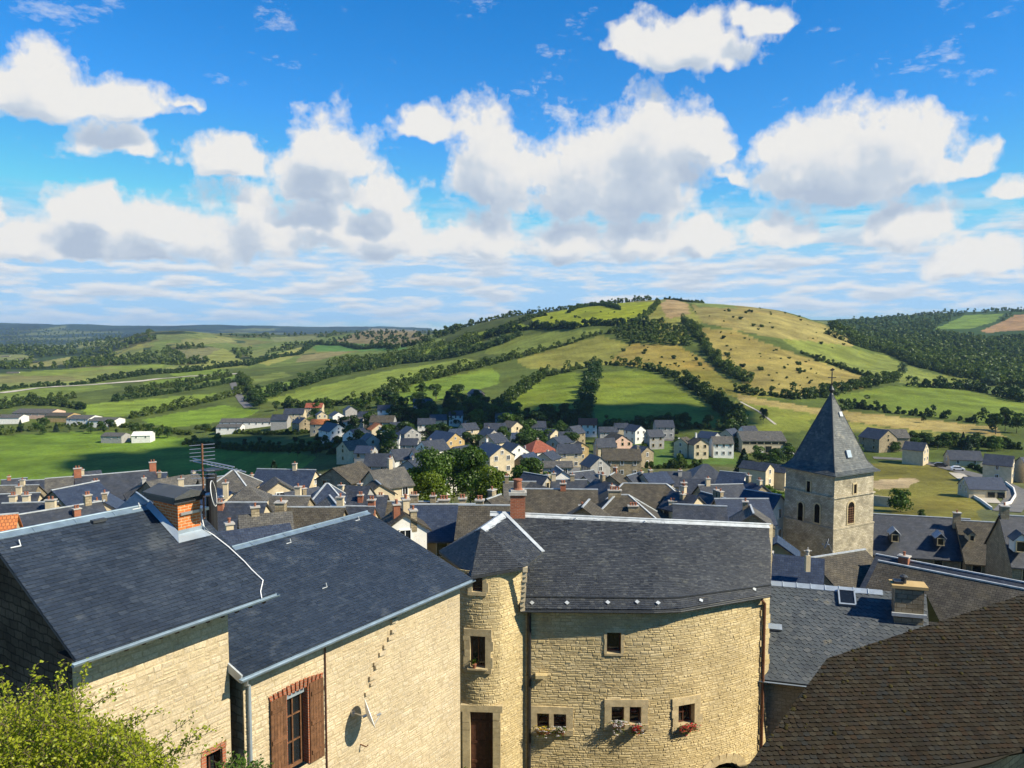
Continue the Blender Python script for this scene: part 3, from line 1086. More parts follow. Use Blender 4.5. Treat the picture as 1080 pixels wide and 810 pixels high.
ground.data.polygons.foreach_set('use_smooth', np.ones(len(gq), bool))
tag(ground, kind='structure')


def strip(name, pts, width, mat, lift=.12, ymin=120, world=False):
    ps = [p if world else T(p[0], p[1], ymin) for p in pts]
    fine = []
    for i in range(len(ps) - 1):
        n = max(2, int((ps[i + 1] - ps[i]).length / 4))
        for k in range(n):
            fine.append(ps[i].lerp(ps[i + 1], k / n))
    fine.append(ps[-1])
    mb = MB()
    rows = []
    for i, p in enumerate(fine):
        d = (fine[min(i + 1, len(fine) - 1)] - fine[max(i - 1, 0)])
        s_ = V(d.y, -d.x, 0).normalized() * width / 2
        l, r_ = p + s_, p - s_
        rows.append((V(l.x, l.y, ground_z(l.x, l.y) + lift), V(r_.x, r_.y, ground_z(r_.x, r_.y) + lift)))
    vs = [q for rw in rows for q in rw]
    fs = [(2 * i, 2 * i + 1, 2 * i + 3, 2 * i + 2) for i in range(len(rows) - 1)]
    mb.solid(vs, fs)
    return tag(mb.build(name, mat), kind='structure')


strip('road', [(0, 415), (60, 408), (150, 402), (200, 397), (258, 394)], 9, M['road_pale'], .5, 300)
strip('road', [(244, 402), (249, 412), (256, 424), (262, 430)], 6, M['asphalt'], .3, 200)
strip('road', [(921, 483), (960, 485), (990, 491), (1020, 499), (1050, 507), (1068, 516), (1072, 528), (1062, 540)], 5.5, M['asphalt'], .15)
strip('road', [(600, 507), (604, 492), (598, 480), (590, 474)], 5, M['asphalt'], .15)
strip('road', [(655, 462), (690, 464), (720, 464), (770, 470), (830, 478), (870, 482)], 5, M['asphalt'], .15)
strip('path', [(781, 424), (800, 434), (818, 448)], 1.2, M['road_pale'], .2)
strip('path', [(1008, 499), (1030, 513), (1046, 531)], 4, M['road_pale'], .15)

# the air over the valley
hz = MB()
hz.box((0, 4800, 20), (28400, 9640, 200))
haze = hz.build('haze', [])
hm = bpy.data.materials.new('air')
hm.use_nodes = True
ht = NT(hm.node_tree)
ht.n.remove(ht.n['Principled BSDF'])
pvn = ht.node('ShaderNodeVolumePrincipled')
pvn.inputs['Color'].default_value = (.45, .70, 1, 1)
pvn.inputs['Density'].default_value = 5.5e-5
pvn.inputs['Anisotropy'].default_value = .1
ht.link(pvn.outputs[0], ht.n['Material Output'].inputs['Volume'])
haze.data.materials.append(hm)
tag(haze, kind='stuff')

# ------------------------------------------------------------------ shared building pieces
UP = V(0, 0, 1)


class Fr:
    """a building's own axes: a along the eave, b back from the eave, z up (world height)"""

    def __init__(s, o, e):
        s.o = V(o.x, o.y, 0)
        s.e = V(e.x, e.y, 0).normalized()
        s.b = V(-s.e.y, s.e.x, 0)  # away from the viewer
        if s.b.dot(s.o) < 0:
            s.b = -s.b
        s.ax = (s.e, s.b, UP)

    def w(s, a, b, z):
        return s.o + s.e * a + s.b * b + UP * z

    def inv(s, p):
        d = V(p.x, p.y, 0) - s.o
        return d.dot(s.e), d.dot(s.b), p.z


def bar(mb, p, q, w, h, m=0, up=UP):
    """a straight rectangular bar from p to q"""
    p, q = V(*p), V(*q)
    d = (q - p)
    x = d.normalized()
    y = up.cross(x)
    if y.length < 1e-4:
        y = V(1, 0, 0)
    y.normalize()
    mb.box((p + q) / 2, (d.length, w, h), (x, y, x.cross(y)), m)


def ridge_strip(name, p, q, side, parent, mat, wing=.16, drop=.5, thick=.02, seams=0):
    """folded metal along a ridge; side is the horizontal direction across it, drop the fall per metre sideways"""
    p, q = V(*p), V(*q)
    mb = MB()
    s = side.normalized()
    l = [s * wing - UP * wing * drop, V(0, 0, 0), -s * wing - UP * wing * drop]
    prof = [p + k + UP * .03 for k in l] + [p + l[2] + UP * (.03 - thick), p + UP * .005, p + l[0] + UP * (.03 - thick)]
    mb.extr(prof, q - p)
    mb.tube([p + UP * .035, q + UP * .035], .03, 8)
    for k in range(1, seams):
        c = p.lerp(q, k / seams)
        d = (q - p).normalized() * .02
        mb.extr([c + x + UP * .045 for x in l] + [c + x + UP * .03 for x in l[::-1]], d)
    return mb.build(name, mat, parent)


def half_gutter(name, pts, r, parent, mat, brackets=0):
    """half-round gutter following pts"""
    mb = MB()
    pts = [V(*p) for p in pts]
    rings = []
    for i, p in enumerate(pts):
        d = (pts[min(i + 1, len(pts) - 1)] - pts[max(i - 1, 0)]).normalized()
        s = UP.cross(d).normalized()
        ring = []
        for k in range(7):
            q = PI + PI * k / 6
            ring.append(p + s * (math.cos(q) * r) + UP * (math.sin(q) * r))
        for k in range(7):
            q = 2 * PI - PI * k / 6
            ring.append(p + s * (math.cos(q) * (r - .012)) + UP * (math.sin(q) * (r - .012)))
        rings.append(ring)
    n = 14
    vs = [p for ring in rings for p in ring]
    fs = [(i * n + k, i * n + (k + 1) % n, (i + 1) * n + (k + 1) % n, (i + 1) * n + k) for i in range(len(pts) - 1) for k in range(n)]
    fs += [tuple(range(7)), tuple((len(pts) - 1) * n + k for k in range(7))]
    mb.solid(vs, fs)
    return mb.build(name, mat, parent)


def window_part(name, o, u, nrm, w, h, parent, frame_mat, glass, depth=.22, bars=(1, 0), fw=.06, sill=None, surround=None, sw=.16, proud=.04, curtain=None):
    """opening of w x h whose lower left corner (seen from outside) is o; u to the right, nrm outward"""
    mb = MB()
    back = -nrm * depth
    ax = (u, nrm, UP)
    for a, b, ww, hh in ((0, 0, fw, h), (w - fw, 0, fw, h), (fw, 0, w - 2 * fw, fw), (fw, h - fw, w - 2 * fw, fw)):
        mb.box(o + back + u * (a + ww / 2) + UP * (b + hh / 2), (ww, .05, hh), ax)
    for k in range(bars[0]):
        x = w * (k + 1) / (bars[0] + 1)
        mb.box(o + back + u * x + UP * (h / 2), (.045, .045, h - 2 * fw), ax)
    for k in range(bars[1]):
        z = h * (k + 1) / (bars[1] + 1)
        mb.box(o + back + u * (w / 2) + UP * z, (w - 2 * fw, .04, .03), ax)
    win = mb.build(name, frame_mat, parent)
    g = MB()
    g.box(o + back - nrm * .035 + u * (w / 2) + UP * (h / 2), (w - .02, .02, h - .02), ax)
    g.build('pane', glass, win)
    if surround:
        s = MB()
        d = depth + proud + .03
        c = nrm * (proud - d / 2)
        hts = [0]
        while hts[-1] < h - .12:
            hts.append(min(h, hts[-1] + rnd.uniform(.25, .5)))
        hts[-1] = h
        for z0, z1 in zip(hts[:-1], hts[1:]):
            for sgn in (0, 1):
                ww = sw * rnd.uniform(.85, 1.5)
                x = -ww / 2 if sgn == 0 else w + ww / 2
                s.box(o + c + u * x + UP * ((z0 + z1) / 2), (ww, d, z1 - z0 - .008), ax)
        s.box(o + c + u * (w / 2) + UP * (h + sw * .6), (w + 2 * sw, d, sw * 1.15), ax)
        s.box(o + c + nrm * .02 + u * (w / 2) - UP * (sw * .45), (w + 2 * sw, d, sw * .85), ax)
        s.build('surround', surround, win)
    if sill:
        s = MB()
        s.box(o + nrm * .06 + u * (w / 2) - UP * .04, (w + .2, .22, .07), ax)
        s.build('sill', sill, win)
    return win


def chimney_part(c, w, d, h, ax, parent, mat, capmat, pots=0, potmat=None, flash=None, base=.6):
    mb = MB()
    mb.box(c + UP * (h / 2 - base / 2), (w, d, h + base), ax)
    ch = mb.build('chimney', mat, parent)
    cb = MB()
    cb.box(c + UP * (h + .05), (w + .16, d + .16, .1), ax)
    cb.build('chimney_cap', capmat, ch)
    for k in range(pots):
        p = MB()
        x = (k - (pots - 1) / 2) * (w if w > d else d) * .8 / max(pots, 1)
        dr = ax[0] if w > d else ax[1]
        p.lathe(c + dr * x + UP * (h + .1), [(.10, 0), (.085, .08), (.09, .22), (.115, .26), (.115, .30), (.07, .31)], 10)
        p.build('chimney_pot', potmat or M['clay_pot'], ch, smooth=False)
    if flash:
        f = MB()
        f.box(c + UP * .02, (w + .3, d + .3, .05), ax)
        f.build('flashing', flash, ch)
    return ch


# ------------------------------------------------------------------ house with the brick chimney (near left)
E1 = V(.568, .823, 0)
O1 = P(290, 625, 19.9)
fr = Fr(O1, E1)
zE, L1, B1 = O1.z, 5.0, 3.75
RIDGE1 = 1.98
h1 = thing('stone_house', fr.w(-2.5, 3.5, -17), 'nearest stone house with dark slate roof and brick chimney, above the sunlit shrub', 'house')
ov = .88  # how far the eave stands out
e0, e1 = fr.w(-L1, 0, zE), fr.w(0, 0, zE)
r0, r1 = fr.w(-L1, B1, zE + RIDGE1), fr.w(0, B1, zE + RIDGE1)
mb = MB()
sl_ = RIDGE1 / B1
mb.extr([fr.w(-L1, 0, zE - .08), fr.w(-L1, 0, zE - .015), fr.w(-L1, B1, zE + RIDGE1 - .015), fr.w(-L1, 2 * B1, zE - .015), fr.w(-L1, 2 * B1, zE - .08), fr.w(-L1, B1, zE + RIDGE1 - .1)], E1 * L1)
slates(mb, [e0, e1, r1, r0], .2, .115, .009, .007, seed=3)
slates(mb, [fr.w(0, 2 * B1, zE), fr.w(-L1, 2 * B1, zE), r0, r1], .2, .115, .007, .004, seed=4)
roof1 = mb.build('roof', M['slate_blue'], h1, fix=False)
ridge_strip('ridge_cap', fr.w(-L1 - .05, B1, zE + RIDGE1), fr.w(-1.15, B1, zE + RIDGE1), fr.b, roof1, M['zinc_blue'], .17, sl_, seams=4)
half_gutter('gutter', [fr.w(-L1 - .1, -.07, zE - .05), fr.w(.05, -.07, zE - .03)], .075, h1, M['zinc_blue'])
# walls: the front in laid stone, the gables plainer
aL, aR = -L1 + .35, -.78
mb = MB()
Wf = aR - aL
zt = zE - .06
holes = []
wx0, wx1 = [fr.inv(onplane(px, py, fr.w(0, ov, 0), fr.b))[0] for px, py in ((217, 800), (234, 790))]
zb_ = onplane(225, 793, fr.w(0, ov, 0), fr.b).z
holes = [(wx0 - aL, wx1 - aL, zb_ - 1.1, zb_)]
stones(mb, Wf, -15.5, zt, lambda s, z, d: fr.w(aL + s, ov - d, z), holes, (.10, .2), (.15, .46), (.002, .012), .012, seed=5, joint=.008)
wall1 = mb.build('front_wall', [M['stone_cream'], M['mortar_pale']], h1, fix=False)
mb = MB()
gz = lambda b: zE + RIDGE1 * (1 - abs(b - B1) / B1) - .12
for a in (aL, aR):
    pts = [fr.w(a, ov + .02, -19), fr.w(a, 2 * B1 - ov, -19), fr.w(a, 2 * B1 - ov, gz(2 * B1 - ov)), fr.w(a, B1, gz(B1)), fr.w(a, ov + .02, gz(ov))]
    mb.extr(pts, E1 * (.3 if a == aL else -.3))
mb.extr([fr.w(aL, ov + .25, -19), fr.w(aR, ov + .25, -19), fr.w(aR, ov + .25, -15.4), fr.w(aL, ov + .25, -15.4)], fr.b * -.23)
mb.build('gable_wall', M['stone_gable_shade'], h1)  # dark stone, with the gable's deep shade put into its colour
window_part('window', fr.w(wx0, ov, zb_ - 1.1), E1, -fr.b, wx1 - wx0, 1.1, h1, M['wood_dark'], M['glass'], surround=M['brick_dark'], sw=.12, proud=.025)
mb = MB()  # boards under the eave
mb.box(fr.w(-L1 / 2, .46, zE - .085), (L1 - .1, .84, .03), fr.ax)
for k in range(12):
    mb.box(fr.w(-L1 + .3 + k * .4, .45, zE - .15), (.08, .82, .1), fr.ax)
mb.build('soffit', M['wood_dark'], h1)
mb = MB()
bar(mb, fr.w(aL + .05, ov - .05, zE - .42), fr.w(aR, ov - .05, zE - .36), .02, .02)
mb.build('wire', M['dish_grey'], h1)
# brick chimney across the ridge
cx = P(203, 548, 20.0)
ca, cb, _ = fr.inv(cx)
ca, cb = -.72, 2.50
cz = zE + sl_ * cb
mb = MB()
cw, cd = .66, 1.12
ctop = P(203, 524, 21.3).z
mb.box(fr.w(ca, cb + cd / 2, (ctop + cz - .9) / 2 - .0), (cw, cd, ctop - cz + .9), fr.ax)
ch1 = mb.build('chimney', M['brick'], h1)
mb = MB()
for k, (x, t_) in enumerate(((.08, .07), (.12, .06))):
    mb.box(fr.w(ca - .06, cb + cd / 2, ctop + .04 + k * .075), (cw + 2 * x, cd + 2 * x, .075), fr.ax)
mb.extr([fr.w(ca - cw / 2 - .2, cb - .2, ctop + .15), fr.w(ca + cw / 2 + .14, cb - .2, ctop + .15), fr.w(ca + cw / 2 + .14, cb - .2, ctop + .2), fr.w(ca - .06, cb - .2, ctop + .36), fr.w(ca - cw / 2 - .2, cb - .2, ctop + .2)], fr.b * (cd + .36))
mb.build('chimney_cap', M['slate_grey'], ch1)
mb = MB()
fl = lambda a, b, d: fr.w(a, b, zE + sl_ * min(b, 2 * B1 - b) + d)
x0, x1 = ca - cw / 2, ca + cw / 2
mb.solid([fl(x0 - .16, cb - .26, .03), fl(x1 + .16, cb - .26, .03), fl(x1 + .16, cb, .04), fl(x0 - .16, cb, .04), fl(x0 - .04, cb - .025, .16), fl(x1 + .04, cb - .025, .16)], [(0, 1, 2, 3), (3, 2, 5, 4), (0, 3, 4), (1, 5, 2)])
for x, s_ in ((x0, -1), (x1, 1)):
    mb.solid([fl(x + s_ * .16, cb - .26, .03), fl(x + s_ * .16, B1, .03), fl(x + s_ * .02, B1, .12), fl(x + s_ * .02, cb - .02, .15)], [(0, 1, 2, 3)])
mb.build('flashing', M['zinc'], ch1, fix=False)
mb = MB()
mb.box(fr.w(ca + .1, cb - .05, ctop - .28), (cw + .1, .05, .07), fr.ax)
mb.box(fr.w(ca + cw / 2 + .1, cb + .1, ctop - .28), (.25, .3, .08), fr.ax)
mb.build('bracket', M['steel'], ch1)
mb = MB()  # black flue behind
fp = P(223, 520, 22.3)
zf = P(223, 500, 22.3).z
mb.lathe(V(fp.x, fp.y, zE + .8), [(.15, 0), (.15, zf - zE - .92), (.16, zf - zE - .9), (.16, zf - zE - .8)], 14)
mb.box(V(fp.x, fp.y, zf + .12), (.5, .5, .03), fr.ax)
for sx in (-1, 1):
    mb.tube([V(fp.x + sx * .1, fp.y, zf), V(fp.x + sx * .1, fp.y, zf + .12)], .012)
mb.build('flue', M['black_metal'], h1)
mb = MB()  # pale cable down the verge
cab = [fl(-.34, cb + .3, .9), fl(-.33, cb + .05, .35), fl(-.32, cb - .06, .06), fl(-.22, cb - .3, .05), fl(-.12, 1.7, .05), fl(-.07, 1.1, .05), fl(-.08, .8, .05), fl(-.05, .4, .05), fl(-.35, .12, .04), fl(-.45, -.05, .02)]
mb.tube(cab, .014, 6)
mb.build('cable', M['white_paint'], h1)
for px, py in ((22, 577), (148, 537)):  # small metal hooks on the slates
    pp = onplane(px, py, e0, (e1 - e0).cross(r0 - e0).normalized())
    mb = MB()
    mb.tube([pp + UP * .02, pp + UP * .16 + fr.b * .08], .014, 6)
    mb.tube([pp + UP * .03 - E1 * .22, pp + UP * .03], .018, 6)
    mb.build('roof_hook', M['zinc_pale'], roof1)
mb = MB()
pp = onplane(104, 551, e0, (e1 - e0).cross(r0 - e0).normalized())
mb.box(pp + UP * .05, (.34, .16, .07), fr.ax)
mb.build('roof_vent', M['lead_dark'], roof1)

# television aerial and dish on the chimney
mast = P(214.5, 520, 20.9)
m0, m1 = ctop - .5, P(216, 468, 20.9).z
an = thing('television_aerial', V(mast.x, mast.y, m0), 'rusty pole carrying a comb television aerial above the brick chimney', 'aerial')
mb = MB()
mb.tube([V(mast.x, mast.y, m0), V(mast.x, mast.y, m1)], .028, 8)
mb.build('pole', M['rust'], an)
mb = MB()
px_ = V(1, .15, 0).normalized()
for k in range(5):
    z = m1 - .03 - k * .1
    mb.tube([V(mast.x, mast.y, z) - px_ * .32 - UP * .02, V(mast.x, mast.y, z) + px_ * .32 + UP * .02], .010, 5)
for k in range(3):
    z = m1 - .72 - k * .1
    mb.tube([V(mast.x, mast.y, z) - px_ * .3, V(mast.x, mast.y, z) + px_ * .3], .010, 5)
mb.build('reflector', M['steel'], an)
mb = MB()
bz = m1 - .52
bd = V(.95, -.3, -.12).normalized()
for dz in (0, .07):
    mb.tube([V(mast.x, mast.y, bz + dz) - bd * .3, V(mast.x, mast.y, bz + dz) + bd * (1.35 - dz * 5)], .018, 6)
for k in range(9):
    c_ = V(mast.x, mast.y, bz + .03) + bd * (.1 + k * .13)
    mb.tube([c_ - UP * .02 + V(.03, .1, 0), c_ - UP * .02 - V(.03, .1, 0)], .007, 5)
mb.build('boom', M['steel'], an)


def dish(c, axis, r, arm_to, label, rim=M['white_paint'], back=M['dish_grey'], foot=None, name='satellite_dish'):
    axis = axis.normalized()
    ex = axis.cross(UP).normalized()
    ez = ex.cross(axis)
    t_ = thing(name, arm_to, label, 'satellite dish')
    mb = MB()
    prof = [(r * k / 7, .22 * r * (k / 7) ** 2) for k in range(8)]
    mb.lathe(c, prof + [(r, .22 * r + .012)] + [(r * k / 7, .22 * r * (k / 7) ** 2 + .012) for k in range(7, -1, -1)], 28, ax=(ex, ez, axis))
    mb.build('bowl', back, t_, smooth=False)
    mb = MB()
    ring = [c + axis * (.22 * r + .006) + (ex * math.cos(q) + ez * math.sin(q)) * r for q in (2 * PI * k / 28 for k in range(29))]
    mb.tube(ring, .010, 5)
    mb.build('rim', rim, t_)
    mb = MB()
    f = c + axis * (r * .95) - ez * (r * .35)
    mb.tube([c - ez * r * .95 + axis * .2 * r, f], .014, 6)
    mb.tube([f - axis * .02, f - axis * .14], .035, 8)
    mb.build('feed_arm', M['steel'], t_)
    mb = MB()
    mb.tube([c, c - axis * .12], .05, 8)
    mb.tube([c - axis * .1, arm_to + (c - arm_to) * .3, arm_to], .022, 8)
    if foot:
        mb.box(arm_to, (.12, .12, .16), foot)
    mb.build('bracket', M['steel'], t_)
    return t_


dc = P(222, 521, 20.8)
dish(dc, V(.97, .20, .15), .34, V(mast.x, mast.y, dc.z - .1), 'satellite dish seen edge-on, on the pole by the brick chimney', back=M['black_metal'])

# ------------------------------------------------------------------ house with the shuttered door (second from left)
O2 = P(257, 712, 19.5)
q2 = P(497, 610, 27.2)
E2 = V(q2.x - O2.x, q2.y - O2.y, 0).normalized()
fr = Fr(O2, E2)
zE = O2.z
L2 = fr.inv(q2)[0]
rr = None
best = 9
for k in range(200):  # gable apex seen at (387, 540), square to the eave
    bb = 2 + k * .03
    p = fr.w(L2, bb, 0)
    d = ray(387, 540)
    er = abs(p.x / p.y - d.x / d.y)
    if er < best:
        best, rr = er, (bb, d.z / d.y * p.y)
B2, zR = rr
R2 = zR - zE
sl_ = R2 / B2
ov = .42
h2 = thing('stone_house', fr.w(4, 3, -18), 'stone house with blue slate roof, brown shutters and a satellite dish', 'house')
a0_ = -.05
e0, e1, r0, r1 = fr.w(a0_, 0, zE), fr.w(L2, 0, zE), fr.w(a0_, B2, zR), fr.w(L2, B2, zR)
mb = MB()
mb.extr([fr.w(a0_, 0, zE - .08), fr.w(a0_, 0, zE - .015), fr.w(a0_, B2, zR - .015), fr.w(a0_, 2 * B2, zE - .015), fr.w(a0_, 2 * B2, zE - .08), fr.w(a0_, B2, zR - .1)], E2 * (L2 - a0_))
slates(mb, [e0, e1, r1, r0], .2, .115, .009, .006, seed=8)
slates(mb, [fr.w(L2, 2 * B2, zE), fr.w(a0_, 2 * B2, zE), r0, r1], .22, .13, .007, .003, seed=9)
roof2 = mb.build('roof', M['slate_blue'], h2, fix=False)
ridge_strip('ridge_cap', fr.w(a0_, B2, zR), fr.w(L2 + .02, B2, zR), fr.b, roof2, M['zinc_blue'], .19, sl_, seams=7)
half_gutter('gutter', [fr.w(a0_ - .1, -.08, zE - .06), fr.w(L2 + .05, -.08, zE - .03)], .085, h2, M['zinc_blue'])
mb = MB()
bar(mb, fr.w(a0_ - .02, .0, zE - .08), fr.w(a0_ - .02, 1.2, zE - .08 + 1.2 * sl_), .05, .22)
mb.build('verge_board', M['zinc_pale'], h2)
mb = MB()
bar(mb, fr.w(L2 + .02, .0, zE - .06), fr.w(L2 + .02, B2, zR - .06), .04, .14)
mb.build('verge_board', M['lead_dark'], h2)
aL, aR = .28, L2 - .12
wp = fr.w(0, ov, 0)
A_ = lambda px, py: fr.inv(onplane(px, py, wp, fr.b))
d0_, d1_ = A_(302, 770)[0], A_(324, 770)[0]
zd1 = A_(313, 728)[2]
zd0 = zd1 - 2.25
mb = MB()
stones(mb, aR - aL, -18.6, zE - .05, lambda s, z, d: fr.w(aL + s, ov - d, z), [(d0_ - aL - .12, d1_ - aL + .12, zd0, zd1 + .16)], (.09, .18), (.14, .42), (.002, .010), .010, seed=11, joint=.007)
# toothing stones left standing proud
r = random.Random(5)
zz_ = [(414, 655), (412, 664), (409, 672), (405, 680), (401, 688), (398, 696), (394, 705), (391, 713), (390, 721), (389, 729)]
for px, py in zz_:
    a, _, z = A_(px, py)
    mb.box(fr.w(a + r.uniform(-.09, .09), ov - .02, z + r.uniform(-.05, .05)), (r.uniform(.12, .3), r.uniform(.1, .16), r.uniform(.07, .13)), fr.ax)
mb.build('front_wall', [M['stone_cream'], M['mortar_pale']], h2, fix=False)
mb = MB()
gz = lambda b: zE + sl_ * min(b, 2 * B2 - b) - .12
for a in (aL, aR):
    mb.extr([fr.w(a, ov + .02, -20), fr.w(a, 2 * B2 - ov, -20), fr.w(a, 2 * B2 - ov, gz(2 * B2 - ov)), fr.w(a, B2, gz(B2)), fr.w(a, ov + .02, gz(ov))], E2 * (.3 if a == aL else -.3))
mb.build('gable_wall', M['stone_far'], h2)
mb = MB()
mb.box(fr.w(L2 / 2, .2, zE - .10), (L2 - .3, .36, .03), fr.ax)
mb.build('soffit', M['wood_grey'], h2)
# door opening with brick reveals
dw = d1_ - d0_
mb = MB()
for x in (d0_ - .06, d1_ + .06):
    mb.box(fr.w(x, ov + .1, (zd0 + zd1) / 2), (.12, .30, zd1 - zd0), fr.ax)
for k in range(13):  # shallow brick arch
    x = d0_ - .5 + (dw + 1.0) * k / 12
    q = (k - 6) / 6
    mb.box(fr.w(x, ov - .012, zd1 + .13 - .07 * q * q), (.095, .1, .24), (E2, fr.b, (UP + E2 * q * .25).normalized()))
jb = mb.build('brick_surround', M['brick_dark'], h2)
dr = window_part('glazed_door', fr.w(d0_, ov, zd0), E2, -fr.b, dw, zd1 - zd0, h2, M['wood'], M['glass'], depth=.2, bars=(1, 2), fw=.09)
mb = MB()
mb.box(fr.w((d0_ + d1_) / 2, ov + .12, zd1 - .1), (dw - .06, .1, .16), fr.ax)
mb.build('blind_box', M['zinc'], dr)
for side, pxs in ((-1, (284, 300)), (1, (326, 340))):
    x0, x1 = A_(pxs[0], 770)[0], A_(pxs[1], 770)[0]
    mb = MB()
    hgt = zd1 - zd0 + .06
    n = 5
    for k in range(n):
        mb.box(fr.w(x0 + (x1 - x0) * (k + .5) / n, ov - .07, zd0 + hgt / 2), ((x1 - x0) / n - .008, .035, hgt), fr.ax)
    for z in (.3, hgt / 2, hgt - .3):
        mb.box(fr.w((x0 + x1) / 2, ov - .105, zd0 + z), (x1 - x0 - .04, .03, .11), fr.ax)
    mb.box(fr.w(x0 if side > 0 else x1, ov - .05, zd0 + hgt / 2), (.04, .07, hgt), fr.ax)
    mb.build('shutter', M['wood'], h2)
mb = MB()
a, _, z = A_(268, 728)
a = aL + .12
mb.tube([fr.w(a0_ + .1, -.06, zE - .14), fr.w(a0_ + .15, .05, zE - .3), fr.w(a, ov - .09, zE - .5), fr.w(a, ov - .09, -18)], .045, 8)
mb.build('downpipe', M['zinc'], h2)
a = A_(343, 750)[0]
mb = MB()
mb.tube([fr.w(a, ov - .04, zE - .1), fr.w(a, ov - .04, -18)], .022, 6)
mb.build('conduit', M['wood_dark'], h2)
pl2 = (e1 - e0).cross(r0 - e0).normalized()
for px, py in ((379, 549), (307, 573), (345, 620)):
    pp = onplane(px, py, e0, pl2)
    mb = MB()
    mb.tube([pp + UP * .02, pp + UP * .15 + fr.b * .05], .013, 6)
    mb.tube([pp + UP * .03 - E2 * .2, pp + UP * .03], .015, 6)
    mb.build('roof_hook', M['zinc_pale'], roof2)
dcp = onplane(371, 752, wp, fr.b)
dish(dcp - fr.b * .52 + E2 * .1 + UP * .05, (-fr.b * .55 + E2 * .75 + UP * .30), .43, dcp - fr.b * .02, 'pale satellite dish fixed to the sunlit wall right of the brown shutters', back=M['white_paint'], foot=fr.ax)
mb = MB()
a, _, z = A_(380, 785)
mb.tube([fr.w(a, ov, z), fr.w(a, ov - .25, z), fr.w(a + .05, ov - .28, z + .05)], .02, 6)
mb.build('wall_hook', M['rust'], h2)

# ------------------------------------------------------------------ bowed stone house with the round turret (centre)
zc = P(550, 642, 33.0).z
hc = thing('bowed_house', V(5, 36, -19), 'bowed stone house with round stair turret and flower boxes under its windows', 'house')
EV = [P(549, 642, 33.0), P(690, 643, 32.75), P(718, 642, 33.0), P(765, 634, 34.0), P(813, 626, 35.3)]
RG = [P(518, 541, 38.0), P(686, 548.5, 37.9), P(700, 549, 37.9), P(760, 551.5, 38.2), P(813, 554, 38.6)]
def quad_pts(a, b, c, n):
    return [a * ((1 - t) * (1 - 2 * t)) + b * (4 * t * (1 - t)) + c * (t * (2 * t - 1)) for t in (k / n for k in range(1, n + 1))]


EV = EV[:3] + quad_pts(*EV[2:5], 6)
RG = RG[:3] + quad_pts(*RG[2:5], 6)
HEM = [e.lerp(g, .105) for e, g in zip(EV, RG)]
# the roof: one plane left of the fold, turning facets right of it
ROOF_L = [HEM[0], HEM[2], RG[2], RG[0]]
mb = MB()
rim = EV + RG[::-1]
low = [p - UP * .12 for p in rim]
n_ = len(rim)
for i in range(len(EV) - 1):
    j = n_ - 1 - i
    a, b, c, d = EV[i], EV[i + 1], RG[i + 1], RG[i]
    dn = UP * .05
    mb.face([a - dn, b - dn, c - dn, d - dn])
    mb.face([a - UP * .13, d - UP * .13, c - UP * .13, b - UP * .13])
    mb.face([a - UP * .13, b - UP * .13, b - dn, a - dn])
mb.face([EV[-1] - UP * .13, RG[-1] - UP * .13, RG[-1] - UP * .05, EV[-1] - UP * .05])
mb.face([EV[0] - UP * .05, RG[0] - UP * .05, RG[0] - UP * .13, EV[0] - UP * .13])
BACK = V(.1, 4.6, 0)
for i in range(len(RG) - 1):  # the far slope
    mb.face([RG[i] - UP * .04, RG[i + 1] - UP * .04, RG[i + 1] + BACK - UP * 2.7, RG[i] + BACK - UP * 2.7])


def ruled_slates(mb, E, R, w, h, lift, jit, seed, lap=1.3):
    """courses laid on the warped surface between an eave line and a ridge line"""
    r = random.Random(seed)
    arc = [0]
    for i in range(len(E) - 1):
        arc.append(arc[-1] + (E[i + 1] - E[i]).length)

    def pos(s, t):
        s = min(max(s, 0), arc[-1])
        i = max(0, min(len(arc) - 2, int(np.searchsorted(arc, s)) - 1))
        k = (s - arc[i]) / (arc[i + 1] - arc[i])
        return E[i].lerp(E[i + 1], k).lerp(R[i].lerp(R[i + 1], k), t)
    slope = (R[0] - E[0]).length
    dt = h / slope
    row, t = 0, 0
    while t < 1:
        s = -w * (.5 if row % 2 else 1) + r.uniform(-.02, .02)
        while s < arc[-1]:
            ww = w * r.uniform(.88, 1.1)
            s0, s1 = max(s + .003, 0), min(s + ww - .003, arc[-1])
            s += ww
            if s1 - s0 < .01:
                continue
            ta = max(0, t + r.uniform(-.06, .06) * dt)
            tb = min(1, t + dt * lap)
            a, b, c, d = pos(s0, ta), pos(s1, ta), pos(s1, tb), pos(s0, tb)
            n = (b - a).cross(d - a).normalized()
            if n.z < 0:
                n = -n
            l0, tx = lift * 1.5 + r.uniform(0, jit), r.uniform(-jit, jit) * .6
            top = [a + n * (l0 + tx), b + n * (l0 - tx), c + n * (.002 - tx * .5), d + n * (.002 + tx * .5)]
            i = len(mb.v)
            mb.v += [tuple(p) for p in top] + [tuple(a - n * .01), tuple(b - n * .01)]
            mb.f += [(i, i + 1, i + 2, i + 3), (i, i + 4, i + 5, i + 1)]
            mb.m += [0, 0]
        t += dt
        row += 1


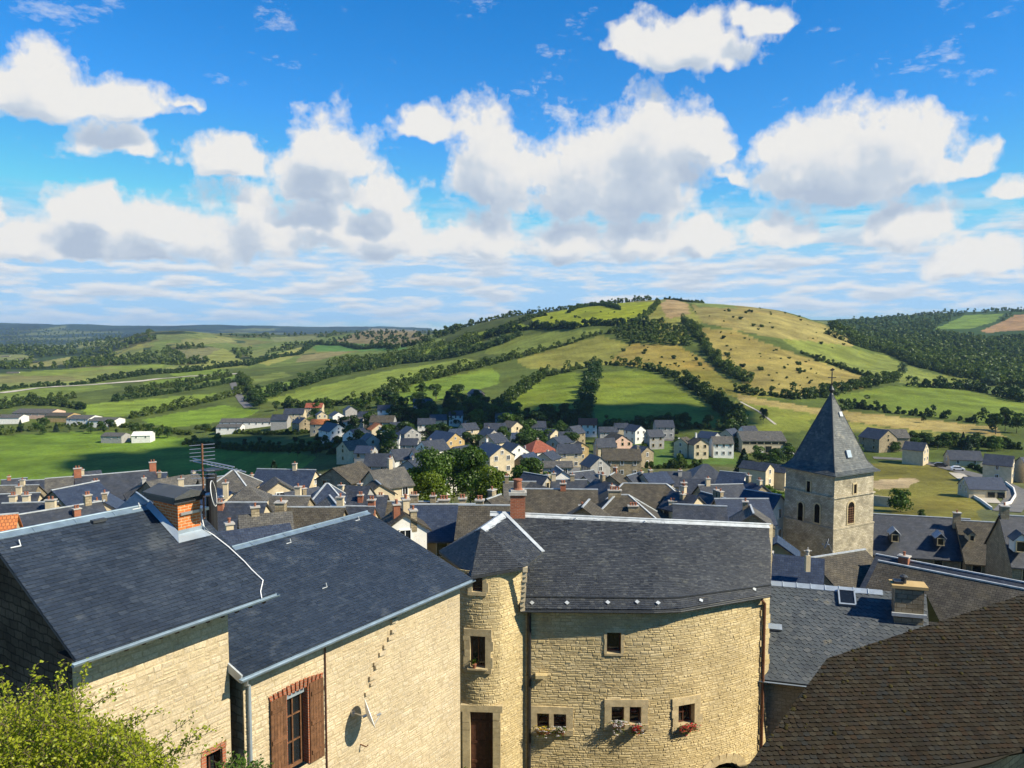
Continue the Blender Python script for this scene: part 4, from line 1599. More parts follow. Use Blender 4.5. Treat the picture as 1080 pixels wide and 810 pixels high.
ruled_slates(mb, HEM, RG, .17, .105, .010, .008, 20)
roofc = mb.build('roof', M['slate_grey'], hc, fix=False)
mb = MB()
ruled_slates(mb, EV, HEM, .2, .12, .014, .009, 40)
mb.build('eave_course', M['slate_grey'], roofc, fix=False)
mb = MB()
for i in range(len(HEM) - 1):
    bar(mb, HEM[i] + UP * .05, HEM[i + 1] + UP * .05, .07, .05)
mb.build('snow_bar', M['lead_dark'], roofc)
for px, py in ((561, 636.5), (598, 636.5), (641, 636), (672, 635.5), (694, 636.5), (739, 634), (795, 622)):
    for i in range(len(EV) - 1):
        pn = (EV[i + 1] - EV[i]).cross(RG[i] - EV[i]).normalized()
        pp = onplane(px, py, EV[i], pn)
        if EV[i].x - .01 <= pp.x <= EV[i + 1].x + .3:
            break
    if pn.z < 0:
        pn = -pn
    ux = (EV[i + 1] - EV[i]).normalized()
    uy = pn.cross(ux)
    mb = MB()
    k = .105
    mb.extr([pp + pn * .04 + ux * k, pp + pn * .04 + uy * k, pp + pn * .04 - ux * k, pp + pn * .04 - uy * k], pn * .025)
    mb.build('snow_guard', M['zinc_pale'], roofc)
mb = MB()
for i in range(len(RG) - 1):
    a, b = RG[i], RG[i + 1]
    if i == 0:
        a = a - (b - a).normalized() * .05
    s_ = UP.cross(b - a).normalized()
    mb.extr([a + s_ * .2 - UP * .08, a + UP * .03, a - s_ * .2 - UP * .09, a - s_ * .2 - UP * .11, a - UP * .03, a + s_ * .2 - UP * .10], b - a)
    mb.tube([a + UP * .05, b + UP * .05], .045, 8)
mb.build('ridge_cap', M['zinc_pale'], roofc)
for px, py in ((607, 549), (680, 552), (769, 556)):
    i = 0 if px < 690 else 2
    pn = (EV[i + 1] - EV[i]).cross(RG[i] - EV[i]).normalized()
    pp = onplane(px, py, EV[i], pn)
    mb = MB()
    mb.tube([pp - V(.1, 0, 0) + UP * .05, pp + V(0, -.05, .12), pp + V(.1, 0, 0) + UP * .05], .028, 6)
    mb.build('roof_hook', M['zinc_pale'], roofc)
half_gutter('gutter', [p + V(0, -.06, -.09) for p in EV], .06, hc, M['lead_dark'])

# bowed front wall
prj = [P(px, 642, 1.0).x for px in (550, 690, 765, 806)]
cp = [(prj[0] * 33.45, 33.45), (prj[1] * 33.2, 33.2), (prj[2] * 34.35, 34.35), (prj[3] * 35.7, 35.7)]


def smooth_curve(pts, n=60):
    out = []
    m = [V(*p, 0) for p in pts]
    m = [m[0] * 2 - m[1]] + m + [m[-1] * 2 - m[-2]]
    for i in range(1, len(m) - 2):
        for k in range(n // (len(m) - 3)):
            t = k / (n // (len(m) - 3))
            p0, p1, p2, p3 = m[i - 1:i + 3]
            out.append(.5 * (2 * p1 + (p2 - p0) * t + (2 * p0 - 5 * p1 + 4 * p2 - p3) * t * t + (3 * p1 - p0 - 3 * p2 + p3) * t ** 3))
    out.append(m[-2])
    return out


CUR = smooth_curve(cp)
ARC = [0]
for i in range(len(CUR) - 1):
    ARC.append(ARC[-1] + (CUR[i + 1] - CUR[i]).length)


def curve_map(cur, arc):
    def f(s, z, d):
        i = max(0, min(len(arc) - 2, int(np.searchsorted(arc, s)) - 1))
        t = (s - arc[i]) / (arc[i + 1] - arc[i])
        p = cur[i].lerp(cur[i + 1], t)
        i0, i1 = max(i - 1, 0), min(i + 2, len(cur) - 1)
        tg = (cur[i1] - cur[i0]).normalized()
        n = V(tg.y, -tg.x, 0)
        p = p + n * d
        return V(p.x, p.y, z)
    return f


def curve_hit(cur, arc, px, py):
    d = ray(px, py)
    u = d.x / d.y
    for i in range(len(cur) - 1):
        f0, f1 = cur[i].x - u * cur[i].y, cur[i + 1].x - u * cur[i + 1].y
        if f0 * f1 <= 0 and f0 != f1:
            t = f0 / (f0 - f1)
            y = cur[i].y + (cur[i + 1].y - cur[i].y) * t
            return arc[i] + (arc[i + 1] - arc[i]) * t, d.z / d.y * y
    return None


wmap = curve_map(CUR, ARC)
hit = lambda px, py: curve_hit(CUR, ARC, px, py)


def opening(px0, py0, px1, py1, hitf=hit):
    s0, z1 = hitf(px0, (py0 + py1) / 2)[0], hitf((px0 + px1) / 2, py0)[1]
    s1, z0 = hitf(px1, (py0 + py1) / 2)[0], hitf((px0 + px1) / 2, py1)[1]
    return (s0, s1, z0, z1)


OPN = [opening(640, 667, 655, 689), opening(566.5, 752, 579, 768), opening(584, 752, 597, 768), opening(645, 745, 658, 763), opening(664, 746, 676, 764), opening(715, 743, 732, 764), opening(739, 804, 781, 850)]
mb = MB()
ztop = min(p.z for p in EV) - .1
zt_l = EV[0].z - .1
stones(mb, ARC[-1], -20, zt_l, wmap, OPN, (.08, .17), (.13, .42), (.003, .020), .012, seed=31, joint=.009)
# wall head follows the rising eave
for i in range(len(CUR) - 1):
    u_ = CUR[i].x / CUR[i].y
    zt_of = lambda c: float(np.interp(c.x, [p.x for p in EV], [p.z for p in EV])) - .1
    mb.face([V(CUR[i].x, CUR[i].y, zt_l - .02), V(CUR[i + 1].x, CUR[i + 1].y, zt_l - .02), V(CUR[i + 1].x, CUR[i + 1].y, zt_of(CUR[i + 1]) + .3), V(CUR[i].x, CUR[i].y, zt_of(CUR[i]) + .3)], 1)
# protruding corbel
s_, z_ = hit(571, 711)
p_ = wmap(s_, z_, .16)
mb.box(p_, (.5, .34, .14))
# ragged quoins at the right-hand end
r = random.Random(2)
z = -20
while z < EV[-1].z - .4:
    h_ = r.uniform(.18, .3)
    s_ = ARC[-1] - .05
    tg = (CUR[-1] - CUR[-3]).normalized()
    nn = V(tg.y, -tg.x, 0)
    p_ = wmap(s_, z + h_ / 2, -.06)
    mb.box(p_ + tg * r.uniform(.02, .14), (r.uniform(.4, .62), .26, h_ - .02), (tg, nn, UP))
    z += h_
wallc = mb.build('front_wall', [M['stone_ochre'], M['mortar']], hc, fix=False)
mb = MB()
pr = CUR[-1]
mb.extr([V(pr.x - .05, pr.y + .1, -20), V(pr.x + .75, pr.y + 8.0, -20), V(pr.x + .75, pr.y + 8, -12), V(pr.x + .45, pr.y + 3.4, RG[-1].z - .15), V(pr.x - .05, pr.y + .1, EV[-1].z - .2)], V(-.35, .04, 0))
mb.build('gable_wall', [M['stone_far']], hc)
mb = MB()
bar(mb, EV[-1] + V(.02, .35, .0), RG[-1] + V(.02, 0, 0), .16, .16)
mb.build('gable_coping', M['dressed'], hc)


def curved_window(op, name='window', **kw):
    s0, s1, z0, z1 = op
    a, b = wmap(s0, z0, 0), wmap(s1, z0, 0)
    u = (b - a).normalized()
    n = V(u.y, -u.x, 0)
    return window_part(name, a, u, n, (b - a).length, z1 - z0, hc, M['wood_dark'], M['glass'], **kw)


curved_window(OPN[0], surround=M['dressed'], sw=.1, bars=(0, 0), depth=.3)
for pair in ((1, 2), (3, 4)):
    for k in pair:
        curved_window(OPN[k], bars=(0, 1), depth=.26)
    s0, s1 = OPN[pair[0]][0], OPN[pair[1]][1]
    z0, z1 = OPN[pair[0]][2], OPN[pair[0]][3]
    a, b = wmap(s0, z0, 0), wmap(s1, z0, 0)
    u = (b - a).normalized()
    n = V(u.y, -u.x, 0)
    ax = (u, n, UP)
    mb = MB()
    W_, H_ = (b - a).length, z1 - z0
    dep = .34
    mid = (OPN[pair[0]][1] - s0, OPN[pair[1]][0] - s0)
    for x0, x1 in ((-.3, -.005), (mid[0] + .005, mid[1] - .005), (W_ + .005, W_ + .3)):
        mb.box(a + u * ((x0 + x1) / 2) - n * (dep / 2 - .06) + UP * (H_ / 2), (x1 - x0, dep, H_), ax)
    mb.box(a + u * (W_ / 2) - n * (dep / 2 - .06) + UP * (H_ + .16), (W_ + .62, dep, .31), ax)
    mb.box(a + u * (W_ / 2) - n * (dep / 2 - .10) - UP * .13, (W_ + .62, dep, .25), ax)
    mb.build('stone_surround', M['dressed'], hc)
curved_window(OPN[5], surround=M['dressed'], sw=.3, bars=(1, 1), depth=.28, proud=.05)
s0, s1, z0, z1 = OPN[6]
mb = MB()
for k in range(12):
    mb.face([wmap(s0 + (s1 - s0) * k / 12, -20, -.45), wmap(s0 + (s1 - s0) * (k + 1) / 12, -20, -.45), wmap(s0 + (s1 - s0) * (k + 1) / 12, z1 + .3, -.45), wmap(s0 + (s1 - s0) * k / 12, z1 + .3, -.45)])
mb.build('cellar_door', M['wood_dark'], hc)
mb = MB()
for k in range(11):
    q = PI * (.5 + k) / 11
    cs = (s0 + s1) / 2 - math.cos(q) * (s1 - s0) * .56
    czz = z1 - .75 + math.sin(q) * .9
    tg = (wmap(cs + .1, 0, 0) - wmap(cs - .1, 0, 0)).normalized()
    nn = V(tg.y, -tg.x, 0)
    rd = (UP * math.sin(q) - tg * math.cos(q)).normalized()
    mb.box(wmap(cs, czz, -.14), (.36, .4, .42), (nn.cross(rd).normalized(), nn, rd))
mb.build('arch', M['dressed'], hc)
mb = MB()
s_, _ = hit(557.5, 700)
pp = wmap(s_ + .03, 0, .09)
mb.tube([V(pp.x, pp.y - .12, zc - .15), V(pp.x, pp.y, zc - .4), V(pp.x, pp.y, -20)], .085, 10)
for z in (-13, -15, -17):
    mb.lathe(V(pp.x, pp.y, z), [(.1, 0), (.1, .06)], 10)
mb.build('downpipe', M['black_metal'], hc)
mb = MB()
s_, _ = hit(797.5, 680)
pp = wmap(ARC[-1] - .12, 0, .13)
mb.tube([V(pp.x - .3, pp.y - .5, EV[-1].z - .2), V(pp.x, pp.y, EV[-1].z - .55), V(pp.x, pp.y, -20)], .06, 8)
mb.build('downpipe', M['rust'], hc)

# turret
TC = V((P(512, 650, 1).x) * 34.1, 34.1, 0)
TR = 1.82
ang = [PI + .15 + k * (PI + .35) / 40 for k in range(41)]
TCUR = [V(TC.x + TR * math.cos(q), TC.y + TR * math.sin(q), 0) for q in ang]
# its right half flattens out and runs into the bowed wall
mid_ = [i for i, q in enumerate(ang) if q < 1.5 * PI + .38][-1]
h0_, h1_ = TCUR[mid_], V(CUR[0].x + .14, CUR[0].y - .02, 0)
t0_, t1_ = V(-math.sin(ang[mid_]), math.cos(ang[mid_]), 0) * 1.1, V(1.0, .12, 0) * .7
herm = lambda t: h0_ * (2 * t ** 3 - 3 * t * t + 1) + t0_ * (t ** 3 - 2 * t * t + t) + h1_ * (3 * t * t - 2 * t ** 3) + t1_ * (t ** 3 - t * t)
TCUR = TCUR[:mid_ + 1] + [herm(k / 14) for k in range(1, 15)]
TARC = [0]
for i in range(len(TCUR) - 1):
    TARC.append(TARC[-1] + (TCUR[i + 1] - TCUR[i]).length)
tmap = curve_map(TCUR, TARC)


def thit(px, py):
    d = ray(px, py)
    u = d.x / d.y
    bestp = None
    for i in range(len(TCUR) - 1):
        f0, f1 = TCUR[i].x - u * TCUR[i].y, TCUR[i + 1].x - u * TCUR[i + 1].y
        if f0 * f1 <= 0 and f0 != f1:
            t = f0 / (f0 - f1)
            y = TCUR[i].y + (TCUR[i + 1].y - TCUR[i].y) * t
            if bestp is None or y < bestp[2]:
                bestp = (TARC[i] + (TARC[i + 1] - TARC[i]) * t, d.z / d.y * y, y)
    return bestp[:2]


TOP = [opening(496, 671, 512, 704, thit), opening(498, 609, 509, 624, thit), opening(496, 751, 520, 815, thit)]
zT = P(510, 604, 32.4).z
mb = MB()
stones(mb, TARC[-1], -20, zT + .1, tmap, TOP, (.08, .17), (.13, .38), (.003, .020), .012, seed=33, joint=.009, step=.25)
mb.build('turret_wall', [M['stone_ochre'], M['mortar']], hc, fix=False)


def turret_window(op, mat, **kw):
    s0, s1, z0, z1 = op
    a, b = tmap(s0, z0, 0), tmap(s1, z0, 0)
    u = (b - a).normalized()
    return window_part('window', a, u, V(u.y, -u.x, 0), (b - a).length, z1 - z0, hc, mat, M['glass'], **kw)


turret_window(TOP[0], M['wood'], surround=M['dressed'], sw=.26, bars=(1, 0), depth=.2, sill=M['dressed'], proud=.06)
turret_window(TOP[1], M['wood_dark'], surround=M['dressed'], sw=.18, bars=(0, 0), depth=.2)
s0, s1, z0, z1 = TOP[2]
a, b = tmap(s0, z0, 0), tmap(s1, z0, 0)
u = (b - a).normalized()
n = V(u.y, -u.x, 0)
wd = (b - a).length
mb = MB()
zb0 = -18.65
for k in range(6):
    mb.box(a + u * (wd * (k + .5) / 6) - n * .2 + UP * ((zb0 - z0) / 2 + (z1 - z0) / 2), (wd / 6 - .008, .05, z1 - zb0), (u, n, UP))
for f_ in (.12, .45, .8):
    mb.box(a + u * (wd / 2) - n * .165 + UP * (zb0 - z0 + (z1 - zb0) * f_), (wd - .1, .03, .12), (u, n, UP))
mb.build('turret_door', M['wood_dark'], hc)
mb = MB()
for x in (-.16, wd + .16):
    zz_ = zb0
    while zz_ < z1:
        h_ = rnd.uniform(.3, .5)
        mb.box(a + u * x - n * .1 + UP * (zz_ - z0 + h_ / 2), (.32, .36, min(h_, z1 - zz_) - .01), (u, n, UP))
        zz_ += h_
mb.box(a + u * (wd / 2) - n * .1 + UP * (z1 - z0 + .14), (wd + .8, .36, .28), (u, n, UP))
mb.build('door_surround', M['dressed'], hc)

# turret roof: a small hipped cap leaning into the main roof
tA = P(531, 541, 36.6)   # where its ridge meets the main roof
tB = P(507, 558, 34.2)   # outer end of the little ridge
tL0, tL1 = P(463, 581, 35.5), P(497, 608, 32.0)
tF = P(553, 598, 32.5)
tV = P(573, 583, 34.0)
mb = MB()
for poly in ([tB, tL0, tL1], [tB, tL1, tF], [tB, tF, tV, tA], [tA, tL0, tB]):
    ctr = sum(poly, V(0, 0, 0)) / len(poly)
    mb.face([p - UP * .03 for p in poly])
    mb.face([p - UP * .12 for p in poly[::-1]])
    for i in range(len(poly)):
        a, b = poly[i], poly[(i + 1) % len(poly)]
        mb.face([a - UP * .03, a - UP * .12, b - UP * .12, b - UP * .03])
    for k in range(1, len(poly) - 1):
        slates(mb, [poly[0], poly[k], poly[k + 1]], .17, .11, .010, .006, seed=60 + k, lap=1.3)
troof = mb.build('turret_roof', M['slate_grey'], hc, fix=False)
mb = MB()
s_ = UP.cross(tA - tB).normalized()
mb.extr([tB + s_ * .28 - UP * .10, tB + UP * .05, tB - s_ * .28 - UP * .10, tB - s_ * .28 - UP * .13, tB + UP * .0, tB + s_ * .28 - UP * .13], tA - tB)
bar(mb, tA + UP * .05, tV + UP * .05, .18, .04)
mb.build('hip_flashing', M['zinc_pale'], troof)
mb = MB()  # pale bedding between the turret and the main eave
for k in range(9):
    t_ = k / 8
    p_ = tF.lerp(EV[0] + V(.05, 0, .1), t_)
    mb.box(p_ + V(.02 + rnd.uniform(-.03, .03), .08, -.12), (.2, .2, .2))
mb.build('bedding', M['plaster_cream'], hc)

# tall chimney on the ridge
c_ = P(546, 540, 38.0)
mb = MB()
mb.box(c_ + UP * .25, (.72, .6, 1.3))
chc = mb.build('chimney', M['brick_dark'], hc)
mb = MB()
mb.box(c_ + UP * .95, (.86, .74, .14))
mb.box(c_ + UP * 1.06, (.66, .56, .1))
mb.build('chimney_cap', M['cement'], chc)
mb = MB()
mb.lathe(c_ + UP * 1.11, [(.25, 0), (.2, .08), (.19, .40), (.23, .44), (.23, .5), (.15, .52)], 14)
mb.build('chimney_pot', M['clay_pot'], chc)


# flowers
def flower_box(px, py, width, cols, label, seed, hang=.3):
    s_, z_ = hit(px, py)
    c = wmap(s_, z_, .2)
    a, b = wmap(s_ - .2, z_, .2), wmap(s_ + .2, z_, .2)
    u = (b - a).normalized()
    n = V(u.y, -u.x, 0)
    t_ = thing('flower_box', c - UP * .1, label, 'flower box', 'flower boxes under the small windows')
    mb = MB()
    mb.extr([c - u * width / 2 - n * .08 - UP * .1, c - u * width / 2 + n * .07 - UP * .1, c - u * width / 2 + n * .1 + UP * .08, c - u * width / 2 - n * .11 + UP * .08], u * width)
    mb.build('trough', M['clay_pot'], t_)
    r = random.Random(seed)
    lf, fl_ = MB(), [MB() for _ in cols]
    for k in range(150):
        p = c + u * r.gauss(0, width * .33) + n * r.uniform(-.08, .2) + UP * (r.uniform(.05, .26) - (r.random() < .35) * r.uniform(.1, hang))
        q = V(r.uniform(-1, 1), r.uniform(-1, 1), r.uniform(-1, 1)).normalized()
        w_ = q.cross(V(r.random(), r.random(), r.random())).normalized()
        v_ = q.cross(w_)
        k_ = r.uniform(.025, .05)
        lf.face([p - w_ * k_, p - v_ * k_ * .7, p + w_ * k_, p + v_ * k_ * .7])
    for k in range(46):
        p = c + u * r.gauss(0, width * .32) + n * r.uniform(.0, .24) + UP * (r.uniform(.08, .3) - (r.random() < .3) * r.uniform(.1, hang))
        m_ = fl_[r.randrange(len(cols))]
        for j in range(5):
            q = 2 * PI * j / 5
            w_ = (u * math.cos(q) + (UP * .8 + n * .6).normalized() * math.sin(q))
            v_ = (n + UP * .3)
            k_ = .045
            m_.face([p, p + w_ * k_ + v_ * .01 + UP.cross(w_) * .02, p + w_ * k_ * 1.4, p + w_ * k_ + v_ * .02 - UP.cross(w_) * .02])
    lf.build('foliage', M['leaf_gold'], t_, fix=False)
    for m_, cname in zip(fl_, cols):
        m_.build('blossom', M[cname], t_, fix=False)


flower_box(573, 769, .55, ['petal_white', 'petal_yellow'], 'flower box of white flowers below the left double window, by the black downpipe', 1)
flower_box(590, 770, .4, ['leaf_gold', 'petal_white'], 'mostly green plant box below the left double window', 2)
flower_box(652, 763, .5, ['petal_white', 'petal_white'], 'white blossoms hanging from the left half of the middle double window', 3, .5)
flower_box(671, 767, .45, ['petal_red', 'petal_red', 'petal_white'], 'red blossoms on the right half of the middle double window', 4)
flower_box(723, 766, .75, ['petal_red', 'petal_red'], 'bright red flowers below the single window at the far right of the bowed wall', 5)
c_ = tmap(TOP[0][0] + .2, TOP[0][2], .08)
fp = thing('flower_pot', c_, 'clay pot with a small plant on the turret window sill', 'flower pot')
mb = MB()
mb.lathe(c_, [(.06, 0), (.09, .14), (.1, .15), (.1, .18)], 10)
mb.build('pot', M['clay_pot'], fp)
mb = MB()
r = random.Random(9)
for k in range(50):
    p = c_ + V(r.gauss(0, .07), r.gauss(0, .07), .2 + r.random() * .2)
    w_ = V(r.uniform(-1, 1), r.uniform(-1, 1), r.uniform(-1, 1)).normalized() * .045
    v_ = w_.cross(V(.3, .5, .8)).normalized() * .03
    mb.face([p - w_, p - v_, p + w_, p + v_])
mb.build('foliage', M['leaf'], fp, fix=False)

# ------------------------------------------------------------------ lichened slate house right of the bowed house
R0, R1 = P(811, 613, 39.5), P(977, 627, 37.6)
Ea = P(799, 716, 35.6)
pn = (R1 - R0).cross(Ea - R0).normalized()
if pn.z < 0:
    pn = -pn
Eb = onplane(852, 722, R0, pn)
ed = (Eb - Ea)
Ec = Ea + (R1 - R0) * 1.02
hr = thing('slate_house', V(14, 37, -20), 'lichen-spotted slate house between the bowed house and the brown tiled roof', 'house')
mb = MB()
quad = [Ea, Ec, R1, R0]
mb.face([p - pn * .02 for p in quad])
mb.face([p - pn * .12 for p in quad[::-1]])
for i in range(4):
    a, b = quad[i], quad[(i + 1) % 4]
    mb.face([a - pn * .02, a - pn * .12, b - pn * .12, b - pn * .02])
bk = V(2.5, 3.2, -2.6)
mb.face([R0, R1, R1 + bk, R0 + bk])
for tri in ([Ea, Ec, R1], [Ea, R1, R0]):
    slates(mb, tri, .30, .2, .014, .007, seed=70, lap=1.4, diamond=True)
roofr = mb.build('roof', M['slate_old'], hr, fix=False)
mb = MB()
s_ = UP.cross(R1 - R0).normalized()
RQ = R0.lerp(R1, .73)
mb.extr([R0 + s_ * .24 - UP * .13, R0 + UP * .04, R0 - s_ * .24 - UP * .13, R0 - s_ * .24 - UP * .16, R0, R0 + s_ * .24 - UP * .16], RQ - R0)
for k in range(1, 8):
    p_ = R0.lerp(RQ, k / 8)
    mb.tube([p_ + s_ * .25 - UP * .11, p_ + UP * .06, p_ - s_ * .25 - UP * .11], .018, 5)
mb.build('ridge_cap', M['zinc'], roofr)
# roof window
c_ = onplane(893, 631, R0, pn)
ux = (R1 - R0).normalized()
uy = pn.cross(ux)
mb = MB()
for a, b, w_, h_ in ((-.36, 0, .07, .84), (.36, 0, .07, .84), (0, -.40, .78, .07), (0, .40, .78, .07)):
    mb.box(c_ + ux * a + uy * b + pn * .07, (w_, h_, .16), (ux, uy, pn))
sk = mb.build('roof_window', M['zinc'], hr)
mb = MB()
mb.box(c_ + pn * .1, (.64, .74, .02), (ux, uy, pn))
mb.build('pane', M['glass'], sk)
c_ = onplane(815, 662, R0, pn)
mb = MB()
mb.solid([c_ - ux * .42 - uy * .16 + pn * .16, c_ + ux * .42 - uy * .16 + pn * .16, c_ + ux * .42 + uy * .22 + pn * .02, c_ - ux * .42 + uy * .22 + pn * .02, c_ - ux * .42 - uy * .16 + pn * .02, c_ + ux * .42 - uy * .16 + pn * .02], [(0, 1, 2, 3), (0, 4, 5, 1), (0, 3, 4), (1, 5, 2)])
mb.build('roof_vent', M['zinc'], roofr)
mb = MB()
wa_, wb_ = Ea - UP * .15 + V(.3, .35, 0), Ec - UP * .15 + V(-.2, .3, 0)
mb.extr([V(wa_.x, wa_.y, -21), V(wb_.x, wb_.y, -21), wb_, wa_], V(.25, .3, 0))
mb.extr([V(wa_.x - .1, wa_.y + .2, -21), V(R0.x - .05, R0.y + 1, -21), R0 + V(-.05, .3, -.25), wa_ + V(-.1, .2, 0)], V(.3, 0, 0))
mb.build('wall', M['stone_warm'], hr)
half_gutter('gutter', [Ea + V(0, -.07, -.06), Ec + V(0, -.07, -.06)], .06, hr, M['zinc'])
# broad stone chimney at its right end
c_ = P(957, 640, 36.9)
cax = (ux * V(1, 1, 0)).normalized() if False else V(ux.x, ux.y, 0).normalized()
cay = V(-cax.y, cax.x, 0)
mb = MB()
mb.box(c_ + UP * .15, (1.25, .75, 1.7), (cax, cay, UP))
chr_ = mb.build('chimney', M['stone_far'], hr)
mb = MB()
mb.box(c_ + UP * 1.06, (1.55, .95, .14), (cax, cay, UP))
mb.build('chimney_cap', M['plaster_ochre'], chr_)
mb = MB()
mb.box(c_ + UP * 1.19 - cax * .45, (.4, .5, .12), (cax, cay, UP))
mb.lathe(c_ + UP * 1.13 - cax * .2, [(.12, 0), (.12, .25), (.19, .27), (.19, .33), (.05, .42)], 10)
mb.build('chimney_pot', M['lead_dark'], chr_)
mb = MB()
mb.box(c_ - cay * .42 - UP * .26, (1.5, .12, .16), (cax, cay, UP))
mb.build('flashing', M['zinc_pale'], chr_)

# ------------------------------------------------------------------ brown tiled roof (near right)
hb = thing('tiled_roof_house', V(14, 27, -20), 'large near roof of mossy brown scalloped tiles at the lower right', 'house')
EVB = P(1047, 803, 24.0)
TB = math.tan(math.radians(33))
e_dir = V(1, .06, 0).normalized()
pnb = e_dir.cross(V(0, 1, TB)).normalized()
if pnb.z < 0:
    pnb = -pnb
bp_ = lambda px, py: onplane(px, py, EVB, pnb)
polyb = [bp_(775, 826), EVB + (bp_(960, 830) - EVB) * 1.0, EVB, bp_(1080, 764), bp_(1230, 700), bp_(1230, 580), bp_(1080, 627), bp_(975, 661), bp_(872, 695), bp_(848, 727)]
polyb = [bp_(774, 828), bp_(955, 828), bp_(1047, 803), bp_(1066, 795), bp_(1200, 770), bp_(1200, 588), bp_(1080, 627), bp_(975, 660), bp_(872, 695)]
mb = MB()
mb.face([p - pnb * .03 for p in polyb])
mb.face([p - pnb * .16 for p in polyb[::-1]])
for i in range(len(polyb)):
    a, b = polyb[i], polyb[(i + 1) % len(polyb)]
    mb.face([a - pnb * .16, b - pnb * .16, b - pnb * .03, a - pnb * .03])
for i in range(6, 8):  # hidden slope beyond the top edge
    a, b = polyb[i], polyb[i + 1]
    mb.face([a - UP * .02, b - UP * .02, b + V(.5, 3, -2.6), a + V(.5, 3, -2.6)])
a, b = polyb[8], polyb[0]
mb.face([a - UP * .02, b - UP * .02, b + V(-.25, .35, -1.0), a + V(-.25, .45, -1.0)])
slates(mb, polyb, .205, .148, .03, .016, scal=True, seed=80, lap=1.5)
roofb = mb.build('roof', M['tile_brown'], hb, fix=False)
mb = MB()
wl = [polyb[0] + V(.6, .5, -.3), polyb[2] + V(-.1, .5, -.3), polyb[3] + V(-.1, .5, -.3), polyb[5] + V(0, .5, -.5), polyb[7] + V(0, .2, -.6), polyb[8] + V(.4, -.1, -.5)]
for i in range(len(wl)):
    a, b = wl[i], wl[(i + 1) % len(wl)]
    mb.face([V(a.x, a.y, -22), V(b.x, b.y, -22), b, a])
mb.build('wall', M['stone_far'], hb)
mb = MB()
p_ = bp_(1080, 775)
mb.box(p_ + V(.25, -.4, -.25), (.5, 1.0, .5))
mb.build('gutter_box', M['plaster_white'], hb)

# ------------------------------------------------------------------ the old town and the valley houses
_win = {}


def win_mesh(w_, h_, arch=False, dark=False):
    key = (round(w_, 2), round(h_, 2), arch, dark)
    if key in _win:
        return _win[key]
    mb = MB()
    t_ = .09
    for a, b, ww, hh in ((-w_ / 2, 0, t_, h_), (w_ / 2, 0, t_, h_), (0, h_ / 2, w_ + t_, t_), (0, -h_ / 2, w_ + 2 * t_, t_)):
        mb.box((a, -.03, b), (ww, .12, hh))
    if not dark:
        mb.box((0, -.005, 0), (.05, .05, h_ - t_))
    mb.box((0, .005, 0), (w_ - .02, .03, h_ - .02), m=1)
    if arch:
        mb.extr([(w_ / 2 * math.cos(q), -.0, h_ / 2 + w_ / 2 * math.sin(q)) for q in (PI * k / 10 for k in range(11))], V(0, -.02, 0), 1)
    o = mb.build('window', [M['dressed'] if dark else M['white_paint'], M['glass']])
    me = o.data
    bpy.data.objects.remove(o)
    _win[key] = me
    return me


def put_window(root, p, nrm, w_=.9, h_=1.2, name='window', mesh=None, arch=False, dark=False):
    o = bpy.data.objects.new(name, mesh or win_mesh(w_, h_, arch, dark))
    COL.objects.link(o)
    o.parent = root
    o.location = p - root.location
    o.rotation_euler = (0, 0, math.atan2(nrm.x, -nrm.y))
    return o


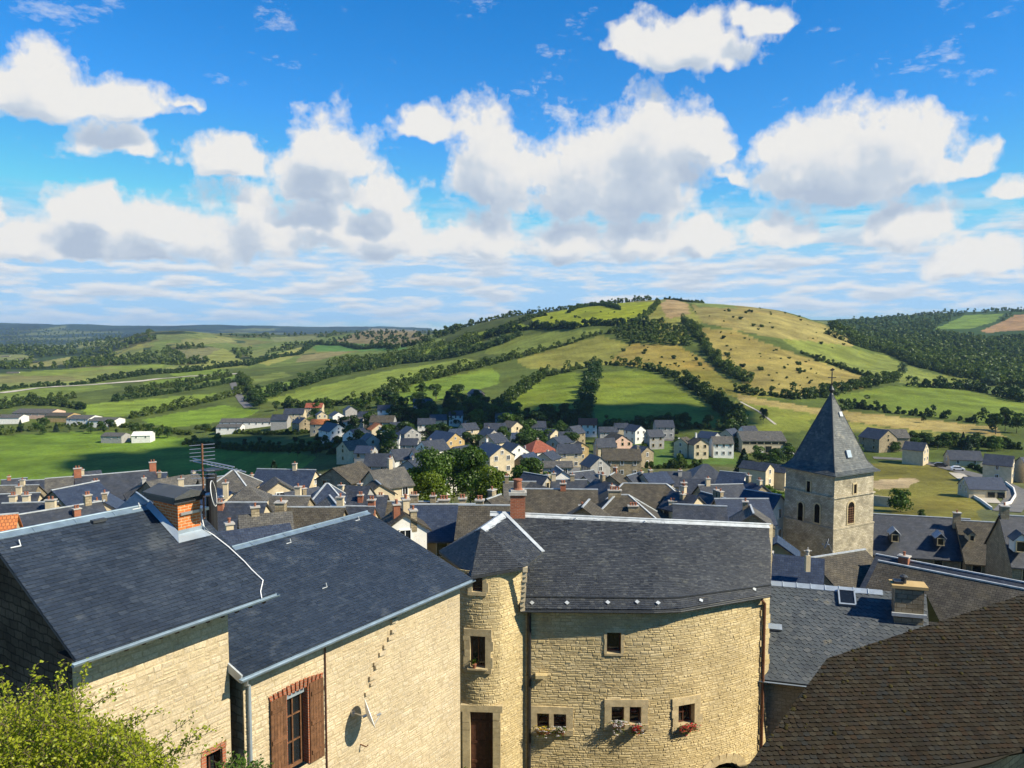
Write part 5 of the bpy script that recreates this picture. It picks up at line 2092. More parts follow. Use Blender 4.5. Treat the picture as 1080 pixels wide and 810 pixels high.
def house(label, px, py, Y, L, W, rot, roof='slate_far', wall='stone_far', pitch=34, hip=0, ch=(), win=(0, 0), floors=2, cap='zinc_pale', name='house', cat='house', group=None, dark=False, over=.35, minh=2.6, shut=None, door=False, wsize=(.9, 1.2)):
    if Y > 165 and Y < 700:
        need = W / 2 * math.tan(math.radians(pitch)) + (2.75 * floors + .1 if name != 'shed' else 4.2)
        for yy in np.arange(150, 620, 1.5):
            q_ = P(px, py, yy)
            if q_.z - ground_z(q_.x, q_.y) <= need:
                k_ = min(max(yy / Y, .62), 1.25)
                Y, L, W = float(yy), L * k_, W * k_
                break
    rc = P(px, py, Y)
    r = math.radians(rot)
    e, b = V(math.cos(r), math.sin(r), 0), V(-math.sin(r), math.cos(r), 0)
    if b.y < 0 and abs(b.y) > abs(b.x):
        b = -b
    rise = W / 2 * math.tan(math.radians(pitch))
    ze = rc.z - rise
    wdir = lambda a, c, z: V(rc.x, rc.y, 0) + e * a + b * c + UP * z
    zg = min(ground_z(*wdir(sa * L / 2, sb * W / 2, 0)[:2]) for sa in (-1, 1) for sb in (-1, 1)) - .4
    zg = min(zg, ze - minh)
    t_ = thing(name, V(rc.x, rc.y, zg), label, cat, group)
    ax = (e, b, UP)
    l2, w2 = L / 2, W / 2
    mb = MB()
    if hip:
        mb.box(wdir(0, 0, (zg + ze) / 2), (L, W, ze - zg), ax)
    else:
        mb.extr([wdir(-l2, -w2, zg), wdir(-l2, w2, zg), wdir(-l2, w2, ze), wdir(-l2, 0, rc.z - .06), wdir(-l2, -w2, ze)], e * L)
    mb.build('wall', M[wall], t_)
    o_ = over
    dz = o_ * math.tan(math.radians(pitch))
    th = .14
    mb = MB()
    if hip:
        hl = max(l2 - w2 * .9 * hip, .15)
        c = [wdir(-l2 - o_, -w2 - o_, ze - dz), wdir(l2 + o_, -w2 - o_, ze - dz), wdir(l2 + o_, w2 + o_, ze - dz), wdir(-l2 - o_, w2 + o_, ze - dz)]
        rr = [wdir(-hl, 0, rc.z), wdir(hl, 0, rc.z)]
        lo = [p - UP * .1 for p in c]
        vs = c + rr + lo
        mb.solid(vs, [(0, 1, 5, 4), (1, 2, 5), (2, 3, 4, 5), (3, 0, 4), (0, 6, 7, 1), (1, 7, 8, 2), (2, 8, 9, 3), (3, 9, 6, 0), (9, 8, 7, 6)])
    else:
        g_ = .18
        p0, p1, p2 = wdir(-l2 - g_, -w2 - o_, ze - dz), wdir(-l2 - g_, 0, rc.z), wdir(-l2 - g_, w2 + o_, ze - dz)
        mb.extr([p0, p1, p2, p2 - UP * th, p1 - UP * th, p0 - UP * th], e * (L + 2 * g_))
    rf = mb.build('roof', M[roof], t_)
    if cap:
        mb = MB()
        if hip:
            lines = [(rr[0], rr[1]), (rr[0], c[0]), (rr[1], c[1]), (rr[1], c[2])]
        else:
            lines = [(wdir(-l2 - .2, 0, rc.z), wdir(l2 + .2, 0, rc.z))]
        for p_, q_ in lines:
            wd_ = .12 + Y * .0007
            bar(mb, p_ + UP * .03, q_ + UP * .03, wd_, .10)
        mb.build('ridge_cap', M[cap], rf)
    for c_ in ch:
        tt, sb, hh = c_[0], c_[1], c_[2]
        mt_ = c_[3] if len(c_) > 3 else wall
        if mt_ == 'brick_dark' and rnd.random() < .55:
            mt_ = 'stone_far'
        pots = c_[4] if len(c_) > 4 else 1
        cw = c_[5] if len(c_) > 5 else .6
        cd_ = c_[6] if len(c_) > 6 else .5
        cc_ = wdir(tt * l2, sb * w2, rc.z - abs(sb) * rise)
        chimney_part(cc_, cw, cd_, hh, ax, t_, M[mt_], M['cement'], pots, None, None, base=1.0)
    # windows on the two sides turned to the viewer
    view = V(-rc.x, -rc.y, 0)
    hgt = ze - zg
    for long_, cnt in ((1, win[0]), (0, win[1])):
        if not cnt:
            continue
        n_ = b if long_ else e
        n_ = n_ if n_.dot(view) > 0 else -n_
        s_ = e if long_ else b
        span = L if long_ else W
        off = w2 if long_ else l2
        for f_ in range(floors):
            zc_ = ze - .95 - f_ * 2.6 if long_ else ze - .7 - f_ * 2.6
            if zc_ - .6 < zg + .4:
                break
            for k in range(cnt):
                x = span * ((k + .5) / cnt - .5)
                w_, h_ = wsize
                if door and f_ == floors - 1 and k == cnt // 2:
                    w_, h_ = 1.0, 2.0
                c_ = V(rc.x, rc.y, zc_) + n_ * (off + .02) + s_ * x
                put_window(t_, c_, n_, w_, h_, dark=dark)
                if shut:
                    for sg in (-1, 1):
                        m2 = MB()
                        m2.box((0, 0, 0), (.42, .05, h_))
                        key = ('shut', shut, h_)
                        if key not in _win:
                            oo = m2.build('shutter', M[shut])
                            _win[key] = oo.data
                            bpy.data.objects.remove(oo)
                        put_window(t_, c_ + s_ * sg * (w_ / 2 + .26) + n_ * .05, n_, name='shutter', mesh=_win[key])
        if not long_ and rise > 2.2:
            c_ = V(rc.x, rc.y, ze + rise * .32) + n_ * (off + .02)
            put_window(t_, c_, n_, .7, .9, dark=dark)
    PLACED[label] = (rc, W, L, e, b)
    return t_


PLACED = {}
G1 = 'slate roofed houses of the old town'
G2 = 'houses of the valley village'
G3 = 'sheds and works on the plain'
H = house
CR, WH, OC, GR, PK = 'plaster_cream', 'plaster_white', 'plaster_ochre', 'plaster_grey', 'plaster_pink'
NV, SF, AS, BR = 'slate_navy', 'slate_far', 'slate_ash', 'slate_brown'
BD = 'brick_dark'
# --- left of the old town
H('low house with an orange tiled roof at the left edge, behind the nearest slate ridge', -22, 545, 58, 4.6, 6, 25, 'terracotta', CR, group=G1)
H('slate house with small cream gable at the far left edge, below the shaded field', 6, 521, 104, 8, 7, 12, SF, CR, ch=[(.4, 0, .9, CR)], win=(2, 1), group=G1)
H('slate house with two cream chimneys on its left end, left of the round bush tree', 32, 530, 80, 5, 7, 8, SF, CR, ch=[(-.7, .1, .9, CR, 2), (-.2, .1, .9, CR, 2), (.95, -.3, 1.1, CR, 2, .9)], group=G1)
H('long low slate roof edged by a pale ridge, running behind the nearest roof', 62, 536, 75, 7.5, 6, 50, SF, CR, ch=[(.3, -.4, .7, BD, 2), (.7, 0, .8, BD, 2)], group=G1)
H('steep dark blue gabled house beside the stone house with three brick chimneys', 80, 512, 96, 6, 6, 66, NV, 'stone_far', win=(1, 2), group=G1)
H('tall slate house with three red brick chimneys and a stone gable wall', 122, 499, 112, 10, 9, 32, SF, 'stone_far', ch=[(-.95, 0, 1.1, BD, 2, .9), (-.55, -.55, 1.2, BD, 2, .8), (.97, 0, 1.1, BD, 2, .9)], win=(3, 2), floors=2, group=G1)
H('small ash grey gabled house half hidden left of the three-chimneyed house', 70, 503, 134, 6, 6, 28, AS, CR, ch=[(.8, 0, 1, CR)], group=G1)
H('pale grey roof at the left edge just under the meadow', 8, 512, 124, 9, 7, 6, AS, 'stone_far', ch=[(.5, 0, .8, CR)], group=G1)
H('dark slate house seen between the left meadow and the bush tree', 44, 506, 140, 7, 7, 14, SF, 'stone_far', group=G1)
H('grey peaked roof just behind the big brick chimney', 174, 504, 100, 5, 6, 58, AS, 'stone_far', cap=None, group=G1)
H('small slate house right behind the television aerial', 208, 512, 96, 4, 5, 20, SF, CR, ch=[(-.9, 0, .9, CR)], group=G1)
H('hipped stone-slab roof on a grey stone house right of the satellite dish', 246, 496, 106, 5.4, 6, 4, AS, 'stone_far', hip=1, win=(2, 0), dark=True, group=G1)
H('little house with lichen grey hipped roof and cream walls', 262, 512, 82, 3.4, 3.6, 8, AS, CR, hip=1, cap=None, ch=[(-1.3, -.2, .6, CR, 1, .45)], win=(1, 0), group=G1)
H('stone-roofed cottage with cream gable behind a square cream chimney', 292, 505, 106, 3.8, 4.2, -64, AS, CR, cap=None, win=(0, 1), group=G1)
H('long dark blue slate roof with a cream gable, beside the dark conifer', 302, 495, 126, 9.4, 8, -6, NV, CR, ch=[(.3, 0, .9, CR)], win=(0, 1), group=G1)
H('wide brown-grey double gabled house in front of the dark lower meadow', 366, 490, 122, 6.5, 6.6, 62, BR, 'stone_far', pitch=30, cap=None, win=(0, 2), dark=True, group=G1)
H('brown-grey house with a tall chimney left of the big green tree', 408, 494, 116, 5.4, 6, 36, AS, CR, cap=None, ch=[(.2, 0, 1.4, CR)], win=(2, 1), group=G1)
H('blue slate house with white hip lines, left centre of the old town', 345, 510, 96, 4.6, 6.4, 12, NV, 'stone_far', hip=1, group=G1)
H('grey slate house crossed by a pale ridge, below the cream-gabled cottage', 302, 523, 86, 5, 5, -4, AS, 'stone_far', ch=[(.5, .1, 1.1, CR, 1, .6)], group=G1)
H('dark slate house whose right gable edge is cream, above the pale chimney pot', 254, 530, 72, 4.4, 6, 0, SF, CR, ch=[(-.8, -.2, .5, BD, 3, .8)], group=G1)
H('brown slate house with a massive stone chimney at its left end', 330, 535, 68, 5.2, 5.4, 0, BR, 'stone_far', ch=[(-1.0, -.2, .9, 'stone_far', 1, .8, .8)], win=(2, 0), dark=True, group=G1)
H('narrow dark roof squeezed behind the blue slate ridge', 372, 534, 72, 3.8, 5, -4, SF, CR, ch=[(-.6, 0, .8, CR), (.9, .1, .7, BD, 2)], group=G1)
hs_ = H('blue slate roof with an orange tile verge, right behind the near chimney house', 268, 556, 50, 4.2, 5.6, 30, NV, CR, cap=None, ch=[(-.6, .5, 1.0, CR, 1, .45)], group=G1)
# --- centre of the old town
H('long brown roof with white ridge below the big green trees', 430, 529, 86, 7, 7, -2, BR, CR, ch=[(-.85, 0, .6, BD, 2), (.2, 0, .7, BD, 3, .9), (.8, 0, .6, BD, 2)], group=G1)
H('small white gabled house carrying a cluster of chimneys', 424, 538, 62, 2.6, 3.4, -72, BR, WH, cap=None, ch=[(-.2, .2, 1.0, CR, 2, .7), (.3, -.3, .9, BD, 2, .6), (.8, .4, .6, BD, 1)], win=(0, 1), group=G1)
H('ochre walled house with a blue slate roof, left of the round turret', 468, 532, 66, 5.2, 6, 2, NV, OC, ch=[(.6, .1, .6, BD, 2), (.0, .1, .5, BD, 3, .9)], win=(3, 0), floors=2, dark=True, group=G1)
H('brown slate house directly behind the turret roof', 514, 533, 62, 4.2, 5.2, -3, BR, OC, ch=[(-.3, .1, .5, BD, 2)], win=(2, 0), dark=True, group=G1)
H('little house with stacked brick chimney behind the turret', 521, 524, 78, 2.4, 3, 60, BR, CR, cap='zinc_pale', ch=[(.1, .2, .8, BD, 1, .8)], group=G1)
H('brown roof with pale ridge right of the tall clay chimney pot', 590, 516, 86, 8, 8, -3, BR, 'stone_far', ch=[(.1, 0, .6, BD, 2)], group=G1)
H('small slate roof above the brown ridge, with a stubby brick chimney', 600, 506, 116, 5, 6, 0, SF, 'stone_far', ch=[(-.9, 0, .9, CR), (.2, 0, .7, BD)], group=G1)
H('white gabled house at the foot of the village street', 590, 494, 142, 5, 5, -80, SF, WH, win=(0, 2), group=G1)
H('flat grey roofed garage beside the street under the orange hipped house', 588, 486, 166, 6, 6, 0, AS, GR, pitch=14, cap=None, win=(2, 0), group=G1)
H('big hipped brown slate roof with white hip lines and a white end wall', 680, 510, 100, 13.5, 9, -5, BR, WH, hip=1, ch=[(.75, .3, .8, 'stone_far', 1, .7), (.72, -.8, 1.6, CR, 1, .6), (.45, -.9, 1.4, CR, 2, .9)], win=(0, 4), wsize=(.5, 1.9), group=G1)
H('front brown slate roof with a row of red chimney pots, white hips', 656, 522, 81, 7.6, 7, -2, BR, 'stone_far', hip=1, ch=[(-.2, .0, .45, BD, 4, 1.3), (.25, -.5, .4, BD, 3, 1.0), (-1.1, -.5, .4, 'stone_far', 1)], group=G1)
H('small stone gabled house in front of the brown hipped roofs', 618, 531, 70, 3.0, 4, 74, BR, 'stone_far', win=(0, 1), dark=True, group=G1)
H('small brown gabled roof right of the street, below the pink house', 647, 499, 126, 4.2, 5, 68, BR, 'stone_far', ch=[(.5, 0, .7, BD)], win=(0, 1), group=G1)
H('dark slate house with wide hipped roof below the vegetable garden', 744, 489, 150, 8, 8, 0, SF, 'stone_far', hip=1, cap=None, win=(3, 0), group=G1)
H('blue slate house with white side wall, right of the wide hipped roof', 773, 498, 140, 4.4, 5.2, -32, NV, WH, win=(1, 2), group=G1)
H('dark slate house with long low roof under the hipped one', 760, 511, 116, 6.6, 7, 8, SF, 'stone_far', ch=[(-.6, 0, .9, CR)], group=G1)
H('slate house with small roof lights left of the church tower', 782, 526, 92, 6, 6, 0, NV, 'stone_far', win=(2, 0), cap='zinc_pale', group=G1)
H('blue slate house with a white gable close to the church tower', 804, 519, 101, 4.8, 5, -44, NV, WH, win=(1, 1), group=G1)
H('little stone gable just left of the church tower foot', 793, 537, 78, 3.6, 3.4, 78, AS, 'stone_far', ch=[(.9, .3, .7, BD)], cap='zinc_pale', group=G1)
H('slate roof seen over the right end of the bowed house', 738, 533, 72, 4.5, 5, -12, SF, 'stone_far', group=G1)
H('dark slate roof between the street and the brown hipped roofs', 614, 497, 150, 5, 5, 30, SF, GR, group=G1)
# --- valley village, far side
H('white house with red-orange hipped roof in the middle of the village', 567, 464, 212, 7.6, 7.4, 28, 'tile_red', WH, hip=1, cap=None, win=(3, 3), ch=[(0, 0, .5, BD)], group=G2)
H('slate house with a bright white wall left of the red hipped roof', 541, 467, 205, 6, 6.4, -58, SF, WH, cap=None, win=(3, 2), group=G2)
H('tall narrow cream house with blue slate roof beside the big trees', 521, 468, 176, 8, 6, -62, NV, CR, cap=None, ch=[(-.9, 0, .8, WH)], win=(3, 2), floors=3, group=G2)
H('cream gabled house with dark roof above the tall narrow house', 521, 457, 236, 6, 6.6, 48, SF, CR, cap=None, win=(2, 2), group=G2)
H('ochre gabled house with long dark blue roof', 470, 455, 226, 9, 7, -46, NV, OC, cap=None, win=(2, 2), group=G2)
H('white house with dark slate roof at the top of the village, centre', 522, 446, 300, 8, 7, 0, SF, WH, cap=None, win=(3, 0), group=G2)
H('grey two-storey house under the left square field', 568, 444, 312, 5.6, 6, 2, SF, GR, cap=None, win=(2, 0), group=G2)
H('pale grey house at the wood edge under the left square field', 531, 435, 340, 7, 6, 0, AS, GR, cap=None, win=(3, 0), group=G2)
H('narrow yellow-ochre gable at the street corner', 612, 466, 200, 4, 3.6, -74, BR, OC, cap=None, win=(0, 1), group=G2)
H('pink gabled house with rows of dark windows', 651, 457, 240, 8, 6.4, -74, BR, PK, cap=None, win=(0, 3), floors=2, dark=True, group=G2)
H('long brown roofed stone house below the pink gable', 655, 473, 190, 9, 6.4, -3, BR, 'stone_far', cap=None, win=(3, 0), ch=[(.9, 0, .7, BD)], group=G2)
H('grey two-storey house with flat front under the right square field', 700, 443, 322, 7.4, 7, 0, SF, GR, cap=None, win=(3, 0), group=G2)
H('white house with a dark side half, left of the grey two-storey house', 670, 448, 322, 7, 6, -58, SF, WH, cap=None, win=(2, 2), group=G2)
H('white house with red-brown roof under the hedge between the square fields', 620, 441, 350, 8, 7, -6, 'tile_red', WH, cap=None, win=(3, 0), group=G2)
H('low slate house behind the pink gable', 641, 450, 310, 7, 5, 4, SF, GR, cap=None, win=(2, 0), group=G2)
H('cream cottage with a brown roof left of the twin gables', 721, 461, 272, 4.6, 5, 52, BR, CR, cap=None, win=(1, 1), group=G2)
H('cream gabled house with a dark balcony and white chimney', 736, 462, 260, 6, 5, -80, BR, CR, cap=None, ch=[(-.5, 0, 1.6, WH, 0)], win=(0, 2), dark=True, group=G2)
H('white house with ash grey roof left of the long barn', 761, 460, 276, 7, 6, 0, AS, WH, cap=None, win=(3, 0), group=G2)
bn = H('long cream barn with a strip of dark windows under its grey roof', 801, 454.5, 270, 14.6, 12, -2, AS, CR, pitch=22, cap=None, name='barn', cat='barn', group=G2)
H('slate cottage with cream gable left of its twin, above the round green tree', 798, 487, 190, 7, 4, -46, SF, CR, cap=None, win=(0, 1), minh=2.2, group=G2)
H('slate cottage with cream gable right of its twin, next to the tower', 817, 489, 186, 7, 4, -44, SF, CR, cap=None, win=(0, 1), minh=2.2, group=G2)
H('small house with slate roof hidden in trees left of the barn', 789, 449, 330, 6, 5, 10, SF, WH, cap=None, group=G2)
H('bright white gabled house with dark roof on the left village edge', 351, 446, 300, 9, 7.4, -50, SF, WH, cap=None, win=(2, 3), group=G2)
H('orange tiled bungalow behind the bright white gable', 338, 442, 342, 7.6, 7, 2, 'terracotta', CR, pitch=26, cap=None, win=(2, 0), group=G2)
H('long white house with ash grey roof right of the white gable', 371, 440, 336, 9.4, 6, 4, AS, WH, pitch=26, cap=None, win=(4, 0), group=G2)
H('orange tiled house touching a small white gable', 398, 446, 302, 5, 6.4, -60, 'terracotta', CR, cap=None, win=(1, 1), group=G2)
H('small white gabled house right of the orange tiled one', 406, 450, 290, 5, 5, -66, SF, WH, cap=None, win=(0, 2), group=G2)
H('white walled slate house at the left foot of the big trees', 425, 473, 192, 6, 6, 26, SF, WH, cap=None, win=(2, 1), group=G2)
H('slate house with a white end wall beside the big trees', 446, 474, 197, 5.6, 6, 24, SF, WH, cap=None, win=(2, 1), group=G2)
H('grey gabled house among dark trees left of the ochre gable', 432, 450, 272, 6, 6, -62, SF, GR, cap=None, win=(0, 2), group=G2)
H('white house with a slate roof in dark trees above the grey gable', 450, 441, 322, 7, 6, 4, SF, WH, cap=None, win=(3, 0), group=G2)
H('cream house with slate roof near the end of the tree-lined road', 311, 430.5, 400, 10, 7, 2, SF, CR, cap=None, win=(3, 0), group=G2)
H('house with red-brown roof behind the cream slate house', 332, 425, 425, 9, 6, 0, 'tile_red', CR, cap=None, win=(2, 0), group=G2)
H('small cream gable in front of the red-brown roof', 339, 433.5, 390, 5, 5, -68, SF, CR, cap=None, win=(0, 2), group=G2)
H('grey gabled barn below the long light green field', 369, 428, 405, 6, 6, -66, SF, GR, cap=None, group=G2)
H('white house with a slate roof below the second green field', 406, 427, 392, 7, 6, 6, SF, WH, cap=None, win=(2, 0), group=G2)
H('cream gabled house standing alone above the village trees', 502, 410.5, 480, 8, 7, -52, SF, PK, cap=None, win=(1, 2), group=G2)
H('small white house in the dark trees below the lone cream gable', 481, 433, 352, 6, 5, 0, SF, WH, cap=None, win=(3, 0), group=G2)
H('long slate roofed house in the trees left of the lone cream gable', 446, 420.5, 425, 10, 7, 2, SF, GR, cap=None, win=(3, 0), group=G2)
H('brown roofed low house between white houses and trees', 404, 438, 332, 10, 7, -4, BR, GR, cap=None, win=(3, 0), group=G2)
H('low slate house half hidden by trees left of the bright white gable', 296, 437, 390, 8, 7, 0, SF, GR, cap=None, group=G2)
H('slate house with pale wall between the ochre gable and the wood', 494, 446, 300, 6, 6, 30, SF, CR, cap=None, win=(1, 1), group=G2)
H('dark slate house at the wood corner under the lone gable', 462, 437, 345, 7, 6, 12, SF, CR, cap=None, win=(2, 0), group=G2)
H('slate house at the upper end of the village street', 598, 455, 285, 6, 6, 0, SF, GR, cap=None, win=(2, 0), group=G2)
H('pale house beside the lane left of the white half-dark house', 655, 446, 345, 6, 5, 0, SF, CR, cap=None, win=(2, 0), group=G2)
# --- works on the plain
H('low white shed at the left edge beyond the meadow', 8, 437, 505, 20, 12, 4, AS, WH, pitch=14, cap=None, name='shed', cat='shed', group=G3)
H('wide pinkish works hall with several low roofs', 41, 431, 520, 26, 16, -6, AS, PK, pitch=14, cap=None, win=(5, 0), floors=1, name='shed', cat='shed', group=G3)
H('long brownish shed between the pink hall and the white halls', 66, 435, 500, 16, 12, -8, BR, OC, pitch=14, cap=None, name='shed', cat='shed', group=G3)
H('white hall with grey roof, left one of the pair above the meadow', 89, 437.5, 482, 14, 14, -6, AS, WH, pitch=13, cap=None, win=(3, 0), floors=1, name='shed', cat='shed', group=G3)
H('white hall with grey roof, right one of the pair above the meadow', 113, 440, 465, 15, 12, -4, AS, WH, pitch=13, cap=None, win=(4, 0), floors=1, name='shed', cat='shed', group=G3)
H('grey roofed shed on the top edge of the meadow', 122, 456, 400, 11, 8, -6, AS, GR, pitch=18, cap=None, win=(3, 0), floors=1, name='shed', cat='shed', group=G3)
H('bright white low house on the meadow edge among bushes', 151, 455, 402, 9, 8, 8, 'plaster_white', WH, pitch=20, cap=None, win=(2, 0), floors=1, name='shed', cat='shed', group=G3)
H('lone white barn far out on the plain', 185, 401.5, 850, 10, 8, 5, 'plaster_white', WH, pitch=20, cap=None, name='barn', cat='barn', group=G3)
H('long white-walled works hall with grey roof below the round-ended field', 262, 441, 400, 26, 10, 5, AS, WH, pitch=15, cap=None, win=(8, 0), floors=1, name='shed', cat='shed', group=G3)
H('second works hall, set in front of the long white-walled one', 243, 447, 372, 11, 8, 4, AS, WH, pitch=15, cap=None, win=(3, 0), floors=1, name='shed', cat='shed', group=G3)
for k, (px, py, Y) in enumerate(((6, 375, 1500), (20, 378, 1400), (14, 392, 1000), (38, 381, 1300), (4, 384, 1200))):
    H('tiny pale far house in the trees at the left edge of the plain', px, py, Y, 14, 10, rnd.uniform(-20, 20), AS, WH, cap=None, over=.2, group='far houses at the left edge of the plain')
# --- right, beyond the church
H('grey stone farmhouse with a dark gabled roof behind the spire', 926, 452, 312, 10, 9.6, -66, SF, 'stone_far', cap=None, win=(2, 1), dark=True, group=G2)
H('stone barn joined to the right of the grey farmhouse', 943, 452.5, 314, 9, 8, -4, AS, 'stone_far', cap=None, name='barn', cat='barn', group=G2)
H('slate house with a sunlit yellow-cream gable beside the lane', 966, 466, 286, 7, 7, -42, SF, CR, cap=None, win=(0, 2), group=G2)
H('long slate bungalow with cream wall, left neighbour of the cream cottage', 1016, 475, 266, 10, 7.4, -14, SF, CR, cap=None, win=(2, 1), floors=1, group=G2)
H('cream cottage with steep slate roof at the right edge by the road bend', 1054, 479.5, 256, 8, 8, -38, SF, CR, cap=None, win=(1, 2), group=G2)
gh = H('slate house with two dark garage doors on the grassy bank', 1036, 503, 206, 9, 7, -8, NV, CR, cap=None, win=(0, 2), floors=1, group=G2)
H('small dark roof at the right edge past the cream cottage', 1086, 482, 250, 6, 6, 0, SF, CR, cap=None, group=G2)
# --- round the church
lb = H('long slate building with dormers right of the church tower', 968, 544.5, 99, 11.5, 9, -15, 'slate_far', 'stone_far', pitch=40, ch=[], win=(4, 0), dark=True, floors=2, wsize=(1.0, 1.6), name='town_house', cat='house', group=G1)
lb2 = H('lichened brown roof joined to the right end of the dormered slate building', 1031, 550, 96, 4.6, 9, -15, BR, 'stone_far', pitch=40, ch=[(-1.0, 0, .9, 'stone_far', 1, .8)], win=(2, 0), dark=True, wsize=(1.0, 1.6), name='town_house', cat='house', group=G1)
rb = H('tall stone house with a slate roof and white dormer at the right edge', 1102, 546, 84, 8.4, 9, -16, SF, 'stone_far', pitch=42, ch=[(-.92, 0, 1.0, 'stone_far', 1, .8, .8)], win=(3, 0), dark=True, floors=3, wsize=(1.0, 1.6), name='town_house', cat='house', group=G1)
H('blue slate roof with a cross-topped cream flue at the tower foot', 838, 586, 55, 3.6, 5.2, -22, NV, 'stone_far', cap=None, ch=[(-1.0, -.2, .5, BD, 2, .7)], group=G1)
H('brown lichened roof hugging the foot of the church tower', 884, 584, 63, 5.6, 9, 24, BR, 'stone_far', pitch=30, group=G1)
H('wide brown lichened roof with pale ridge behind the stone chimney', 1005, 607, 53, 9.4, 9, -44, BR, 'stone_far', pitch=32, ch=[], group=G1)
H('slate roof with a clay chimney pot behind the wide brown roof', 1004, 600, 58, 10.5, 6, -44, SF, 'stone_far', pitch=30, ch=[(-.62, -.1, .5, BD, 1, .7)], group=G1)
H('small ochre gable wedged between the bowed roof and the tower', 820, 568, 66, 2, 3, 70, NV, OC, cap=None, group=G1)

# more of the tightly packed roofs
FILL = [
    (15, 505, 150, 'beside the meadow edge at the far left'), (100, 508, 132, 'in the row behind the three-chimneyed house'), (152, 511, 106, 'between the three-chimneyed house and the big brick chimney'),
    (92, 497, 160, 'highest in the left part of the old town'), (160, 499, 142, 'left of the aerial in the farthest row'), (196, 501, 135, 'behind the aerial, farthest row'),
    (226, 503, 128, 'just right of the aerial'), (272, 500, 140, 'left of the long dark blue roof'), (326, 502, 132, 'right of the long dark blue roof'),
    (112, 524, 88, 'in the second row behind the nearest ridge'), (150, 524, 84, 'just left of the big brick chimney'), (318, 516, 98, 'left of the hip-lined blue roof'),
    (374, 512, 100, 'right of the hip-lined blue roof'), (388, 522, 86, 'behind the blue slate ridge of the shuttered house'), (280, 541, 66, 'in the gap right of the pale chimney pot'),
    (352, 528, 80, 'below the hip-lined blue roof'), (398, 508, 112, 'beneath the ash-grey house by the trees'), (236, 516, 92, 'below the hipped stone-slab roof'),
    (548, 508, 112, 'right of the central trees'), (565, 500, 132, 'below the red hipped roof'), (626, 500, 130, 'right of the village street'),
    (690, 498, 128, 'behind the big hipped brown roof'), (712, 497, 136, 'left of the wide hipped roof'), (668, 500, 128, 'in the gap behind the red chimney pots'),
    (722, 520, 96, 'right end of the big hipped brown roof'), (752, 522, 98, 'between the hipped brown roof and the church'), (790, 508, 118, 'above the white gable near the church'),
    (735, 505, 124, 'under the wide hipped roof'), (572, 512, 104, 'above the right brown ridge'), (640, 508, 112, 'by the small brown gable'),
    (440, 483, 185, 'in front of the central trees'), (462, 486, 182, 'left of the central trees'), (400, 478, 190, 'on the bank left of the central trees'),
    (386, 470, 210, 'above the bank left of the central trees'), (372, 464, 225, 'between the white gable and the bank'), (486, 470, 200, 'behind the central trees'),
    (502, 476, 190, 'left neighbour of the tall narrow house'), (556, 478, 190, 'in front of the red hipped roof'), (578, 476, 195, 'right of the red hipped roof'),
    (600, 468, 205, 'at the bend of the street'), (628, 480, 180, 'left of the long brown stone house'), (590, 460, 240, 'upper part of the village street'),
    (548, 456, 250, 'behind the bright white wall'), (580, 452, 270, 'above the red hipped roof'), (606, 449, 290, 'at the top of the street'),
    (482, 452, 250, 'right of the ochre gable'), (456, 464, 215, 'in front of the ochre gable'), (432, 462, 220, 'among trees left of the ochre gable'),
    (414, 456, 250, 'under the small white gable'), (390, 457, 260, 'in front of the orange tiled house'), (376, 452, 270, 'right of the bright white gable'),
    (690, 453, 270, 'in front of the grey two-storey house'), (748, 455, 275, 'behind the cream gables'), (770, 452, 290, 'left of the long barn'),
    (638, 462, 230, 'left of the pink gable'), (676, 470, 205, 'right of the pink gable'), (540, 444, 310, 'under the left square field'),
    (498, 436, 340, 'at the corner of the wood'), (420, 445, 310, 'above the grey gable'), (386, 434, 370, 'on the upper village edge'),
    (355, 434, 380, 'above the orange bungalow'), (318, 440, 360, 'left of the orange bungalow'), (516, 452, 270, 'above the cream gable by the tall house'),
]
RW = {SF: 'dark-roofed', NV: 'blue-roofed', AS: 'ash-roofed', BR: 'brown-roofed'}
WW = {CR: 'cream', WH: 'white', GR: 'grey', 'stone_far': 'stone', OC: 'ochre', PK: 'pink'}
for px, py, Y, where in FILL:
    old = Y < 165
    rf = rnd.choice([SF, SF, NV, AS, AS, SF, BR] if old else [SF, SF, SF, NV, AS])
    wl_ = rnd.choice(['stone_far', CR, CR, GR] if old else [WH, CR, GR, GR, 'stone_far'])
    k_ = .9 + .5 * rnd.random()
    rot_ = rnd.choice([rnd.uniform(-20, 25), rnd.uniform(-70, -40), rnd.uniform(35, 60)])
    nch = rnd.choice([0, 1, 1, 2]) if old else rnd.choice([0, 0, 1])
    chs = [(rnd.uniform(-.9, .9), rnd.choice((0, .2, -.3)), rnd.uniform(.4, .9), rnd.choice([CR, 'stone_far', BD, GR]), rnd.choice((1, 1, 2)), rnd.uniform(.4, .7)) for _ in range(nch)]
    H('small %s house, %s walls, %s' % (RW[rf], WW[wl_], where), px, py, Y, (4.2 if old else 5.0) * k_, (4.4 if old else 4.8) * k_, rot_, rf, wl_, pitch=rnd.uniform(30, 40), ch=chs, win=(2, 1), cap=rnd.choice(['zinc_pale', None, 'zinc']) if old else None, dark=rnd.random() < .4, group=G1 if old else G2)

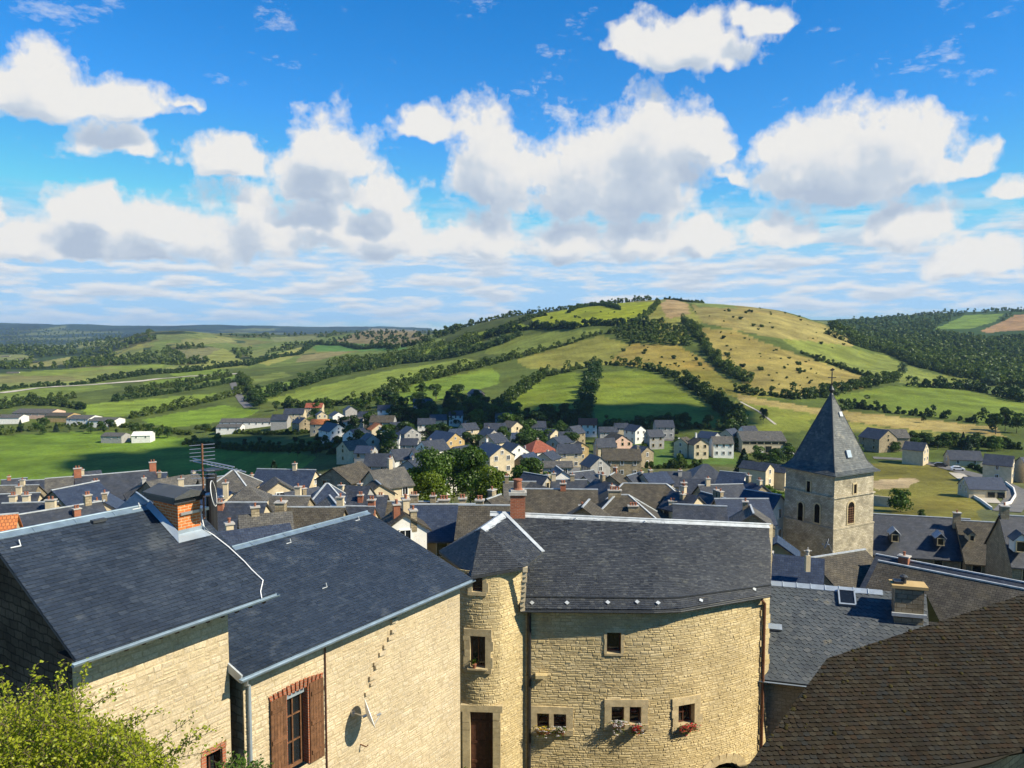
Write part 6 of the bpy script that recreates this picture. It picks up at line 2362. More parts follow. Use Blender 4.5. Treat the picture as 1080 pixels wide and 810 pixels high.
# cream flue with crossed cowl
p_ = P(851.5, 601, 53)
fl_ = thing('roof_flue', p_, 'cream roof flue with a crossed cowl before the shaded tower wall', 'flue')
mb = MB()
mb.box(p_ + UP * .45, (.3, .3, 1.1))
mb.build('stack', M['plaster_cream'], fl_)
mb = MB()
mb.lathe(p_ + UP * 1.0, [(.09, 0), (.09, .25), (.14, .27), (.14, .36), (.06, .4)], 10)
mb.box(p_ + UP * 1.32, (.55, .06, .06))
mb.box(p_ + UP * 1.4, (.06, .06, .3))
mb.build('cowl', M['cement'], fl_)
dish(P(873, 574, 60), V(-.9, .35, .35), .42, P(878, 582, 60.3), 'dull satellite dish on the roof at the foot of the church tower', rim=M['dish_grey'], back=M['lead_dark'])

# barn strip windows and garage doors, dormers
def face_of(root, side):
    return root


rc, W_, L_, e_, b_ = PLACED['long cream barn with a strip of dark windows under its grey roof']
zz = rc.z - W_ / 2 * math.tan(math.radians(22))
for k in range(6):
    put_window(bn, V(rc.x, rc.y, zz - 1.0) - b_ * (W_ / 2 + .02) + e_ * (L_ * (-.41 + .164 * k)), -b_, L_ * .15, 1.0, dark=True)
put_window(bn, V(rc.x, rc.y, zz - 3.4) - b_ * (W_ / 2 + .02) + e_ * L_ * .1, -b_, 2.4, 2.6, name='barn_door', dark=True)
rc, W_, L_, e_, b_ = PLACED['slate house with two dark garage doors on the grassy bank']
zz = rc.z - W_ / 2 * math.tan(math.radians(34))
for k in range(2):
    put_window(gh, V(rc.x, rc.y, zz - 1.75) - b_ * (W_ / 2 + .02) + e_ * (.8 + 2.3 * k), -b_, 1.9, 1.8, name='garage_door', dark=True)


def dormer(root, px, py, Y, w_, h_, rot, roofm, wallm, depth=1.6):
    p = P(px, py, Y)
    r = math.radians(rot)
    e, b = V(math.cos(r), math.sin(r), 0), V(-math.sin(r), math.cos(r), 0)
    mb = MB()
    at = lambda a, c, z: p + e * a + b * c + UP * z
    mb.extr([at(-w_ / 2, 0, -h_ / 2), at(w_ / 2, 0, -h_ / 2), at(w_ / 2, 0, h_ / 2), at(0, 0, h_ / 2 + w_ * .5), at(-w_ / 2, 0, h_ / 2)], b * depth)
    d = mb.build('dormer', M[wallm], root)
    mb = MB()
    o_ = .15
    mb.extr([at(-w_ / 2 - o_, -.15, h_ / 2 - .1), at(0, -.15, h_ / 2 + w_ * .5 + .06), at(w_ / 2 + o_, -.15, h_ / 2 - .1), at(w_ / 2 + o_, -.15, h_ / 2 - .18), at(0, -.15, h_ / 2 + w_ * .5 - .04), at(-w_ / 2 - o_, -.15, h_ / 2 - .18)], b * (depth + .3))
    mb.build('dormer_roof', M[roofm], d)
    put_window(d, at(0, -.02, -.05), -b, w_ * .7, h_ * .85, dark=True).location = at(0, -.02, -.05) - root_of(root).location
    return d


for px, py in ((944, 567), (992, 571)):
    dormer(lb, px, py, 95.6 - (px - 944) * .02, 1.0, 1.0, -15, 'zinc_pale', 'slate_far')
dormer(rb, 1077, 576, 80.5, 1.3, 1.3, -16, 'slate_far', 'plaster_white')
dormer(lb2, 1025, 567, 93, .7, .8, -15, 'slate_brown', 'plaster_cream')
# ---------------------------------------------------------------- church tower
TY = 92.0
C0 = P(880.5, 500, TY)
C0 = V(C0.x, C0.y, 0)
ta = math.radians(60)
dl, dr_ = V(-math.cos(ta), math.sin(ta), 0), V(math.sin(ta), math.cos(ta), 0)
TS = 7.15
ze = P(880.5, 501, TY).z
zb = ground_z(C0.x, C0.y) - 1
ctr = C0 + (dl + dr_) * TS / 2
ct = thing('church_tower', V(ctr.x, ctr.y, zb), 'square stone church tower with steep slate spire and iron cross', 'church tower')
nl, nr = -dr_, -dl  # outward normals of the left and right visible faces
tax = (dr_, dl, UP)
z1_ = P(880, 525.5, TY).z
z2_ = P(880, 558.5, TY).z
mb = MB()
for za, zb2, gr in ((ze, z1_, 0), (z1_, z2_, .05), (z2_, zb, .12)):
    mb.box(V(ctr.x, ctr.y, (za + zb2) / 2), (TS + 2 * gr, TS + 2 * gr, za - zb2), tax)
mb.build('tower_wall', M['stone_tower'], ct)
mb = MB()
for z in (z1_, z2_):
    mb.box(V(ctr.x, ctr.y, z), (TS + .36, TS + .36, .18), tax)
mb.box(V(ctr.x, ctr.y, ze - .18), (TS + .3, TS + .3, .22), tax)
mb.build('string_course', M['stone_tower'], ct)
zap = P(877, 416, TY + 5).z
prof = [(TS / 2 + .55, ze - .14), (TS / 2 + .53, ze - .04), (TS / 2 + .02, ze + .30), (TS / 2 - .55, ze + 1.0)]
hh_ = zap - ze
prof += [(.10, zap)]
mb = MB()
rings = [[ctr + dr_ * (sx * q) + dl * (sy * q) + UP * z for sx, sy in ((-1, -1), (1, -1), (1, 1), (-1, 1))] for q, z in prof]
vs = [p for rg in rings for p in rg]
fs = [(i * 4 + k, i * 4 + (k + 1) % 4, (i + 1) * 4 + (k + 1) % 4, (i + 1) * 4 + k) for i in range(len(prof) - 1) for k in range(4)]
fs += [(3, 2, 1, 0), tuple(len(vs) - 4 + k for k in range(4))]
vs = [V(p.x, p.y, p.z) for p in vs]
mb.solid(vs, fs)
for i in range(3, len(rings) - 1):  # slates over the two visible slopes and the others
    for k in range(4):
        q = [rings[i][k], rings[i][(k + 1) % 4], rings[i + 1][(k + 1) % 4], rings[i + 1][k]]
        slates(mb, q, .34, .24, .02, .014, seed=90 + k)
        q = [rings[i - 1][k], rings[i - 1][(k + 1) % 4], rings[i][(k + 1) % 4], rings[i][k]]
        slates(mb, q, .34, .24, .02, .014, seed=95 + k)
        q = [rings[i - 2][k], rings[i - 2][(k + 1) % 4], rings[i - 1][(k + 1) % 4], rings[i - 1][k]]
        slates(mb, q, .34, .24, .02, .014, seed=99 + k)
sp = mb.build('spire', M['slate_spire'], ct, fix=False)
mb = MB()
for k in range(4):
    mb.tube([rings[i][k] + UP * .03 for i in range(2, len(rings))], .06, 6)
mb.build('hip_lead', M['lead_dark'], sp)
mb = MB()
mb.lathe(V(ctr.x, ctr.y, zap - .6), [(.40, 0), (.30, .35), (.24, .6), (.14, .8), (.30, 1.0), (.34, 1.2), (.22, 1.4), (.08, 1.7)], 12)
mb.build('finial', M['lead_dark'], ct)
mb = MB()
tp = P(877, 392, TY + 5).z
cc_ = V(ctr.x, ctr.y, 0)
mb.tube([cc_ + UP * (zap + .5), cc_ + UP * tp], .07, 6)
mb.tube([cc_ + UP * (tp - .7) - V(.5, 0, 0), cc_ + UP * (tp - .7) + V(.5, 0, 0)], .06, 6)
for sx in (-1, 1):
    mb.tube([cc_ + UP * (zap + .2) + V(sx * .75, 0, -.5), cc_ + UP * (zap + .6) + V(sx * .3, 0, 0), cc_ + UP * (tp - 1.2)], .025, 5)
mb.solid([cc_ + UP * (tp + .05) + V(.0, 0, 0), cc_ + UP * (tp + .25) + V(.35, .02, 0), cc_ + UP * (tp + .45) + V(.05, 0, 0), cc_ + UP * (tp + .2) + V(-.35, -.02, 0)], [(0, 1, 2, 3)])
mb.tube([cc_ + UP * tp, cc_ + UP * (tp + .4)], .03, 5)
mb.build('cross', M['black_metal'], ct)
for u_, v_, z in ((.5, .5, 0),):
    pass


def tower_open(px, py, face, w_, h_, arch, louvre, gr=.0):
    n = nl if face == 'l' else nr
    o = C0 + n * gr
    p = onplane(px, py, V(o.x, o.y, 0), n)
    s = dl if face == 'l' else dr_
    mb = MB()
    ax = (s, n, UP)
    # stone edge standing proud, flat near-black sheet painting the shade inside, boards across
    pts = [(-w_ / 2, -h_ / 2), (w_ / 2, -h_ / 2), (w_ / 2, h_ / 2)]
    if arch:
        pts += [(w_ / 2 * math.cos(q), h_ / 2 + w_ / 2 * math.sin(q)) for q in (PI * k / 10 for k in range(1, 10))]
    pts += [(-w_ / 2, h_ / 2)]
    mb.extr([p + s * a + UP * b + n * .02 for a, b in pts], n * .01)
    wn_ = mb.build('louvre_window' if louvre else 'window', M['dark_opening'], ct)
    mb = MB()
    out = [(a * (1 + .34 / w_), b + (.17 if b > 0 else -.17)) for a, b in pts]
    k_ = len(pts)
    vs = [p + s * a + UP * b + n * .03 for a, b in pts] + [p + s * a + UP * b + n * .07 for a, b in out]
    vs += [p + s * a + UP * b + n * .09 for a, b in pts] + [p + s * a + UP * b - n * .05 for a, b in out]
    fs = []
    for i in range(k_):
        j = (i + 1) % k_
        fs += [(i, j, 2 * k_ + j, 2 * k_ + i), (2 * k_ + i, 2 * k_ + j, k_ + j, k_ + i), (k_ + i, k_ + j, 3 * k_ + j, 3 * k_ + i)]
    mb.solid(vs, fs)
    mb.build('surround', M['dressed'], wn_)
    if louvre:
        mb = MB()
        for k in range(9):
            z = -h_ / 2 + h_ * 1.25 * (k + .5) / 9
            if z < h_ / 2:
                mb.box(p + UP * z + n * .05, (w_ - .04, .05, .08), (s, (n + UP * .6).normalized(), UP))
        for a in (-w_ / 6, w_ / 6):
            mb.box(p + s * a + n * .06, (.07, .06, h_), ax)
        mb.build('louvre', M['wood'], wn_)


tower_open(901.5, 515.5, 'r', .5, 1.1, False, False)
tower_open(897, 543, 'r', 1.15, 2.0, True, True, .05)
tower_open(853, 514, 'l', .5, 1.5, False, False)
tower_open(844.5, 541, 'l', .75, 1.9, True, False, .05)
tower_open(862, 543, 'l', .75, 1.9, True, False, .05)
# spire hatches
for px, py, k in ((894, 479, 1),):
    n = (rings[4][1] - rings[3][1]).cross(rings[3][2] - rings[3][1]).normalized()
    n3 = (rings[3][0] - rings[3][3]).cross(rings[4][0] - rings[3][0]).normalized()
    face = [rings[3][0], rings[3][1], rings[4][1]]
    fn = (face[1] - face[0]).cross(face[2] - face[0]).normalized()
    if fn.z < 0:
        fn = -fn
    p = onplane(px, py, face[0], fn)
    s = dr_
    v_ = fn.cross(s).normalized()
    mb = MB()
    mb.box(p + fn * .12, (.75, .9, .25), (s, v_, fn))
    ht_ = mb.build('hatch', M['zinc'], sp)
    p = onplane(881 + 5, 437, face[0], fn)
    mb = MB()
    mb.box(p + fn * .08, (.5, .6, .2), (s, v_, fn))
    mb.build('hatch', M['zinc_pale'], sp)

# walls beside the road, garden walls
def wall_run(label, pts, h_, th, mat, ymin=100, name='retaining_wall', cat='wall', world=False):
    ps = [p if world else T(p[0], p[1], ymin) for p in pts]
    t_ = None
    mb = MB()
    for a, b in zip(ps[:-1], ps[1:]):
        n = max(1, int((b - a).length / 3))
        for k in range(n):
            p, q = a.lerp(b, k / n), a.lerp(b, (k + 1) / n)
            d = (q - p)
            d.z = 0
            s = V(d.y, -d.x, 0).normalized() * th / 2
            gp, gq = ground_z(p.x, p.y), ground_z(q.x, q.y)
            mb.solid([V(p.x, p.y, gp - 1) + s, V(p.x, p.y, gp - 1) - s, V(q.x, q.y, gq - 1) + s, V(q.x, q.y, gq - 1) - s,
                      V(p.x, p.y, gp + h_) + s, V(p.x, p.y, gp + h_) - s, V(q.x, q.y, gq + h_) + s, V(q.x, q.y, gq + h_) - s],
                     [(0, 2, 6, 4), (1, 5, 7, 3), (4, 6, 7, 5), (0, 4, 5, 1), (2, 3, 7, 6)])
    o = mb.build(name, mat)
    return tag(o, label, cat)


wall_run('curving white wall along the inner side of the road bend at the right', [(1044, 506), (1060, 510), (1069, 517), (1071, 524), (1066, 532), (1058, 534)], .8, .3, M['plaster_white'])
wall_run('low white wall beside the drive of the garage house', [(1020, 521), (1034, 529), (1046, 538)], .7, .3, M['plaster_white'])
wall_run('cream garden wall right of the tower, left of the round bush', [(920, 533), (939, 535)], 2.4, .4, M['plaster_cream'], name='garden_wall')

# vehicles
def car(label, px, py, rot, body, ymin=150, Y=None):
    p = T(px, py, ymin)
    p.z += .15
    r = math.radians(rot)
    e, b = V(math.cos(r), math.sin(r), 0), V(-math.sin(r), math.cos(r), 0)
    ax = (e, b, UP)
    t_ = thing('parked_car', p, label, 'car', 'cars parked in the village')
    at = lambda a, c, z: p + e * a + b * c + UP * z
    mb = MB()
    side = [(-2.05, .3), (2.0, .3), (2.1, .55), (2.0, .8), (1.1, .95), (.55, 1.4), (-1.2, 1.42), (-1.9, .98), (-2.1, .9)]
    mb.extr([at(a, -.85, z) for a, z in side], b * 1.7)
    mb.build('body', M[body], t_)
    mb = MB()
    mb.extr([at(a, -.865, z) for a, z in ((.95, .97), (.5, 1.34), (-1.15, 1.36), (-1.7, .99))], b * 1.73)
    mb.build('side_window', M['glass'], t_)
    for a in (-1.3, 1.3):
        for c in (-.8, .8):
            w_ = MB()
            w_.lathe(at(a, c - .1, .31), [(.2, 0), (.31, .03), (.31, .18), (.2, .2)], 12, ax=(e, UP, b))
            w_.build('wheel', M['rubber'], t_)
    return t_


car('white car in the yard in front of the long barn', 802, 479, 8, 'car_white')
car('second white car at the right end of the barn yard', 831, 479.5, 20, 'car_white')
car('dark car on the lane before the yellow-cream gable', 992, 492.5, -18, 'car_dark')
car('white car parked by the drive of the cream cottage', 1010, 496.5, -14, 'car_white')
car('white van-like car at the top of the village street', 590, 474.5, 60, 'car_white')
car('red car beside the lane under the barn', 846, 479, 0, 'car_red')
car('pale car parked below the twin cottages near the tower', 823, 514, 30, 'car_white')
car('white car next to the grey house under the right square field', 718, 466, 0, 'car_white')

# ------------------------------------------------------------------ vegetation
nr_ = np.random.RandomState(4)


def inpoly(x, y, poly):
    r = False
    n = len(poly)
    for i in range(n):
        x1, y1 = poly[i]
        x2, y2 = poly[(i + 1) % n]
        if (y1 > y) != (y2 > y) and x < (x2 - x1) * (y - y1) / (y2 - y1) + x1:
            r = not r
    return r


def cards(cent, nrm, size, tint, rs):
    """leaf clumps: small four-cornered sprays, one per centre"""
    n = len(cent)
    nrm = nrm / np.maximum(np.linalg.norm(nrm, axis=1, keepdims=True), 1e-6)
    a = rs.normal(size=(n, 3))
    u = np.cross(nrm, a)
    u /= np.maximum(np.linalg.norm(u, axis=1, keepdims=True), 1e-6)
    v = np.cross(nrm, u)
    s1 = (size * rs.uniform(.6, 1.3, n))[:, None]
    s2 = (size * rs.uniform(.5, 1.0, n))[:, None]
    sk = rs.uniform(-.4, .4, (n, 1))
    vs = np.stack([cent - u * s1, cent - v * s2 + u * s1 * sk, cent + u * s1, cent + v * s2 - u * s1 * sk + nrm * s2 * .35], 1).reshape(-1, 3)
    return vs, np.arange(4 * n).reshape(-1, 4), np.repeat(tint, 4)


def crown_points(rs, n, H, R, base, lobes, shape='broad'):
    """points spread over uneven lobes filling a crown of height H above base"""
    c, q = [], []
    if shape == 'cone':
        for k in range(n):
            t = rs.uniform(0, 1) ** .7
            z = base + (H - base) * (1 - t)
            r = R * (t ** .9) * rs.uniform(.55, 1.05) * (1 + .18 * math.sin(z * 9))
            a = rs.uniform(0, 2 * PI)
            c.append((r * math.cos(a), r * math.sin(a), z))
            q.append((math.cos(a), math.sin(a), -.1))
        c, q = np.array(c), np.array(q)
        return c, q + rs.normal(size=c.shape) * .5, rs.uniform(.2, .8, len(c))
    L = []
    for k in range(lobes):
        a = rs.uniform(0, 2 * PI)
        t = rs.uniform(0, 1)
        z = base + (H - base) * (.22 + .62 * t)
        wid = math.sin(PI * (.25 + .65 * t)) ** .7
        r = R * .62 * wid * math.sqrt(rs.uniform(0, 1))
        if shape == 'tall':
            r *= .6
        L.append((r * math.cos(a), r * math.sin(a), z, R * rs.uniform(.34, .58) * (1.0 if t < .7 else .8), rs.uniform(.1, .9)))
    per = n // lobes
    tn = []
    for x, y, z, r, tt in L:
        d = rs.normal(size=(per, 3))
        d /= np.linalg.norm(d, axis=1, keepdims=True)
        d[:, 2] = np.abs(d[:, 2]) * np.where(rs.uniform(size=per) < .78, 1, -1)
        rad = r * rs.uniform(.55, 1.08, per) ** .6
        c.append(np.array([x, y, z]) + d * rad[:, None] * np.array([1, 1, .85]))
        q.append(d + rs.normal(size=d.shape) * .55)
        tn.append(np.clip(tt + rs.normal(size=per) * .12, 0, 1))
    return np.concatenate(c), np.concatenate(q), np.concatenate(tn)


def trunk_mb(H, r, rs, limbs=5):
    mb = MB()
    top = H * .62
    path = [V(0, 0, -.6), V(rs.uniform(-.1, .1), rs.uniform(-.1, .1), top * .5), V(rs.uniform(-.3, .3), rs.uniform(-.3, .3), top)]
    mb.tube(path, r, 7, r2=r * .35)
    for k in range(limbs):
        a = rs.uniform(0, 2 * PI)
        z = H * rs.uniform(.22, .5)
        mb.tube([V(0, 0, z), V(math.cos(a) * H * .12, math.sin(a) * H * .12, z + H * .12), V(math.cos(a) * H * .24, math.sin(a) * H * .24, z + H * .22)], r * .45, 5, r2=r * .12)
    return mb


class TreeKind:
    def __init__(s, seed, H, R, base, lobes, n, leaf, mat, shape='broad'):
        rs = np.random.RandomState(seed)
        c, q, tn = crown_points(rs, n, H, R, base, lobes, shape)
        vs, fs, tt = cards(c, q, leaf, tn, rs)
        o = np_mesh('crown', vs, fs, M[mat], tint=tt)
        s.crown = o.data
        bpy.data.objects.remove(o)
        o = trunk_mb(H, H * .022, rs).build('trunk', M['bark'])
        s.trunk = o.data
        bpy.data.objects.remove(o)
        s.H = H


K = {}
for i in range(4):
    K['mid%d' % i] = TreeKind(10 + i, 10, 3.9 + .4 * (i % 2), .8, 11, 1500, .34, 'leaf')
    K['dark%d' % i] = TreeKind(20 + i, 10, 3.6 + .5 * (i % 2), .6, 11, 1400, .36, 'leaf_dark')
for i in range(2):
    K['big%d' % i] = TreeKind(30 + i, 12, 5.4, 1.0, 20, 6500, .23, 'leaf' if i else 'leaf_gold')
    K['tall%d' % i] = TreeKind(40 + i, 12, 2.6, .8, 10, 1400, .34, 'leaf_dark', 'tall')
K['big2'] = TreeKind(33, 12, 5.0, .8, 20, 6500, .22, 'leaf')
K['fir'] = TreeKind(50, 9, 2.0, .6, 1, 1500, .30, 'leaf_conifer', 'cone')
K['silver'] = TreeKind(60, 10, 4.2, .5, 12, 1500, .36, 'leaf_silver')
K['bush'] = TreeKind(70, 5, 3.4, .0, 12, 1800, .25, 'leaf')
K['gold'] = TreeKind(71, 5, 3.0, .0, 12, 1500, .22, 'leaf_gold')
N_TREES = 0


def tree(label, kind, p, h, group=None, wide=1.0, name='tree', cat='tree', trunk=True):
    global N_TREES
    N_TREES += 1
    k = K[kind]
    t_ = thing(name, p, label, cat, group)
    s = h / k.H
    t_.scale = (s * wide, s * wide, s)
    t_.rotation_euler = (0, 0, rnd.uniform(0, 2 * PI))
    c = bpy.data.objects.new('crown', k.crown)
    COL.objects.link(c)
    c.parent = t_
    if trunk:
        c = bpy.data.objects.new('trunk', k.trunk)
        COL.objects.link(c)
        c.parent = t_
    return t_


def at_px(px, Y, dz=0):
    d = ray(px, 500)
    x = d.x / d.y * Y
    return V(x, Y, ground_z(x, Y) + dz)


# trees one can pick out
tree('big bright green tree in the middle of the old town, left crown of the clump', 'big1', at_px(455, 148), 12.6)
tree('yellow-green tree at the lower left of the central clump', 'big0', at_px(452, 122), 9.5)
tree('broad green tree, right crown of the central clump', 'big2', at_px(496, 150), 13.0)
tree('lower yellow-green tree at the right of the central clump', 'big0', at_px(518, 128), 10.0, wide=.9)
tree('tall dark tree rising behind the central clump', 'dark1', at_px(478, 172), 12)
tree('small dark tree right of the central clump by the tall narrow house', 'mid0', at_px(531, 135), 9)
tree('dark round tree in front of the red hipped roof', 'dark2', at_px(560, 176), 10)
tree('green tree below the red hipped roof, above the brown ridge', 'mid1', at_px(573, 140), 8.5, wide=1.2)
tree('green bushy tree beside it, next to the street', 'mid2', at_px(549, 145), 9)
tree('dark pointed conifer by the long dark blue roof', 'fir', at_px(289, 140), 13)
tree('blue-green conifer left of the long barn', 'fir', at_px(784, 222), 9.5, wide=1.5)
tree('round green bush tree among the roofs at the far left', 'gold', at_px(34, 92, 3.0), 5.6)
tree('round bright green tree left of the church tower', 'mid3', at_px(806, 150), 9.5, wide=1.1)
tree('second green tree close to the tower, behind the white gable', 'mid0', at_px(822, 138), 7.5)
tree('round clipped bush on the grass right of the church tower', 'bush', T(950, 540, 120), 4.9, name='bush', cat='bush')
tree('dark purple bush behind the long slate ridge', 'dark0', T(972, 549, 120), 2.6, name='bush', cat='bush')
tree('pale silvery tree alone on the hedge under the right hand fields', 'silver', T(952, 396, 300), 11.5)
tree('silvery tree at the edge of the right hand wood', 'silver', T(1045, 407, 300), 14, wide=1.3)
tree('lone dark tree on the slope right of the right square field', 'dark3', T(805, 447, 200), 8, wide=.8)
for px, py, h in ((1050, 458, 11), (1060, 455, 12), (1072, 457, 10)):
    tree('dark tree in the group of three at the right end of the straw strip', 'dark%d' % (px % 4), T(px, py, 200), h, 'three dark trees at the right end of the straw strip')
tree('single small tree in the straw strip right of the spire', 'dark0', T(974, 446, 200), 4.5)
tree('dark bush beside the stone farmhouse', 'bush', T(945, 477, 150), 4, name='bush', cat='bush')
tree('creeper with yellow-green leaves at the foot of the turret', 'gold', V(TC.x - 1.2, TC.y - 2.1, -19.6), 1.3, name='bush', cat='bush')

GROUPS = [
    ('dark tree in the belt between the big left meadow and the works sheds', [(0, 452), (60, 446), (130, 450), (200, 459), (200, 465), (120, 459), (60, 457), (0, 464)], 20, (5, 8)),
    ('tree in the dark band between the long white hall and the old town', [(205, 455), (345, 466), (350, 484), (250, 480), (200, 468)], 22, (3, 6)),
    ('tree among the white and orange houses on the left of the village', [(330, 450), (420, 450), (428, 478), (360, 480), (335, 470)], 28, (6, 9)),
    ('tree in the wood above the village between the green fields and the square field', [(405, 430), (440, 418), (500, 415), (522, 432), (500, 450), (420, 452)], 40, (7, 11)),
    ('dark tree at the foot of the left square field', [(500, 436), (560, 440), (612, 440), (610, 455), (540, 462), (490, 455)], 30, (7, 11)),
    ('tree among the houses below the right square field', [(612, 446), (700, 450), (790, 450), (780, 458), (640, 458)], 22, (5, 8)),
    ('tree among the slate roofs of the village centre', [(420, 462), (500, 462), (520, 475), (560, 455), (620, 470), (600, 482), (470, 480)], 34, (6, 9)),
    ('tree behind the bungalows right of the spire', [(950, 463), (1000, 466), (1075, 472), (1080, 482), (1000, 477), (955, 474)], 22, (4, 7)),
    ('tree near the stone farmhouse', [(868, 462), (910, 470), (905, 484), (870, 490)], 8, (4, 7)),
    ('tree by the tree-lined road left of the village', [(250, 404), (262, 404), (285, 430), (268, 434)], 14, (7, 10)),
    ('tree around the houses below the long light green field', [(272, 428), (340, 430), (420, 428), (420, 440), (330, 444), (280, 440)], 20, (6, 9)),
    ('tree near the barn and the twin cottages', [(770, 470), (840, 482), (836, 500), (775, 492)], 9, (4, 7)),
]
for label, poly, cnt, hr in GROUPS:
    xs, ys = [p[0] for p in poly], [p[1] for p in poly]
    n = tries = 0
    while n < cnt and tries < 4000:
        tries += 1
        x, y = rnd.uniform(min(xs), max(xs)), rnd.uniform(min(ys), max(ys))
        if not inpoly(x, y, poly):
            continue
        p = T(x, y, 150)
        h = rnd.uniform(*hr)
        kd = rnd.choice(['dark0', 'dark1', 'dark2', 'dark3', 'mid0', 'mid1', 'mid2', 'tall0', 'mid3', 'tall1'] if rnd.random() < .9 else ['fir'])
        tree(label, kd, p, h, group=label.replace('dark tree', 'trees').replace('tree ', 'trees ', 1), wide=rnd.uniform(1.0, 1.5))
        n += 1


# hedgerows, each a run of bushes grown together
def run_mesh(name, stems, mat, leaf, per, label=None, cat=None, group=None, kind=None, seed=1, low=.0):
    """stems: (x, y, z, height, radius)"""
    rs = np.random.RandomState(seed)
    C_, Q_, T_ = [], [], []
    for x, y, z, h, r in stems:
        lobes = 5
        c, q, tn = crown_points(rs, per, h, r, -.28 * h, lobes)
        tn = np.clip(tn * .5 + rs.uniform(0, .55), 0, 1)
        C_.append(c + np.array([x, y, z]))
        Q_.append(q)
        T_.append(tn)
    c, q, tn = np.concatenate(C_), np.concatenate(Q_), np.concatenate(T_)
    o0 = np.array(c.mean(0))
    o0[2] = c[:, 2].min()
    vs, fs, tt = cards(c - o0, q, leaf, tn, rs)
    o = np_mesh(name, vs, fs, mat, tint=tt)
    o.location = o0
    return tag(o, label, cat, group, kind)


